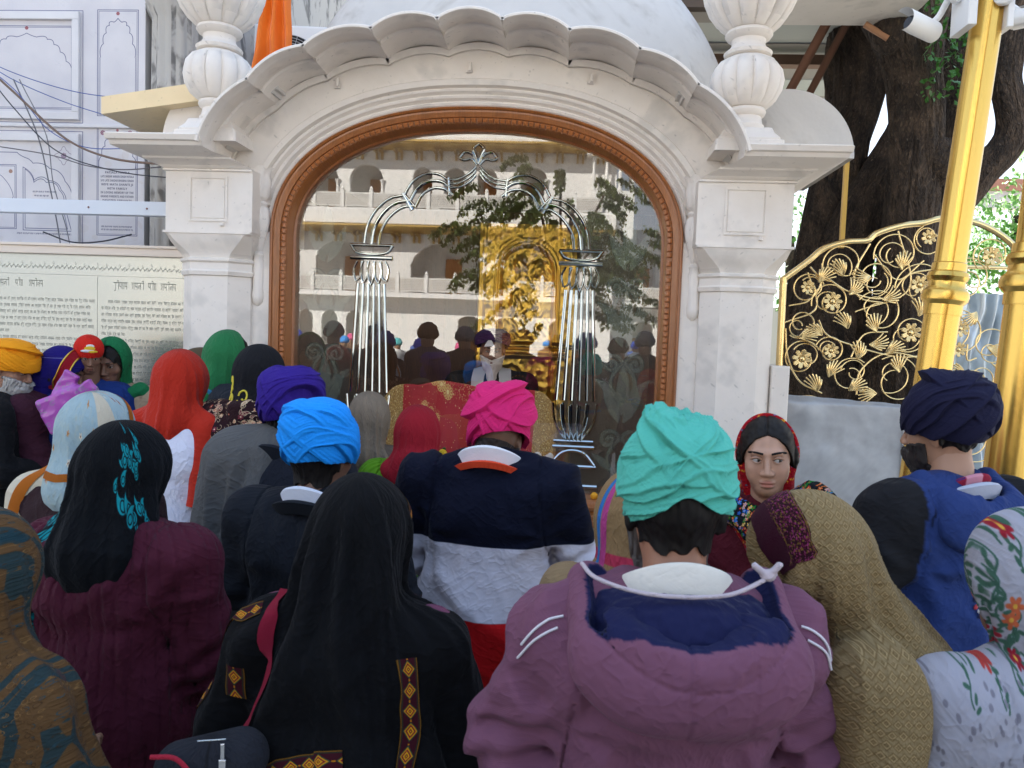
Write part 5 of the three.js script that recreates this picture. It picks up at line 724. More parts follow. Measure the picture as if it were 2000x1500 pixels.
function faceParts(K) { // eyes, brows, lashes placed on the head
  const { root, hm, o } = K, ev = o.eye || [.0, .0], put = (n, g, m) => { g.applyMatrix4(hm); return mesh(n, g, m, root); };
  for (const q of [-1, 1]) {
    const e = new THREE.SphereGeometry(.0132, 20, 14); e.translate(q * .031, .0065, .0775); put('eye', e, phy([.42, .39, .37], .15, { clearcoat: .6 }));
    const ir = new THREE.SphereGeometry(.0066, 16, 10); ir.scale(1, 1, .45); ir.translate(q * .031 + ev[0], .0065 + ev[1], .0885 - Math.abs(ev[0]) * .3); put('iris', ir, phy([.015, .008, .005], .1, { clearcoat: .8 }));
    const lid = (dy, r, up) => { const p = []; for (let k = 0; k <= 10; k++) { const t = k / 10 * 2 - 1; p.push(V3(q * .031 + t * .0165, .0065 + up * (.0082 * (1 - t * t)) + dy + (up > 0 ? 0 : 0) + q * t * .001, .0905 - .0085 * t * t - (q * t > 0 ? .003 * t * t : 0))); } return tube(p, r, 16, 6); };
    put('eyelid', lid(.0008, .0034, 1), phy((o.skin || [.33, .185, .115]).map(v => v * .8), .5)); put('lash', lid(-.0022, .0014, 1), HAIRMAT); put('lower_lid', lid(-.0002, .0024, -1), phy((o.skin || [.33, .185, .115]).map(v => v * .85), .5));
    const b = []; for (let k = 0; k <= 12; k++) { const t = k / 12; b.push(V3(q * lerp(.012, .054, t), .0255 + .0065 * Math.sin(t * 2.3) - .004 * t, .0935 - .022 * t * t)); } const bg = tube(b, o.soft ? .0036 : .0042, 24, 6); bg.translate(0, .001, 0); put('eyebrow', bg, HAIRMAT);
  }
}
// wound turban: wraps = [nx,ny,nz,offset,halfwidth,height,pleats]
function turban(K, col, o) {
  const T = 220, R = 120, C = o.c || [0, .062, -.012], r = o.r || [.118, .112, .132], sd = o.sd || 0, W = o.wraps.map(w => { const l = Math.hypot(w[0], w[1], w[2]); return [w[0] / l, w[1] / l, w[2] / l, w[3], w[4], w[5], w[6] || 0]; }), P = new Float32Array((T + 1) * (R + 1) * 3), idx = [];
  for (let j = 0; j <= R; j++) for (let i = 0; i <= T; i++) {
    const th = i / T * 2 * Math.PI, lo = o.low ? o.low(th) : -.55, inn = j < 3 ? 3 - j : 0, ph = lerp(lo, Math.PI / 2, Math.max(0, j - 3) / (R - 3)); const cp = Math.cos(ph), d = [cp * Math.sin(th), Math.sin(ph), cp * Math.cos(th)];
    let e = 0, tot = 0; for (const w of W) { const q = d[0] * w[0] + d[1] * w[1] + d[2] * w[2] - w[3] + .03 * N3(d[0] * 2 + sd, d[1] * 2, d[2] * 2), t = q / w[4]; if (t > -1 && t < 1) { const al = d[0] * w[2] - d[2] * w[0]; const ed = sstep(-1, -.84, t); let v = w[5] * 1.5 * ed * (.22 + .78 * Math.pow(.5 - .5 * t, .9)) * sstep(1, .8, t); if (w[6]) { const pl = 1 - Math.abs(Math.sin(q * w[6] * .62 + 1.3 * N3(d[0] * 1.6 + sd, d[1] * 1.6, d[2] * 1.6))); v += ed * (.0062 * (pl * pl * pl - .25) * (.55 + N3(al * 2 + sd, q * 6, 4)) + .0016 * N3(q * 34, al * 2 + sd, d[1] * 2)); } if (v > e) e = v; } }
    e += .0014 * fbm(d[0] * 5 + sd, d[1] * 7, d[2] * 5, 3); if (o.extra) e += o.extra(d, th, ph);
    const cy = Math.sign(d[1]) * Math.pow(Math.abs(d[1]), o.sq || .9), k = inn ? 1 - inn * .05 : 1, m = 1;
    const hx = d[0] * (r[0] - .010) + d[0] * e * m, hy = cy * r[1] + d[1] * e, hz = d[2] * (r[2] - .010) + d[2] * e; P.set([C[0] + hx * k, C[1] + hy + (inn ? .003 * inn : 0), C[2] + hz * k], (j * (T + 1) + i) * 3);
  }
  for (let j = 0; j < R; j++) for (let i = 0; i < T; i++) { const a = j * (T + 1) + i; idx.push(a, a + 1, a + T + 2, a, a + T + 2, a + T + 1); }
  let g = new THREE.BufferGeometry(); g.setAttribute('position', new THREE.BufferAttribute(P, 3)); g.setIndex(idx); g = mergeVertices(g, 1e-5); g.computeVertexNormals();
  { const p = g.attributes.position, u = new Float32Array(p.count * 2); for (let i = 0; i < p.count; i++) { u[2 * i] = .5 + Math.atan2(p.getX(i), -p.getZ(i)) / 6.2832; u[2 * i + 1] = p.getY(i) * 1.2; } g.setAttribute('uv', new THREE.BufferAttribute(u, 2)); }
  g.applyMatrix4(K.hm); return mesh('turban', g, cloth(col, { roughness: .85, bumpScale: .0016, ...(o.mat || {}) }), K.root);
}
// jacket / sweater / kurta over trunk and arms
function top(K, mat, { t = .022, hem = .86, amp = .010, name = 'jacket', cell = .011, sd = 0, sleeve = .018, extra, uv, color, seam = true } = {}) {
  const { torso, arm, J, ext, s } = K; let f = U(.04, torso(t), arm(0, t * .9, sleeve), arm(1, t * .9, sleeve), capE(J(0, hem, 0), J(0, 1.0, 0), .172 * s * (K.o.bulk || 1) + t * .6, .16 * s * (K.o.bulk || 1) + t * .6, .75)); if (extra) f = extra(f); { const g0 = f, ap = [1, -1].map(q => J(q * .175, 1.235, -.075)), kn = [0, 1].map(i => K.el[i]); f = (x, y, z) => { let d = g0(x, y, z); if (Math.abs(d) > .06) return d; for (let i = 0; i < 2; i++) { const a = ap[i], dx = x - a[0], dy = y - a[1], dz = z - a[2], r = Math.sqrt(dx * dx + dy * dy + dz * dz); if (r < .22) d -= amp * .26 * sstep(.22, .10, r) * sstep(.015, .075, r) * Math.sin(Math.atan2(dy, dx * (i ? -1 : 1)) * 5 + 3 * N3(x * 8 + sd, y * 8, z * 8)); const e = kn[i], r2 = Math.hypot(x - e[0], y - e[1], z - e[2]); if (r2 < .15) d -= amp * .4 * sstep(.15, .05, r2) * Math.sin((y - e[1]) * 95 + (x - e[0]) * 40 + 3 * N3(x * 7, y * 7 + sd, z * 7)); const sx = Math.abs(x) - .172 * s - .10 * (1.30 * s - y); if (seam) d += .0035 * Math.exp(-((sx / .004) ** 2)) * (y > 1.15 * s ? 1 : 0); } return d; }; } K.topBase = f; f = folds(f, amp, sd + 3, 6, 5, 6);
  const lo = [...ext.lo], hi = [...ext.hi]; lo[1] = Math.min(lo[1], hem * s - .18); hi[1] = Math.max(K.sh[0][1], K.sh[1][1]) + .14; K.topField = f; return sdf(name, f, lo, hi, cell, mat, K.root, { uv, color });
}
// scarf over the head falling to the shoulders or hips
function veil(K, mat, { name = 'head_scarf', t = 0, drop = 1.22, wide = .20, amp = .006, n = 9, cell = .009, sd = 0, open = true, back = .04, uv, color, extra, y0 = 9, neckR = .085, shoulder = true } = {}) {
  const { J, hm, hp, s } = K, H = p => RT(hm, p); const fs = [ell([0, 0, 0], [1, 1, 1])]; fs.length = 0; const inv = hm.clone().invert(), e = inv.elements; const hd = ell([0, .028, -.014], [.088 + t, .102 + t, .108 + t]);
  const headF = (x, y, z) => hd(e[0] * x + e[4] * y + e[8] * z + e[12], e[1] * x + e[5] * y + e[9] * z + e[13], e[2] * x + e[6] * y + e[10] * z + e[14]);
  fs.push(headF, cap(H([0, -.01, -.03]), J(0, 1.42, -.045), .085 + t, neckR - .005 + t));
  if (shoulder) fs.push(cap(J(0, 1.40, -.04), J(wide * .85, 1.345, -.02), neckR * .75 + t, .074 + t), cap(J(0, 1.40, -.04), J(-wide * .85, 1.345, -.02), neckR * .75 + t, .074 + t), capE(J(0, 1.16, -.03 - back * .4), J(0, drop, -.04 - back), wide * .72 + .03 + t, wide + .02 + t, .72));
  let f = U(.04, ...fs); const fo = ell([0, -.035, .135], [.058, .098, .10]); if (open) { const o = (x, y, z) => fo(e[0] * x + e[4] * y + e[8] * z + e[12], e[1] * x + e[5] * y + e[9] * z + e[13], e[2] * x + e[6] * y + e[10] * z + e[14]); f = sub(f, o, .015); }
  if (extra) f = extra(f, H); f = pleats(f, amp, n, sd, hp[1] + .14, hp[1] - .06, hp[0], hp[2] - .03); K.veilField = f;
  const lo = [Math.min(hp[0], 0) - wide * 1.6 - .16, J(0, drop, 0)[1] - .26, Math.min(hp[2], 0) - .36], hi = [Math.max(hp[0], 0) + wide * 1.6 + .16, hp[1] + .2, Math.max(hp[2], 0) + .34]; return sdf(name, f, lo, hi, cell, mat, K.root, { uv, color });
}
// move a point onto a field's surface
function snap(f, p, out = 0) { let [x, y, z] = p; for (let i = 0; i < 12; i++) { const d = f(x, y, z) - out, e = .002, a = f(x + e, y, z) - f(x - e, y, z), b = f(x, y + e, z) - f(x, y - e, z), c = f(x, y, z + e) - f(x, y, z - e), l = Math.hypot(a, b, c) || 1; x -= a / l * d * .8; y -= b / l * d * .8; z -= c / l * d * .8; } return V3(x, y, z); }
const dense = (pts, n = 24) => new THREE.CatmullRomCurve3(pts.map(p => V3(...p))).getPoints(n).map(p => [p.x, p.y, p.z]);
const onto = (K, name, f, pts, r, mat, out = .001) => mesh(name, tube(dense(pts).map(p => snap(f, p, out)), r, 60, 6), mat, K.root);
// flat ribbon laid on a field
function ribbon(K, name, f, pts, w, mat, out = .003, n = 40, across = [1, 0, 0]) {
  const c = dense(pts, n), P = [], uv = [], idx = [], m = 6; let len = 0; for (let i = 0; i <= n; i++) { const a = V3(...c[Math.max(0, i - 1)]), b = V3(...c[Math.min(n, i + 1)]); const p0 = snap(f, c[i], out), e = .003, nr = V3(f(p0.x + e, p0.y, p0.z) - f(p0.x - e, p0.y, p0.z), f(p0.x, p0.y + e, p0.z) - f(p0.x, p0.y - e, p0.z), f(p0.x, p0.y, p0.z + e) - f(p0.x, p0.y, p0.z - e)).normalize(), t = b.sub(a).normalize(), s = nr.cross(t).normalize(); if (i) len += V3(...c[i]).distanceTo(V3(...c[i - 1])); for (let j = 0; j <= m; j++) { const q = p0.clone().addScaledVector(s, (j / m - .5) * w), r = snap(f, [q.x, q.y, q.z], out); P.push(r.x, r.y, r.z); uv.push(j / m, len / w / 4); } }
  for (let i = 0; i < n; i++) for (let j = 0; j < m; j++) { const a = i * (m + 1) + j; idx.push(a, a + 1, a + m + 2, a, a + m + 2, a + m + 1); }
  const g = new THREE.BufferGeometry(); g.setAttribute('position', new THREE.BufferAttribute(new Float32Array(P), 3)); g.setAttribute('uv', new THREE.BufferAttribute(new Float32Array(uv), 2)); g.setIndex(idx); g.computeVertexNormals(); return mesh(name, g, mat, K.root);
}
function ringCollar(K, name, mat0, { y = 1.47, r = .068, h = .04, th = .008, tilt = .25, front = .3, flare = 0 } = {}) { // standing collar, open at the front
  const mat = mat0.clone(); mat.bumpScale = .0009; const { J, s } = K, rings = [], n = 40; for (let i = 0; i <= n; i++) { const a = Math.PI + (i / n * 2 - 1) * (Math.PI - front), sx = Math.sin(a), cz = Math.cos(a); const yy = y - .022 - .040 * cz - .014 * sx * sx ; rings.push([[0, 0], [th + flare * .3, 0], [th + flare, h * .9], [th * .6 + flare, h], [flare * .8, h]].map(([o, q]) => V3(...J(sx * (r + o) * 1.02, yy + q, -.018 + cz * (r + o))))); }
  return mesh(name, loft(rings, { caps: true, ang: .6 }), mat, K.root);
}
function hairNape(K, { y0 = -.075, mat = HAIRMAT, th = .006, y1 = .05 } = {}) { const base = headField({}); const f = (x, y, z) => { const d = base(x, y, z) - th - .0035 * N3(x * 90, y * 22, z * 90); const cut = Math.max(y0 + .02 * N3(x * 60, 3, z * 20) + .35 * Math.max(0, z + .06) - y, z - .005 + (y < .02 ? .026 : 0), y - y1); return Math.max(d, cut); }; const g = surfNet(f, [-.1, -.12, -.13], [.1, .07, .03], .0038); g.applyMatrix4(K.hm); boxUV(g); return mesh('hair', g, mat, K.root); }
function hairCap(K, { mat = HAIRMAT, th = .010, line = .055, part = true } = {}) { const base = headField({}); const f = (x, y, z) => { const d = base(x, y, z) - th - .0025 * N3(x * 70, y * 70, z * 18); const hl = line - .05 * (Math.abs(x) / .075) ** 2 + .004 * N3(x * 90, 1, 2); const cut = z > .0 ? (hl + (z < .07 ? -(.07 - z) * .9 : 0)) - y : -.09 - y; const pt = part ? .006 * Math.exp(-((x / .004) ** 2)) : 0; return Math.max(d + pt, cut); }; const g = surfNet(f, [-.11, -.12, -.14], [.11, .15, .13], .004); g.applyMatrix4(K.hm); return mesh('hair', boxUV(g), mat, K.root); }
function beard(K, mat, { len = .12, w = 1, full = 1, out = .012 } = {}) { const base = headField({}); const strand = U(.03, ell([0, -.07, .045], [.06 * w, .05, .055]), cap([0, -.09, .062], [0, -.10 - len, .075], .046 * w, .018 * w)); const f0 = (x, y, z) => { const lim = -.025 - .028 * (1 - clamp(Math.abs(x) / .07)) - y; let d = Math.max(smin(base(x, y, z) - out, strand(x, y, z), .02), -lim * 1); const mouth = Math.hypot(x / .02, (y + .067) / .010, (z - .1) / .03) - 1; return Math.max(d, -mouth * .01, (y > -.09 ? .022 : .0) - z); }; const f = (x, y, z) => f0(x, y, z) - .004 * N3(x * 80, y * 16, z * 80) - .003 * N3(x * 160, y * 30, z * 160); const g = surfNet(f, [-.11, -.14 - len, -.04], [.11, .0, .15], .0048); g.applyMatrix4(K.hm); return mesh('beard', boxUV(g), mat, K.root); }
// ---------------------------------------------------------------- fabrics
const pat = (bg, draw, w = 1024, h = 1024) => canvasTex(w, h, (c, W, H) => { c.fillStyle = bg; c.fillRect(0, 0, W, H); draw(c, W, H); });
const paisley = (c, x, y, r, a, fill, line) => { c.save(); c.translate(x, y); c.rotate(a); c.scale(r, r); c.beginPath(); c.moveTo(0, -1.1); c.bezierCurveTo(.9, -.5, .8, .7, 0, .75); c.bezierCurveTo(-.8, .7, -.6, -.1, -.1, -.3); c.bezierCurveTo(.15, -.5, .2, -.8, 0, -1.1); c.fillStyle = fill; c.fill(); if (line) { c.lineWidth = .1; c.strokeStyle = line; c.stroke(); c.beginPath(); c.ellipse(.02, .2, .28, .34, 0, 0, 7); c.stroke(); } c.restore(); };
const bloom = (c, x, y, r, n, col, mid) => { c.fillStyle = col; for (let k = 0; k < n; k++) { const a = k / n * 6.283 + x; c.beginPath(); c.ellipse(x + Math.cos(a) * r * .6, y + Math.sin(a) * r * .6, r * .45, r * .28, a, 0, 7); c.fill(); } c.fillStyle = mid; c.beginPath(); c.arc(x, y, r * .25, 0, 7); c.fill(); };
const motifBand = canvasTex(256, 1024, (c, W, H) => { c.fillStyle = '#3a0d18'; c.fillRect(0, 0, W, H); c.fillStyle = '#6b4a12'; c.fillRect(0, 0, 14, H); c.fillRect(W - 14, 0, 14, H); c.fillStyle = '#1d3324'; c.fillRect(20, 0, 10, H); c.fillRect(W - 30, 0, 10, H); for (let k = 0; k < 4; k++) { const y = k * 256 + 128; for (const [s, col] of [[96, '#2b4a34'], [82, '#c98a12'], [64, '#7a1228'], [44, '#d79b16'], [24, '#6b0f22'], [10, '#d6a21c']]) { c.fillStyle = col; c.beginPath(); c.moveTo(W / 2, y - s * 1.15); c.lineTo(W / 2 + s, y); c.lineTo(W / 2, y + s * 1.15); c.lineTo(W / 2 - s, y); c.fill(); } c.fillStyle = '#b06f10'; c.fillRect(W / 2 - 10, y + 112, 20, 32); } });
const FB = { paisleyPink: pat('#2a1519', (c, W, H) => { for (let i = 0; i < 420; i++) { const x = rnd() * W, y = rnd() * H, q = rnd(); if (q < .4) paisley(c, x, y, rr(14, 34), rnd() * 6, ['#8a4a44', '#a9876a', '#6a2c33', '#b8785c'][i % 4], '#d8c3a0'); else if (q < .7) bloom(c, x, y, rr(10, 24), 6, ['#9a4a3c', '#c79a78', '#7d3540'][i % 3], '#e5d2ac'); else { c.strokeStyle = '#c9b18c'; c.lineWidth = 3; c.beginPath(); c.arc(x, y, rr(8, 20), 0, 5); c.stroke(); } } }),
  tealBlack: pat('#07090d', (c, W, H) => { const px = (u0, u1, v0, v1, n) => { for (let i = 0; i < n; i++) paisley(c, lerp(u0, u1, rnd()) * W, (1 - lerp(v0, v1, rnd())) * H, rr(13, 24), rr(-1.2, 1.2), '#0f7f88', '#07161c'); }; px(.615, .74, .42, .80, 150); px(.30, .405, .74, .93, 26); }),
  floralPale: pat('#9fb4b8', (c, W, H) => { for (let i = 0; i < 5000; i++) { c.fillStyle = ['rgba(190,190,170,.2)', 'rgba(150,175,185,.2)'][i & 1]; c.fillRect(rnd() * W, rnd() * H, 9, 9); } for (let i = 0; i < 260; i++) { const x = rnd() * W, y = rnd() * H; bloom(c, x, y, rr(5, 9), 5, ['#a5604a', '#d9cdb4', '#c48a52'][i % 3], '#6d3b2c'); } c.fillStyle = '#c9bda6'; c.fillRect(.64 * W, 0, .12 * W, H); c.fillRect(.26 * W, 0, .09 * W, H); }),
  whiteFloral: pat('#9d9ba3', (c, W, H) => { for (let i = 0; i < 1500; i++) { c.fillStyle = 'rgba(96,94,104,.6)'; c.beginPath(); c.ellipse(rnd() * W, H * (.22 + .7 * rnd()), rr(2, 4), rr(2.5, 5), rnd(), 0, 7); c.fill(); }  for (let i = 0; i < 420; i++) { c.setTransform(.55, 0, 0, .55, 0, 0); const x = rnd() * W / .55, y = rnd() * H * .26 / .55 + 30; c.strokeStyle = '#38584a'; c.lineWidth = 4; c.beginPath(); c.moveTo(x, y); c.bezierCurveTo(x + 20, y - 30, x - 30, y - 40, x + 14, y - 64); c.stroke(); for (let k = 0; k < 4; k++) { c.fillStyle = '#3c5c4c'; c.beginPath(); c.ellipse(x + rr(-16, 18), y - k * 16, 9, 4, rnd() * 3, 0, 7); c.fill(); } if (i % 2) bloom(c, x + 12, y - 64, rr(12, 20), 6, ['#8c1f2c', '#a83a34', '#b55b3a'][i % 3], '#d0a040'); } }),
  beigeGeo: pat('#85714f', (c, W, H) => { c.lineWidth = 4; for (let i = 0; i < 9000; i++) { c.fillStyle = ['rgba(70,52,28,.16)', 'rgba(190,165,120,.16)'][i & 1]; c.fillRect(rnd() * W, rnd() * H, 3, 10); } for (let j = -1; j < 27; j++) for (let i = -1; i < 27; i++) { const x = i * 40 + (j % 2) * 20 + rr(-2, 2), y = j * 40 + rr(-2, 2); for (const [r, col] of [[19, 'rgba(96,74,42,.5)'], [13, 'rgba(172,146,102,.5)'], [7, 'rgba(96,74,42,.5)']]) { c.strokeStyle = col; c.beginPath(); c.moveTo(x, y - r); c.lineTo(x + r, y); c.lineTo(x, y + r); c.lineTo(x - r, y); c.closePath(); c.stroke(); } } }),
  brownTeal: pat('#5b4126', (c, W, H) => { for (let k = 0; k < 9; k++) { c.strokeStyle = 'rgba(24,52,62,.75)'; c.lineWidth = rr(24, 60); c.beginPath(); let x = k * W / 8, y = 0; c.moveTo(x, y); for (let i = 0; i < 8; i++) { x += rr(-50, 50); y += H / 8; c.lineTo(x, y); } c.stroke(); } for (let i = 0; i < 700; i++) { const x = rnd() * W, y = rnd() * H; c.strokeStyle = ['#3c2a18', '#7a5a34', '#24404a'][i % 3]; c.lineWidth = 3; c.beginPath(); c.arc(x, y, rr(5, 14), rnd() * 6, rnd() * 6 + 4); c.stroke(); } }),
  gaudy: pat('#101318', (c, W, H) => { const cols = ['#2a57b8', '#3c86d0', '#1f7a2c', '#d06a2a', '#b01a2c', '#d9a08a', '#e0b040']; for (let i = 0; i < 1500; i++) { const x = rnd() * W, y = rnd() * H, z = fbm(x / 300, y / 300, 4, 2); bloom(c, x, y, rr(8, 18), 5, z > .1 ? cols[2 + i % 2 * 0] : cols[i % 7], cols[(i + 2) % 7]); } }),
  gaudyRed: pat('#a11420', (c, W, H) => { for (let i = 0; i < 900; i++) bloom(c, rnd() * W, rnd() * H, rr(6, 13), 5, ['#d84a1c', '#d99a2a', '#c22030', '#3a6a9a'][i % 4], '#e8c050'); }),
  stripes: pat('#8a6f4c', (c, W, H) => { const cols = ['#a8324a', '#8a6f4c', '#2a72a8', '#7a3a80', '#b08a6a', '#c0302e', '#16161a', '#a8407a']; for (let k = 0; k < 16; k++) { c.fillStyle = cols[k % 8]; c.fillRect(0, H * .24 + k * H / 64, W, H / 64 + 1); } for (const [u, q] of [[.30, '#2a6aa8'], [.335, '#7a3a80'], [.62, '#a8407a'], [.655, '#2a6aa8']]) { c.fillStyle = q; c.fillRect(u * W, 0, W * .03, H); } }),
  rugby: pat('#0a0e20', (c, W, H) => { c.fillStyle = '#c4c0c8'; c.fillRect(0, H * (1 - 1.245 / 1.8), W, H * .225 / 1.8); c.fillStyle = '#b81418'; c.fillRect(0, H * (1 - 1.02 / 1.8), W, H); }, 64, 1024),
  blueDots: pat('#1d1566', (c, W, H) => { c.fillStyle = '#9c9cd0'; for (let i = 0; i < 260; i++) c.fillRect(rnd() * W, rnd() * H, 7, 3); c.fillStyle = '#a81424'; c.fillRect(0, 0, W * .40, H); c.fillStyle = '#b99a5a'; c.fillRect(W * .395, 0, 9, H); }),
  plaid: pat('#8a2036', (c, W, H) => { for (let i = 0; i < W; i += 32) { c.fillStyle = ['rgba(230,200,210,.6)', 'rgba(40,40,110,.6)'][i / 32 & 1]; c.fillRect(i, 0, 12, H); c.fillRect(0, i, W, 12); } }, 256, 256) };
for (const k of ['paisleyPink', 'beigeGeo', 'gaudy', 'gaudyRed', 'brownTeal']) FB[k].repeat.set(2, 2);
const ribTex = noiseTex(256, (u, v) => .5 + .5 * Math.sin(u * 2 * Math.PI * 8)); ribTex.repeat.set(9, 1);
const planar = (k, q = .2) => (x, y, z) => [x * k + z * q, y * k]; const side = (k) => (x, y, z) => [z * k + x * .3, y * k];
const fab = (map, o = {}) => cloth([1, 1, 1], { map, ...o });
function P(o) { // place by the head's centre
  const l = (o.lean || 0) * D2R, Y = .665 + (o.headY || 0), s = o.head[1] / (.92 + Y * Math.cos(l) - .035 * Math.sin(l)), hz = s * (Y * Math.sin(l) + .035 * Math.cos(l) + (o.headZ || 0) * Math.cos(l)), hx = (o.headX || 0) * s, a = (o.face || 0) * D2R;
  return person({ ...o, h: s * 1.7, at: [o.head[0] - Math.cos(a) * hx - Math.sin(a) * hz, o.head[2] + Math.sin(a) * hx - Math.cos(a) * hz] });
}
const BR = [.25, .135, .08], BR2 = [.20, .10, .06], BR3 = [.30, .165, .10];
// ---------------------------------------------------------------- the worshippers
{ // mint turban, mauve hoodie
  const K = P({ label: 'man in a mint green turban and mauve hooded sweatshirt seen from behind', head: [.745, 1.595, 2.80], face: 182, hp: 8, bulk: 1.06, sh: .182, skin: [.36, .165, .095], arms: [.275, 1.16, .03, .13, 1.10, .24] });
  turban(K, [.085, .43, .335], { sd: 1, c: [0, .068, -.012], r: [.090, .092, .108], sq: .70, low: th => -.62 - .10 * Math.cos(th) + .30 * Math.max(0, -Math.cos(th)) * Math.exp(-((Math.sin(th) / .45) ** 2)) - .12 * Math.sin(th), wraps: [[-.26, 1, .1, -.66, .22, .022, 60], [.26, 1, .05, -.50, .20, .022, 66], [.20, 1, -.05, -.32, .20, .022, 60], [.28, 1, 0, -.14, .20, .021, 66], [.16, 1, .1, .04, .20, .021, 60], [.24, 1, .1, .22, .20, .019, 60], [.12, 1, 0, .42, .2, .016, 50], [.55, .8, -.35, .60, .30, .020, 34], [-.5, .8, -.3, .64, .26, .022, 30], [-.1, .7, -.6, .75, .2, .020, 50]], extra: (d) => .016 * Math.exp(-(((d[0] - .28) / .22) ** 2 + ((d[1] - .86) / .16) ** 2)) + .010 * Math.max(0, N3(d[0] * 9, d[1] * 6, d[2] * 9)) * sstep(.6, .85, d[1]) });
  hairNape(K, { y0: -.068, th: .0055 });
  beard(K, phy([.06, .05, .045], .6), { len: .05, w: 1.12, out: .014 });
  const mauve = cloth([.165, .066, .104]);
  top(K, mauve, { name: 'hoodie', t: .034, hem: .80, amp: .026, cell: .009, sd: 4, sleeve: .03 });
  const { J } = K, bag = ell(J(0, 1.375, -.170), [.182, .100, .088], .30), hood0 = U(.05, bag, cap(J(.150, 1.46, -.005), J(.135, 1.40, -.13), .040, .052), cap(J(-.150, 1.46, -.005), J(-.135, 1.40, -.13), .040, .052)), inner = U(.04, ell(J(0, 1.425, -.160), [.150, .085, .066], .30), cap(J(.118, 1.50, -.05), J(.10, 1.45, -.13), .04, .05), cap(J(-.118, 1.50, -.05), J(-.10, 1.45, -.13), .04, .05));
  const yr = J(0, 1.428, 0)[1], rimY = x => yr + 2.7 * x * x, zb = J(0, 1.4, -.16)[2];
  const hoodF = (x, y, z) => { const cut = y - rimY(x) - .11 * sstep(zb, zb + .11, z); let d = Math.max(hood0(x, y, z), -inner(x, y, z), cut); d = smin(d, Math.hypot(Math.max(Math.abs(hood0(x, y, z) + .016) - .006, 0), Math.max(Math.abs(cut + .012) - .006, 0)) - .012, .012); const g = .004 * (Math.exp(-(((x - .012) / .004) ** 2)) + Math.exp(-(((x + .082) / .004) ** 2)) + .7 * Math.exp(-(((cut + .045) / .004) ** 2))); return d + g - .006 * N3(x * 9, y * 9, z * 9) - .005 * N3(x * 46, y * 12, z * 16) * sstep(-.05, -.01, cut); };
  const nav = [.010, .012, .05], mv = [.165, .066, .104];
  sdf('hood', hoodF, [-.32, J(0, 1.2, 0)[1], -.38], [.32, J(0, 1.60, 0)[1], .12], .006, cloth([1, 1, 1], { vertexColors: true }), K.root, { color: (x, y, z) => inner(x, y, z) < .007 ? nav : mv });
  sdf('fleece_lining', (x, y, z) => U(.04, ell(J(0, 1.395, -.115), [.140, .085, .085], .3), cap(J(.10, 1.40, -.055), J(-.10, 1.40, -.055), .07))(x, y, z) - .004 * N3(x * 60, y * 60, z * 60), [-.24, J(0, 1.25, 0)[1], -.28], [.24, J(0, 1.52, 0)[1], .06], .007, cloth([.010, .012, .05], { sheen: .4, bumpScale: .003 }), K.root);
  ringCollar(K, 'shirt_collar', cloth([.74, .70, .62]), { y: 1.452, r: .084, h: .062, th: .007, flare: .004, front: .4 });
  sdf('shirt', cap(J(0, 1.38, -.02), J(0, 1.46, -.02), .105, .088), [-.14, J(0, 1.3, 0)[1], -.15], [.14, J(0, 1.475, 0)[1], .12], .009, cloth([.74, .70, .62]), K.root);
  mesh('drawstring', tube([J(.165, 1.50, -.03), J(.145, 1.495, -.09), J(.07, 1.487, -.135), J(-.06, 1.49, -.135), J(-.13, 1.508, -.10), J(-.165, 1.50, -.04)], .0038, 60, 8), cloth([.50, .42, .44]), K.root); sdf('knot', U(.006, ell(J(-.135, 1.514, -.098), [.013, .010, .011]), cap(J(-.14, 1.52, -.10), J(-.15, 1.535, -.105), .006), cap(J(-.125, 1.52, -.10), J(-.11, 1.532, -.105), .006)), [-.22, J(0, 1.45, 0)[1], -.18], [-.06, J(0, 1.58, 0)[1], -.04], .004, cloth([.50, .42, .44]), K.root);
  const wh = std([.66, .62, .64], .7); for (const q of [1, -1]) for (const d of [0, .028]) onto(K, 'shoulder_stripe', K.topField, [J(q * (.20 + d * .2), 1.44 - d, -.10), J(q * (.235 + d * .3), 1.41 - d, -.09), J(q * (.265 + d * .3), 1.37 - d, -.08)], .0023, wh, .0018);
}
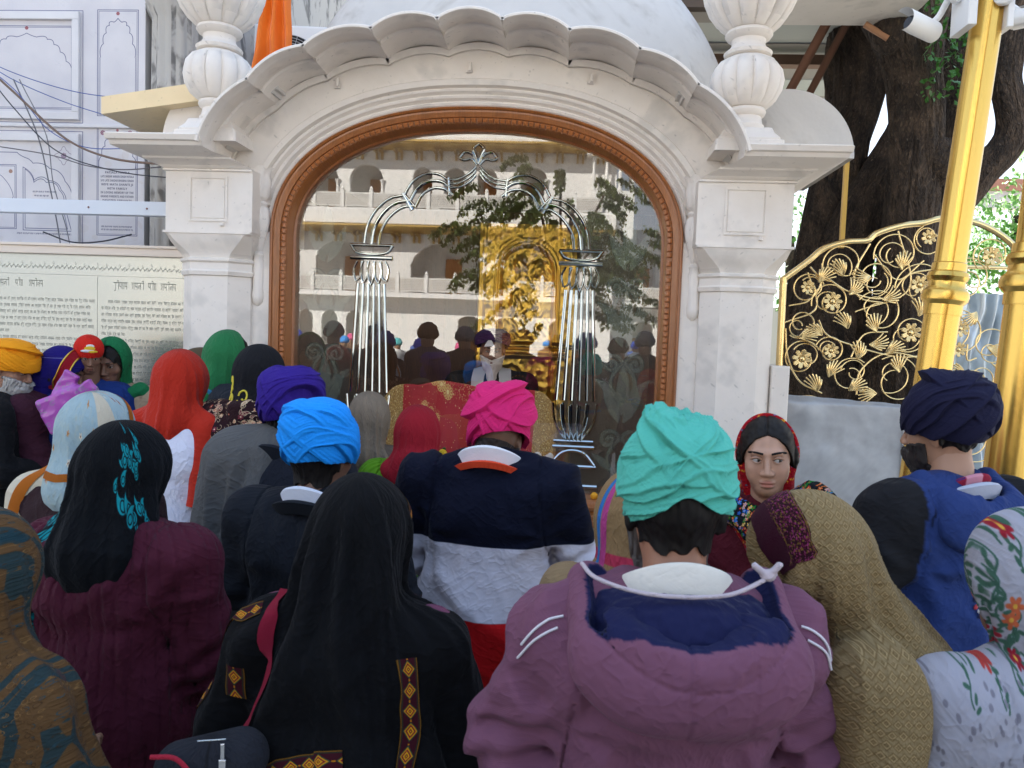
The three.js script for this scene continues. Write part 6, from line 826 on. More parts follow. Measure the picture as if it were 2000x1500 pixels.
{ // black shawl with embroidered bands
  const K = P({ label: 'woman under a black shawl with embroidered bands and a red bag strap', head: [.10, 1.445, 2.53], face: 176, hp: 8, skin: BR, bulk: 1.12, sh: .19, arms: [.29, 1.08, .02, .14, .98, .22], legCol: [.04, .03, .05] });
  const blk = fab(pat('#08080a', (c, W, H) => { for (let i = 0; i < 4000; i++) { c.fillStyle = 'rgba(20,20,24,.25)'; c.fillRect(rnd() * W, rnd() * H, 2, 9); } }, 512, 512));
  top(K, cloth([.16, .05, .09]), { name: 'mauve_sweater', t: .004, amp: .004, cell: .014, hem: .8, sleeve: .012 });
  const { J } = K;
  veil(K, blk, { name: 'black_shawl', t: .014, drop: .95, wide: .23, amp: .020, n: 8, cell: .008, sd: 2, back: .05, extra: (f, H) => U(.018, U(.02, U(.03, f, cap(J(.19, 1.335, -.02), J(-.19, 1.335, -.02), .074)), U(.05, cap(H([0, .03, -.03]), J(.01, 1.33, -.10), .098, .108), capE(J(.05, 1.27, -.125), J(-.06, 1.255, -.13), .095, .09, .7))), U(.05, cap(J(.205, 1.335, -.02), J(.285, 1.10, .0), .08, .085), cap(J(.285, 1.10, 0), J(.26, .85, .08), .085, .10), cap(J(-.205, 1.335, -.02), J(-.275, 1.05, .0), .08, .085), cap(J(-.25, 1.05, 0), J(-.24, .8, .05), .085, .1))) });
  const em = fab(motifBand, { bumpMap: motifBand, bumpScale: .0015 }), vf = K.veilField;
  ribbon(K, 'embroidered_band', vf, [J(-.165, 1.36, -.13), J(-.185, 1.24, -.16), J(-.188, 1.1, -.19), J(-.185, .95, -.21), J(-.18, .80, -.22)], .042, em);
  ribbon(K, 'embroidered_band', vf, [J(.20, 1.43, -.09), J(.26, 1.37, -.07), J(.31, 1.25, -.05), J(.345, 1.12, -.03)], .034, em);
  ribbon(K, 'embroidered_band', vf, [J(.15, 1.10, -.24), J(.08, 1.14, -.26), J(.01, 1.17, -.27), J(-.05, 1.18, -.27)], .038, em);
  const H = p => RT(K.hm, p); ribbon(K, 'embroidered_band', vf, [H([-.1, .03, .05]), H([-.075, .10, .055]), H([0, .135, .06]), H([.075, .10, .055]), H([.1, .03, .05])], .035, em, .002);
  ribbon(K, 'bag_strap', vf, [J(.155, 1.47, -.06), J(.165, 1.41, -.13), J(.175, 1.25, -.17), J(.195, 1.18, -.20), J(.20, 1.14, -.21)], .034, cloth([.42, .015, .05]), .006);
  for (const [y0, y1] of [[1.30, 1.22], [1.12, 1.02]]) { ribbon(K, 'square_motif', vf, [J(.245, y0, -.13), J(.25, y1, -.14)], .05, em, .003, 10); }
  const bag = thing('shoulder_bag', 'black zipped shoulder bag with red piping hanging from the red strap', 'bag', [-.115, 1.075, 2.80], .2); bag.scale.setScalar(.58);
  sdf('bag_body', U(.03, cap([-.10, -.05, 0], [.09, -.02, 0], .085, .095), cap([-.10, -.16, 0], [.1, -.16, 0], .09, .09)), [-.25, -.3, -.14], [.25, .14, .14], .009, cloth([.02, .021, .027]), bag); mesh('red_piping', tube([[-.17, .035, .085], [-.09, .03, .092], [-.02, -.06, .10], [.02, -.2, .095]], .008, 30, 7), cloth([.38, .02, .04]), bag); mesh('zip', tube([[-.03, .075, .07], [.06, .08, .072]], .003, 8, 6), M.crystal, bag); mesh('zip_puller', merge([bx(.048, .060, .02, .075, .088, .094, .002), bx(.043, .065, -.04, .022, .088, .096, .003)]), phy([.8, .8, .8], .25, { metalness: 1 }), bag);
}
{ // pink turban, rugby sweater
  const K = P({ label: 'man in a bright pink turban and navy, white and red striped sweater', head: [.31, 1.555, 1.66], headY: -.085, headZ: .025, face: 176, hp: 22, hy: 8, hr: 8, bulk: 1.1, sh: .205, skin: [.20, .10, .06], arms: [.29, 1.12, .04, .12, 1.08, .26] });
  turban(K, [.62, .018, .14], { sd: 5, c: [-.004, .066, -.018], r: [.102, .118, .120], sq: .78, low: th => -.60 - .28 * Math.sin(th + .5), wraps: [[-.75, .55, 0, -.30, .34, .022, 60], [-.6, .8, -.1, .0, .34, .022, 55], [-.5, .85, -.1, .28, .3, .02, 50], [.85, .5, .1, -.15, .36, .021, 50], [.6, .8, .1, .2, .3, .021, 48], [.2, 1, 0, -.55, .35, .016, 50], [-.25, .8, -.5, .62, .26, .024, 12], [.45, .75, -.3, .68, .24, .03, 12]] });
  const sw = fab(FB.rugby);
  const base = K.root; top(K, sw, { name: 'striped_sweater', t: .026, hem: .84, amp: .022, cell: .0095, sd: 7, sleeve: .02, uv: (x, y, z) => [x * .6 + z * .2, y / 1.8] });
  ringCollar(K, 'shirt_collar', cloth([.74, .73, .76]), { y: 1.438, r: .082, h: .050, th: .010, flare: .012 }); ringCollar(K, 'ribbed_neckband', cloth([.72, .07, .025], { bumpMap: ribTex, bumpScale: .002 }), { y: 1.422, r: .092, h: .022, th: .014, flare: .014 });
  hairNape(K, { y0: -.06, th: .003, y1: -.02, mat: phy([.03, .02, .018], .6) });
}
{ // azure turban, dark suit
  const K = P({ label: 'man in an azure blue turban and black suit jacket with a white collar', head: [-.195, 1.515, 1.925], headY: -.02, face: 172, hp: 6, hy: -14, bulk: 1.08, sh: .205, skin: BR2 });
  turban(K, [.012, .27, .80], { sd: 9, c: [0, .066, -.012], r: [.104, .104, .114], sq: .8, low: th => -.66 + .06 * Math.cos(2 * th) - .14 * Math.sin(th), wraps: [[.62, .72, .30, -.42, .36, .022, 52], [-.55, .75, .35, -.40, .36, .023, 56], [.40, .85, .35, -.20, .30, .021, 48], [-.35, .85, .40, -.18, .30, .022, 52], [.25, .8, .6, .05, .26, .019, 40], [-.2, .8, .6, .08, .26, .020, 40]], extra: d => .012 * sstep(.2, .7, d[1] - .3 * d[2]) });
  hairNape(K, { y0: -.085, th: .008 }); top(K, cloth([.011, .013, .018]), { seam: true, name: 'suit_jacket', t: .028, hem: .78, amp: .013, cell: .010, sd: 9, extra: f => (x, y, z) => f(x, y, z) + (z < 0 ? .004 * Math.exp(-((x / .004) ** 2)) : 0) });
  ringCollar(K, 'shirt_collar', cloth([.70, .72, .80]), { y: 1.42, r: .074, h: .058, th: .010, flare: .012 }); ringCollar(K, 'jacket_collar', cloth([.010, .012, .016]), { y: 1.398, r: .086, h: .042, th: .016, flare: .02 });
}
{ // violet turban, dark jacket, grey shawl over one shoulder
  const K = P({ label: 'man in a violet turban with a grey shawl over his dark jacket', head: [-.475, 1.585, 1.44], headY: -.02, face: 168, hp: 10, hy: -10, bulk: 1.08, sh: .20, skin: BR, fine: false });
  turban(K, [.030, .012, .19], { sd: 13, c: [0, .066, -.012], r: [.100, .112, .114], sq: .8, low: th => -.74 - .12 * Math.sin(th), wraps: [[.7, .6, .2, -.30, .35, .023, 40], [.55, .75, .1, -.05, .3, .022, 36], [.45, .8, 0, .2, .28, .022, 36], [-.75, .55, .2, -.2, .36, .023, 40], [-.6, .7, .1, .1, .3, .022, 36], [0, 1, 0, -.6, .35, .016, 40], [.2, .9, -.2, .62, .3, .02, 18]] });
  hairNape(K, { y0: -.075, th: .005 }); top(K, cloth([.014, .016, .024]), { name: 'jacket', t: .026, amp: .009, cell: .012, sd: 11 }); ringCollar(K, 'jacket_collar', cloth([.012, .014, .02]), { y: 1.405, r: .074, h: .05, th: .016, flare: .012 });
  const { J } = K; let f = U(.05, cap(J(.03, 1.455, -.02), J(.20, 1.40, -.01), .082, .092), capE(J(.16, 1.38, -.04), J(.19, .78, -.05), .135, .17, .85), cap(J(.20, 1.38, 0), J(.29, 1.1, .03), .10, .10), capE(J(.12, 1.3, .08), J(.1, .8, .1), .1, .12, .6), cap(J(.02, 1.42, -.06), J(.07, 1.1, -.16), .055, .06)); f = pleats(f, .012, 12, 5, 1.46 * K.s, 1.32 * K.s, .02, .0);
  sdf('grey_shawl', f, [-.2, .55, -.32], [.52, 1.62, .36], .0095, cloth([.10, .098, .095]), K.root);
  const n = std([.5, .52, .56], .6); onto(K, 'jacket_print', K.topField, [J(-.02, 1.235, -.15), J(-.045, 1.235, -.15)], .0045, n, .001);
}
{ // navy turban, blue hoodie
  const K = P({ label: 'bearded young man in a navy turban and blue hooded sweatshirt with a braided cord', head: [1.655, 1.665, 1.84], face: 204, hp: 5, hy: 22, hr: -4, bulk: 1.05, sh: .205, skin: [.40, .215, .13], arms: [.29, 1.12, .02, .13, 1.06, .24], fine: true, face3: true });
  turban(K, [.010, .010, .032], { sd: 17, c: [0, .070, -.018], r: [.104, .104, .120], sq: .85, low: th => -.58 + .22 * Math.cos(th) - .02 * Math.sin(th), wraps: [[.45, .75, .5, -.25, .36, .024, 26], [.3, .8, .55, .05, .32, .024, 22], [.2, .75, .65, .32, .3, .022, 20], [-.55, .7, .45, -.2, .36, .024, 24], [-.4, .75, .5, .1, .3, .022, 20], [0, 1, .15, -.5, .36, .018, 26], [-.3, .6, -.6, .5, .35, .02, 14]] });
  hairNape(K, { y0: -.05, th: .004 }); beard(K, phy([.02, .014, .012], .6), { len: .012, w: .92, out: .006 });
  const bl = [.022, .042, .145], bk = [.012, .012, .014]; const { J } = K;
  top(K, cloth([1, 1, 1], { vertexColors: true }), { name: 'hoodie', t: .030, hem: .8, amp: .022, cell: .0095, sd: 15, color: (x, y, z) => Math.abs(x) > .188 + .05 * (1.42 * K.s - y) ? bk : bl });
  const hood = U(.03, ell(J(0, 1.36, -.125), [.165, .095, .062], .35), cap(J(.12, 1.455, -.02), J(.10, 1.39, -.11), .038, .045), cap(J(-.12, 1.455, -.02), J(-.10, 1.39, -.11), .038, .045), cap(J(.10, 1.41, -.10), J(-.10, 1.41, -.10), .042, .042)); sdf('hood', folds(sub(hood, ell(J(0, 1.44, -.06), [.10, .07, .075]), .02), .008, 21, 9, 9, 9), [-.28, J(0, 1.15, 0)[1], -.3], [.28, J(0, 1.53, 0)[1], .1], .0075, cloth(bl), K.root);
  ringCollar(K, 'hood_lining', cloth([.42, .44, .52]), { y: 1.408, r: .084, h: .045, th: .014, flare: .014 }); ringCollar(K, 'plaid_collar', fab(FB.plaid), { y: 1.418, r: .07, h: .055, th: .008, flare: .008 });
  const cc = [std([.45, .04, .05], .7), std([.66, .66, .68], .7), std([.03, .035, .09], .7)]; for (let k = 0; k < 12; k++) { const p = snap(K.topField, J(.065 - k * .0022, 1.285 - k * .0135, -.18), .005); const g = new THREE.SphereGeometry(.008, 8, 6); g.scale(.7, 1.1, .6); g.rotateZ(k % 2 ? .6 : -.6); g.translate(p.x + (k % 2 ? .003 : -.003), p.y, p.z); mesh('cord_strand', g, cc[k % 3], K.root); }
}
{ // black and teal scarf, maroon knit
  const K = P({ label: 'woman in a black and teal paisley scarf and maroon ribbed cardigan', head: [-.595, 1.505, 2.29], face: 174, hp: 6, hy: -12, bulk: 1.14, sh: .20, skin: BR, arms: [.27, 1.08, .03, .12, 1.02, .24] });
  top(K, cloth([.062, .009, .020]), { name: 'ribbed_cardigan', t: .03, hem: .72, amp: .020, cell: .0085, sd: 19, extra: f => (x, y, z) => { const d = f(x, y, z); if (Math.abs(d) > .04) return d; const u = Math.atan2(x, .12 - z) * .22 / .026; const w = Math.abs(u - Math.round(u)); return d + .0042 * sstep(.2, .03, w); } });
  const { J } = K; veil(K, fab(FB.tealBlack), { name: 'paisley_scarf', t: .012, drop: 1.40, wide: .12, amp: .010, n: 6, cell: .008, sd: 6, back: .01, neckR: .10, shoulder: false, extra: (f, H) => U(.03, f, capE(J(.0, 1.47, -.03), J(0, 1.385, -.05), .11, .145, .8), cap(J(.12, 1.43, -.02), J(.185, 1.36, -.07), .06, .055), cap(J(.185, 1.36, -.07), J(.20, 1.10, -.13), .052, .05), cap(J(.20, 1.10, -.13), J(.195, .85, -.15), .05, .045)) });
}
{ // pale floral dupatta
  const K = P({ label: 'woman in a pale blue floral veil with orange edging over a dark top', head: [-.94, 1.54, 1.87], face: 170, hp: 8, hy: -6, bulk: 1.0, sh: .18, skin: BR });
  top(K, cloth([.03, .014, .016]), { name: 'dark_top', t: .022, amp: .008, cell: .013, sd: 23 }); const { J } = K;
  const pf = fab(FB.floralPale, { transmission: .1, thickness: 0 }); veil(K, pf, { name: 'floral_veil', t: .012, drop: 1.30, wide: .13, amp: .006, n: 8, cell: .009, sd: 8, shoulder: false, extra: (f, H) => U(.03, f, cap(J(0, 1.44, -.02), J(0, 1.43, -.03), .10), cap(J(.08, 1.45, -.02), J(.2, 1.38, -.01), .055, .07), cap(J(.2, 1.38, -.03), J(.22, 1.05, -.07), .07, .07)) });
  const og = cloth([.70, .19, .015]); ribbon(K, 'orange_border', K.veilField, [J(.10, 1.50, -.05), J(.16, 1.45, -.07), J(.20, 1.33, -.1), J(.21, 1.1, -.12)], .04, og, .003); ribbon(K, 'orange_border', K.veilField, [J(.10, 1.475, -.07), J(0, 1.465, -.12), J(-.10, 1.475, -.07)], .024, og, .003);
  const H = p => RT(K.hm, p); ribbon(K, 'orange_border', K.veilField, [H([.1, -.03, .04]), H([.09, .08, .045]), H([0, .14, .05]), H([-.09, .08, .045]), H([-.1, -.03, .04])], .03, og, .002);
}
{ // brown and teal shawl at the edge
  const K = P({ label: 'person wrapped in a brown and teal patterned shawl beside the maroon cardigan', head: [-.585, 1.39, 2.82], face: 172, hp: 10, bulk: 1.15, sh: .2, skin: BR });
  top(K, cloth([.05, .03, .03]), { name: 'dark_top', t: .0, amp: .002, cell: .016, sd: 24, sleeve: 0 }); const { J } = K;
  veil(K, fab(FB.brownTeal), { uv: planar(1.7), neckR: .13, name: 'patterned_shawl', t: .016, drop: .85, wide: .2, amp: .012, n: 6, cell: .009, sd: 12, extra: (f) => U(.04, f, cap(J(-.17, 1.34, -.02), J(-.25, 1.08, .0), .09, .095), cap(J(-.25, 1.08, 0), J(-.235, .75, .05), .095, .09), cap(J(.17, 1.34, -.02), J(.25, 1.08, .0), .09, .095)) });
}
{ // red-orange dupatta over white kurta
  const K = P({ label: 'woman in a red orange veil over a white tunic seen from behind', head: [-1.11, 1.65, 1.02], face: 178, hp: 4, bulk: 1.02, sh: .19, skin: BR });
  top(K, cloth([.72, .72, .82]), { name: 'white_tunic', t: .022, hem: .6, amp: .007, cell: .011, sd: 27 }); const { J } = K;
  veil(K, cloth([.50, .028, .012], { transmission: .18, thickness: 0 }), { name: 'red_veil', t: .016, drop: 1.36, wide: .14, amp: .007, n: 11, cell: .0095, sd: 14, shoulder: false, back: .02, extra: (f, H) => U(.03, f, cap(H([0, -.03, -.04]), J(0, 1.43, -.04), .09, .085), cap(J(.08, 1.45, -.03), J(.165, 1.40, -.03), .06, .065), cap(J(.165, 1.40, -.05), J(.165, 1.0, -.11), .062, .058), cap(J(.165, 1.0, -.11), J(.16, .75, -.12), .06, .06), cap(J(-.08, 1.45, -.03), J(-.165, 1.40, -.03), .06, .065), cap(J(-.165, 1.40, -.05), J(-.16, 1.0, -.11), .066, .062), cap(J(-.16, 1.0, -.11), J(-.155, .7, -.12), .062, .06)) });
}
{ // green veil, back turned, hair showing
  const K = P({ label: 'woman in a thin green veil and dark jacket, hair showing, beside the window frame', head: [-1.13, 1.745, .51], face: 140, hp: 6, hy: 15, bulk: 1, sh: .18, skin: BR3, face3: true });
  top(K, cloth([.02, .022, .028]), { name: 'dark_jacket', t: .03, amp: .012, cell: .014, sd: 29 }); hairCap(K, { line: .06 }); ringCollar(K, 'blue_collar', cloth([.03, .16, .28]), { y: 1.41, r: .08, h: .04, th: .012, flare: .012 });
  veil(K, cloth([.025, .19, .065], { transmission: .2, thickness: 0 }), { name: 'green_veil', t: .010, drop: 1.36, wide: .14, amp: .006, n: 9, cell: .0095, sd: 16, shoulder: false, extra: (f, H) => { const e = K.hm.clone().invert().elements; return (x, y, z) => { const hz = e[2] * x + e[6] * y + e[10] * z + e[14]; return Math.max(f(x, y, z), hz - .008); }; } });
}
{ // black scarf with yellow embroidery, paisley shawl
  const K = P({ label: 'woman in a black cap scarf with yellow embroidery and a pink brown paisley shawl', head: [-.775, 1.69, .99], face: 172, hp: 4, bulk: 1.05, sh: .19, skin: BR });
  top(K, fab(FB.paisleyPink), { uv: planar(1), seam: false, name: 'paisley_shawl', t: .05, hem: .7, amp: .016, cell: .011, sd: 31 }); const { J } = K;
  veil(K, cloth([.010, .010, .012]), { name: 'black_scarf', t: .012, drop: 1.36, wide: .13, amp: .006, n: 7, cell: .0095, sd: 18, shoulder: false });
  const ye = std([.62, .50, .04], .7), H = p => RT(K.hm, p); for (const [x, y] of [[.085, -.03], [-.01, -.085], [.06, -.10]]) { const pts = []; for (let k = 0; k <= 14; k++) { const a = k / 14 * 5.6; pts.push(H([x + .017 * Math.cos(a) * (1 - k * .03), y + .026 * Math.sin(a) * (1 - k * .02), -.14])); } onto(K, 'yellow_embroidery', K.veilField, pts, .0042, ye, .001); const q = []; for (let k = 0; k <= 6; k++) q.push(H([x - .02 + k * .007, y - .03 + .01 * Math.sin(k * 1.4), -.14])); onto(K, 'yellow_embroidery', K.veilField, q, .004, ye, .001); }
  sdf('shawl_roll', folds(U(.04, cap(J(.17, 1.42, -.02), J(0, 1.44, -.08), .055, .06), cap(J(0, 1.44, -.08), J(-.17, 1.42, -.02), .06, .055)), .014, 4, 9, 9, 9), [-.3, J(0, 1.25, 0)[1], -.22], [.3, J(0, 1.58, 0)[1], .14], .010, fab(FB.paisleyPink), K.root, { uv: planar(1) });
}
{ // brown cap behind
  const K = P({ label: 'man in a brown woollen cap between the red veil and the green veil', head: [-1.33, 1.655, .38], face: 120, hp: 4, bulk: .95, skin: BR3, face3: true });
  top(K, cloth([.03, .03, .035]), { name: 'dark_jacket', t: .024, amp: .01, cell: .018, sd: 33 }); const g = surfNet(ell([0, .052, -.012], [.088, .082, .107]), [-.11, .012, -.14], [.11, .15, .12], .006); boxUV(g); g.applyMatrix4(K.hm); mesh('cap', g, cloth([.10, .07, .04]), K.root);
}
{ // taupe scarf
  const K = P({ label: 'woman in a plain taupe scarf beside the azure turban, before the glass', head: [-.41, 1.475, .55], face: 180, hp: 8, bulk: .98, sh: .175, skin: BR });
  top(K, cloth([.13, .10, .075]), { name: 'taupe_tunic', t: .02, amp: .008, cell: .015, sd: 35 }); veil(K, cloth([.21, .165, .12]), { name: 'taupe_scarf', t: .008, drop: 1.15, wide: .16, amp: .010, n: 12, cell: .0095, sd: 20, back: .03 });
}
{ // crimson scarf, green cardigan
  const K = P({ label: 'woman in a plain crimson scarf and bright green knitted cardigan', head: [-.105, 1.455, .87], face: 178, hp: 4, hs: .98, bulk: 1.02, sh: .185, skin: BR });
  top(K, cloth([.10, .27, .012], { bumpMap: ribTex, bumpScale: .004 }), { name: 'green_cardigan', t: .032, amp: .006, cell: .012, sd: 37 }); const { J } = K;
  veil(K, cloth([.29, .012, .022]), { name: 'crimson_scarf', t: .008, drop: 1.38, wide: .12, amp: .007, n: 8, cell: .009, sd: 22, shoulder: false, extra: (f) => U(.03, f, cap(J(0, 1.46, -.05), J(-.12, 1.415, -.06), .075, .075), cap(J(0, 1.46, -.05), J(.09, 1.415, -.06), .07, .06), cap(J(0, 1.45, -.05), J(.02, 1.33, -.15), .07, .035)) });
}
{ // young woman turned towards us
  const K = P({ label: 'young woman with black hair in a colourful floral scarf, face turned towards the crowd', head: [1.175, 1.558, 1.755], face: -16, hy: 3, hp: 6, hr: 3, bulk: .92, sh: .17, hs: 1.0, w: .97, soft: true, skin: [.46, .255, .165], lip: [.92, .58, .60], eye: [.0035, .0], fine: true, face3: true, arms: [.22, 1.1, .0, .10, 1.05, .2] });
  hairCap(K, { line: .080, th: .007 }); top(K, cloth([.10, .012, .02]), { name: 'maroon_tunic', t: .02, amp: .007, cell: .012, sd: 39 }); const { J } = K, H = p => RT(K.hm, p);
  const e = K.hm.clone().invert().elements; veil(K, fab(FB.gaudyRed), { uv: planar(1.3, .9), name: 'floral_scarf', t: .002, drop: 1.36, wide: .13, amp: .004, n: 9, cell: .006, sd: 24, shoulder: false, open: false, extra: f => { const op = ell([0, -.02, .12], [.082, .165, .135]); return (x, y, z) => { const a = e[0] * x + e[4] * y + e[8] * z + e[12], b = e[1] * x + e[5] * y + e[9] * z + e[13], c = e[2] * x + e[6] * y + e[10] * z + e[14]; return Math.max(f(x, y, z), -op(a, b, c), c - .004 + .16 * Math.max(0, b)); }; } });
  let wrapF = U(.03, cap(J(-.13, 1.43, .05), J(0, 1.36, .13), .045, .05), cap(J(0, 1.36, .13), J(.14, 1.45, .05), .05, .058), cap(J(.14, 1.45, .05), J(.20, 1.40, -.03), .058, .06), cap(J(-.13, 1.43, .05), J(-.12, 1.44, -.06), .045, .05), cap(J(.12, 1.42, .08), J(.16, 1.2, .12), .055, .06)); wrapF = folds(wrapF, .012, 41, 14, 9, 14); sdf('scarf_wrap', wrapF, [-.28, J(0, 1.05, 0)[1], -.16], [.32, J(0, 1.56, 0)[1], .24], .007, fab(FB.gaudy), K.root, { uv: planar(1.3, .5) });
  const inner = U(.03, cap(J(-.11, 1.44, .04), J(0, 1.30, .12), .035, .04), cap(J(.09, 1.44, .05), J(0, 1.30, .12), .035, .04)); sdf('scarf_fold', folds(inner, .01, 43, 16, 10, 16), [-.2, J(0, 1.2, 0)[1], -.1], [.2, J(0, 1.53, 0)[1], .22], .007, fab(FB.gaudyRed), K.root, { uv: planar(1.3, .5) });
}
{ // striped shawl behind the mint turban
  const K = P({ label: 'person in a striped woollen shawl with a blue border, mostly behind the mint turban', head: [.735, 1.43, 2.18], face: 176, hp: 6, bulk: 1.0, sh: .185, skin: BR });
  top(K, cloth([.25, .17, .09]), { name: 'tan_top', t: .02, amp: .008, cell: .015, sd: 45 }); veil(K, fab(FB.stripes), { name: 'striped_shawl', t: .010, drop: 1.15, wide: .18, amp: .008, n: 7, cell: .0095, sd: 26 });
}
{ // beige shawl with maroon border, bowed
  const K = P({ label: 'bowed woman in a beige patterned shawl with a broad maroon border', head: [1.03, 1.475, 2.66], face: 262, lean: 18, hp: 8, bulk: .84, sh: .175, skin: [.40, .23, .15], face3: true, arms: [.13, 1.14, .06, .05, 1.15, .2] });
  top(K, cloth([.07, .008, .02]), { name: 'maroon_kurta', t: -.016, hem: .6, amp: .004, cell: .013, sd: 47 }); const { J } = K;
  veil(K, fab(FB.beigeGeo), { uv: side(1.1), neckR: .075, name: 'beige_shawl', t: .010, drop: .80, wide: .155, amp: .017, n: 8, cell: .008, sd: 28, back: .05, extra: f => U(.04, f, capE(J(0, 1.25, -.07), J(0, .7, -.10), .15, .20, .85), cap(J(-.05, 1.40, -.06), J(-.12, 1.0, -.14), .08, .07), cap(J(-.12, 1.0, -.14), J(-.12, .6, -.16), .075, .07), cap(J(.14, 1.37, .0), J(.165, 1.15, .02), .085, .075), cap(J(.165, 1.15, .02), J(.14, 1.02, -.02), .075, .07)) });
  const mb = cloth([.065, .006, .022]), lace = fab(canvasTex(256, 512, (c, W, H) => { c.fillStyle = '#3a0a1c'; c.fillRect(0, 0, W, H); for (let k = 0; k < 900; k++) { c.fillStyle = ['#7a1f45', '#a8407a', '#8a6a2a'][k % 3]; c.beginPath(); c.arc(rnd() * W, rnd() * H, rr(2, 7), 0, 7); c.fill(); } c.fillStyle = '#8a6a2a'; c.fillRect(10, 0, 8, H); c.fillRect(W - 18, 0, 8, H); })), H = p => RT(K.hm, p);
  ribbon(K, 'maroon_border', K.veilField, [H([-.11, -.12, .045]), H([-.105, .03, .055]), H([-.06, .11, .06]), H([0, .14, .06]), H([.06, .11, .06]), H([.105, .03, .055])], .05, mb, .003, 60); ribbon(K, 'lace_border', K.veilField, [H([-.13, -.14, -.005]), H([-.13, .03, .008]), H([-.08, .12, .01]), H([0, .15, .012]), H([.08, .12, .01]), H([.13, .03, .008])], .056, lace, .003, 60);
  sdf('knit_cap', (() => { const e = K.hm.clone().invert().elements, c = ell([0, .045, -.006], [.083, .08, .104]); return (x, y, z) => c(e[0] * x + e[4] * y + e[8] * z + e[12], e[1] * x + e[5] * y + e[9] * z + e[13], e[2] * x + e[6] * y + e[10] * z + e[14]); })(), [K.hp[0] - .16, K.hp[1] - .1, K.hp[2] - .17], [K.hp[0] + .16, K.hp[1] + .18, K.hp[2] + .17], .007, cloth([.36, .24, .13], { bumpMap: ribTex, bumpScale: .003 }), K.root);
  ribbon(K, 'trailing_border', K.topField, [J(-.155, 1.2, .02), J(-.165, 1.0, .02), J(-.165, .7, .02)], .03, lace, .004);
}
{ // white floral scarf at the edge
  const K = P({ label: 'woman in a white scarf printed with red flowers and a grey spotted tunic', head: [1.415, 1.475, 2.72], face: 196, hp: 6, bulk: 1.1, sh: .195, skin: BR });
  top(K, fab(FB.whiteFloral), { uv: (x, y, z) => [x * .9 + z * .3, y / 1.8], name: 'spotted_tunic', t: .03, hem: .6, amp: .010, cell: .012, sd: 49 }); veil(K, fab(FB.whiteFloral), { neckR: .07, uv: (x, y, z) => [x * .9 + z * .3, y / 1.8], name: 'floral_scarf', t: .014, drop: 1.10, wide: .19, amp: .008, n: 7, cell: .0085, sd: 30, back: .04 });
}
{ // old man in an orange turban
  const K = P({ label: 'old white-bearded man in an orange yellow turban and black coat, head bowed', head: [-2.27, 1.645, .52], face: 118, hp: 16, hy: -20, bulk: 1.1, sh: .2, skin: [.38, .20, .13], face3: true });
  turban(K, [.80, .30, .010], { sd: 21, c: [0, .064, -.008], r: [.106, .084, .122], sq: .8, low: th => -.52 + .12 * Math.cos(th), wraps: [[.3, .9, .15, -.45, .34, .022, 50], [-.3, .9, .15, -.28, .3, .022, 52], [.2, .9, .3, -.02, .28, .022, 50], [-.2, .9, .25, .2, .26, .021, 46], [.2, .9, -.2, .45, .26, .019, 40], [-.1, .9, -.3, .7, .26, .014, 30]] });
  beard(K, phy([.42, .41, .39], .85), { len: .14, w: 1.05, out: .02 }); hairNape(K, { mat: phy([.4, .39, .38], .7) }); top(K, cloth([.009, .009, .010]), { name: 'black_coat', t: .03, amp: .010, cell: .013, sd: 51 });
}
{ // stooping woman in a violet and red veil
  const K = P({ label: 'stooping woman in a violet spangled veil with red and gold border, maroon shawl', head: [-2.10, 1.625, .36], face: 96, lean: 14, hp: 8, bulk: 1.02, sh: .18, skin: BR2, face3: true, arms: [.20, 1.15, .15, .06, 1.18, .32] });
  top(K, cloth([.045, .012, .022]), { name: 'maroon_shawl', t: .035, amp: .014, cell: .013, sd: 53 }); hairCap(K, {}); const { J } = K, H = p => RT(K.hm, p);
  veil(K, fab(FB.blueDots, {}), { name: 'violet_veil', t: .010, drop: 1.3, wide: .13, amp: .007, n: 8, cell: .0095, sd: 32, shoulder: false, extra: f => U(.03, f, cap(H([0, -.05, -.06]), J(0, 1.38, -.10), .09, .085)), uv: (x, y, z) => { const e = K.hm.clone().invert().elements; return [.50 + (y * 2 % .4), y * 2]; } });
  ribbon(K, 'red_border', K.veilField, [H([-.105, -.09, .045]), H([-.10, .02, .05]), H([-.07, .10, .05]), H([0, .135, .05]), H([.07, .10, .05]), H([.10, .02, .05]), H([.105, -.09, .045])], .052, cloth([.40, .012, .025]), .004, 60); for (const d of [.02, .078]) onto(K, 'gold_edging', K.veilField, [H([-.105, -.09, d]), H([-.10, .02, d]), H([-.07, .10, d]), H([0, .135, d]), H([.07, .10, d]), H([.10, .02, d]), H([.105, -.09, d])], .0045, M.gold, .004);
}
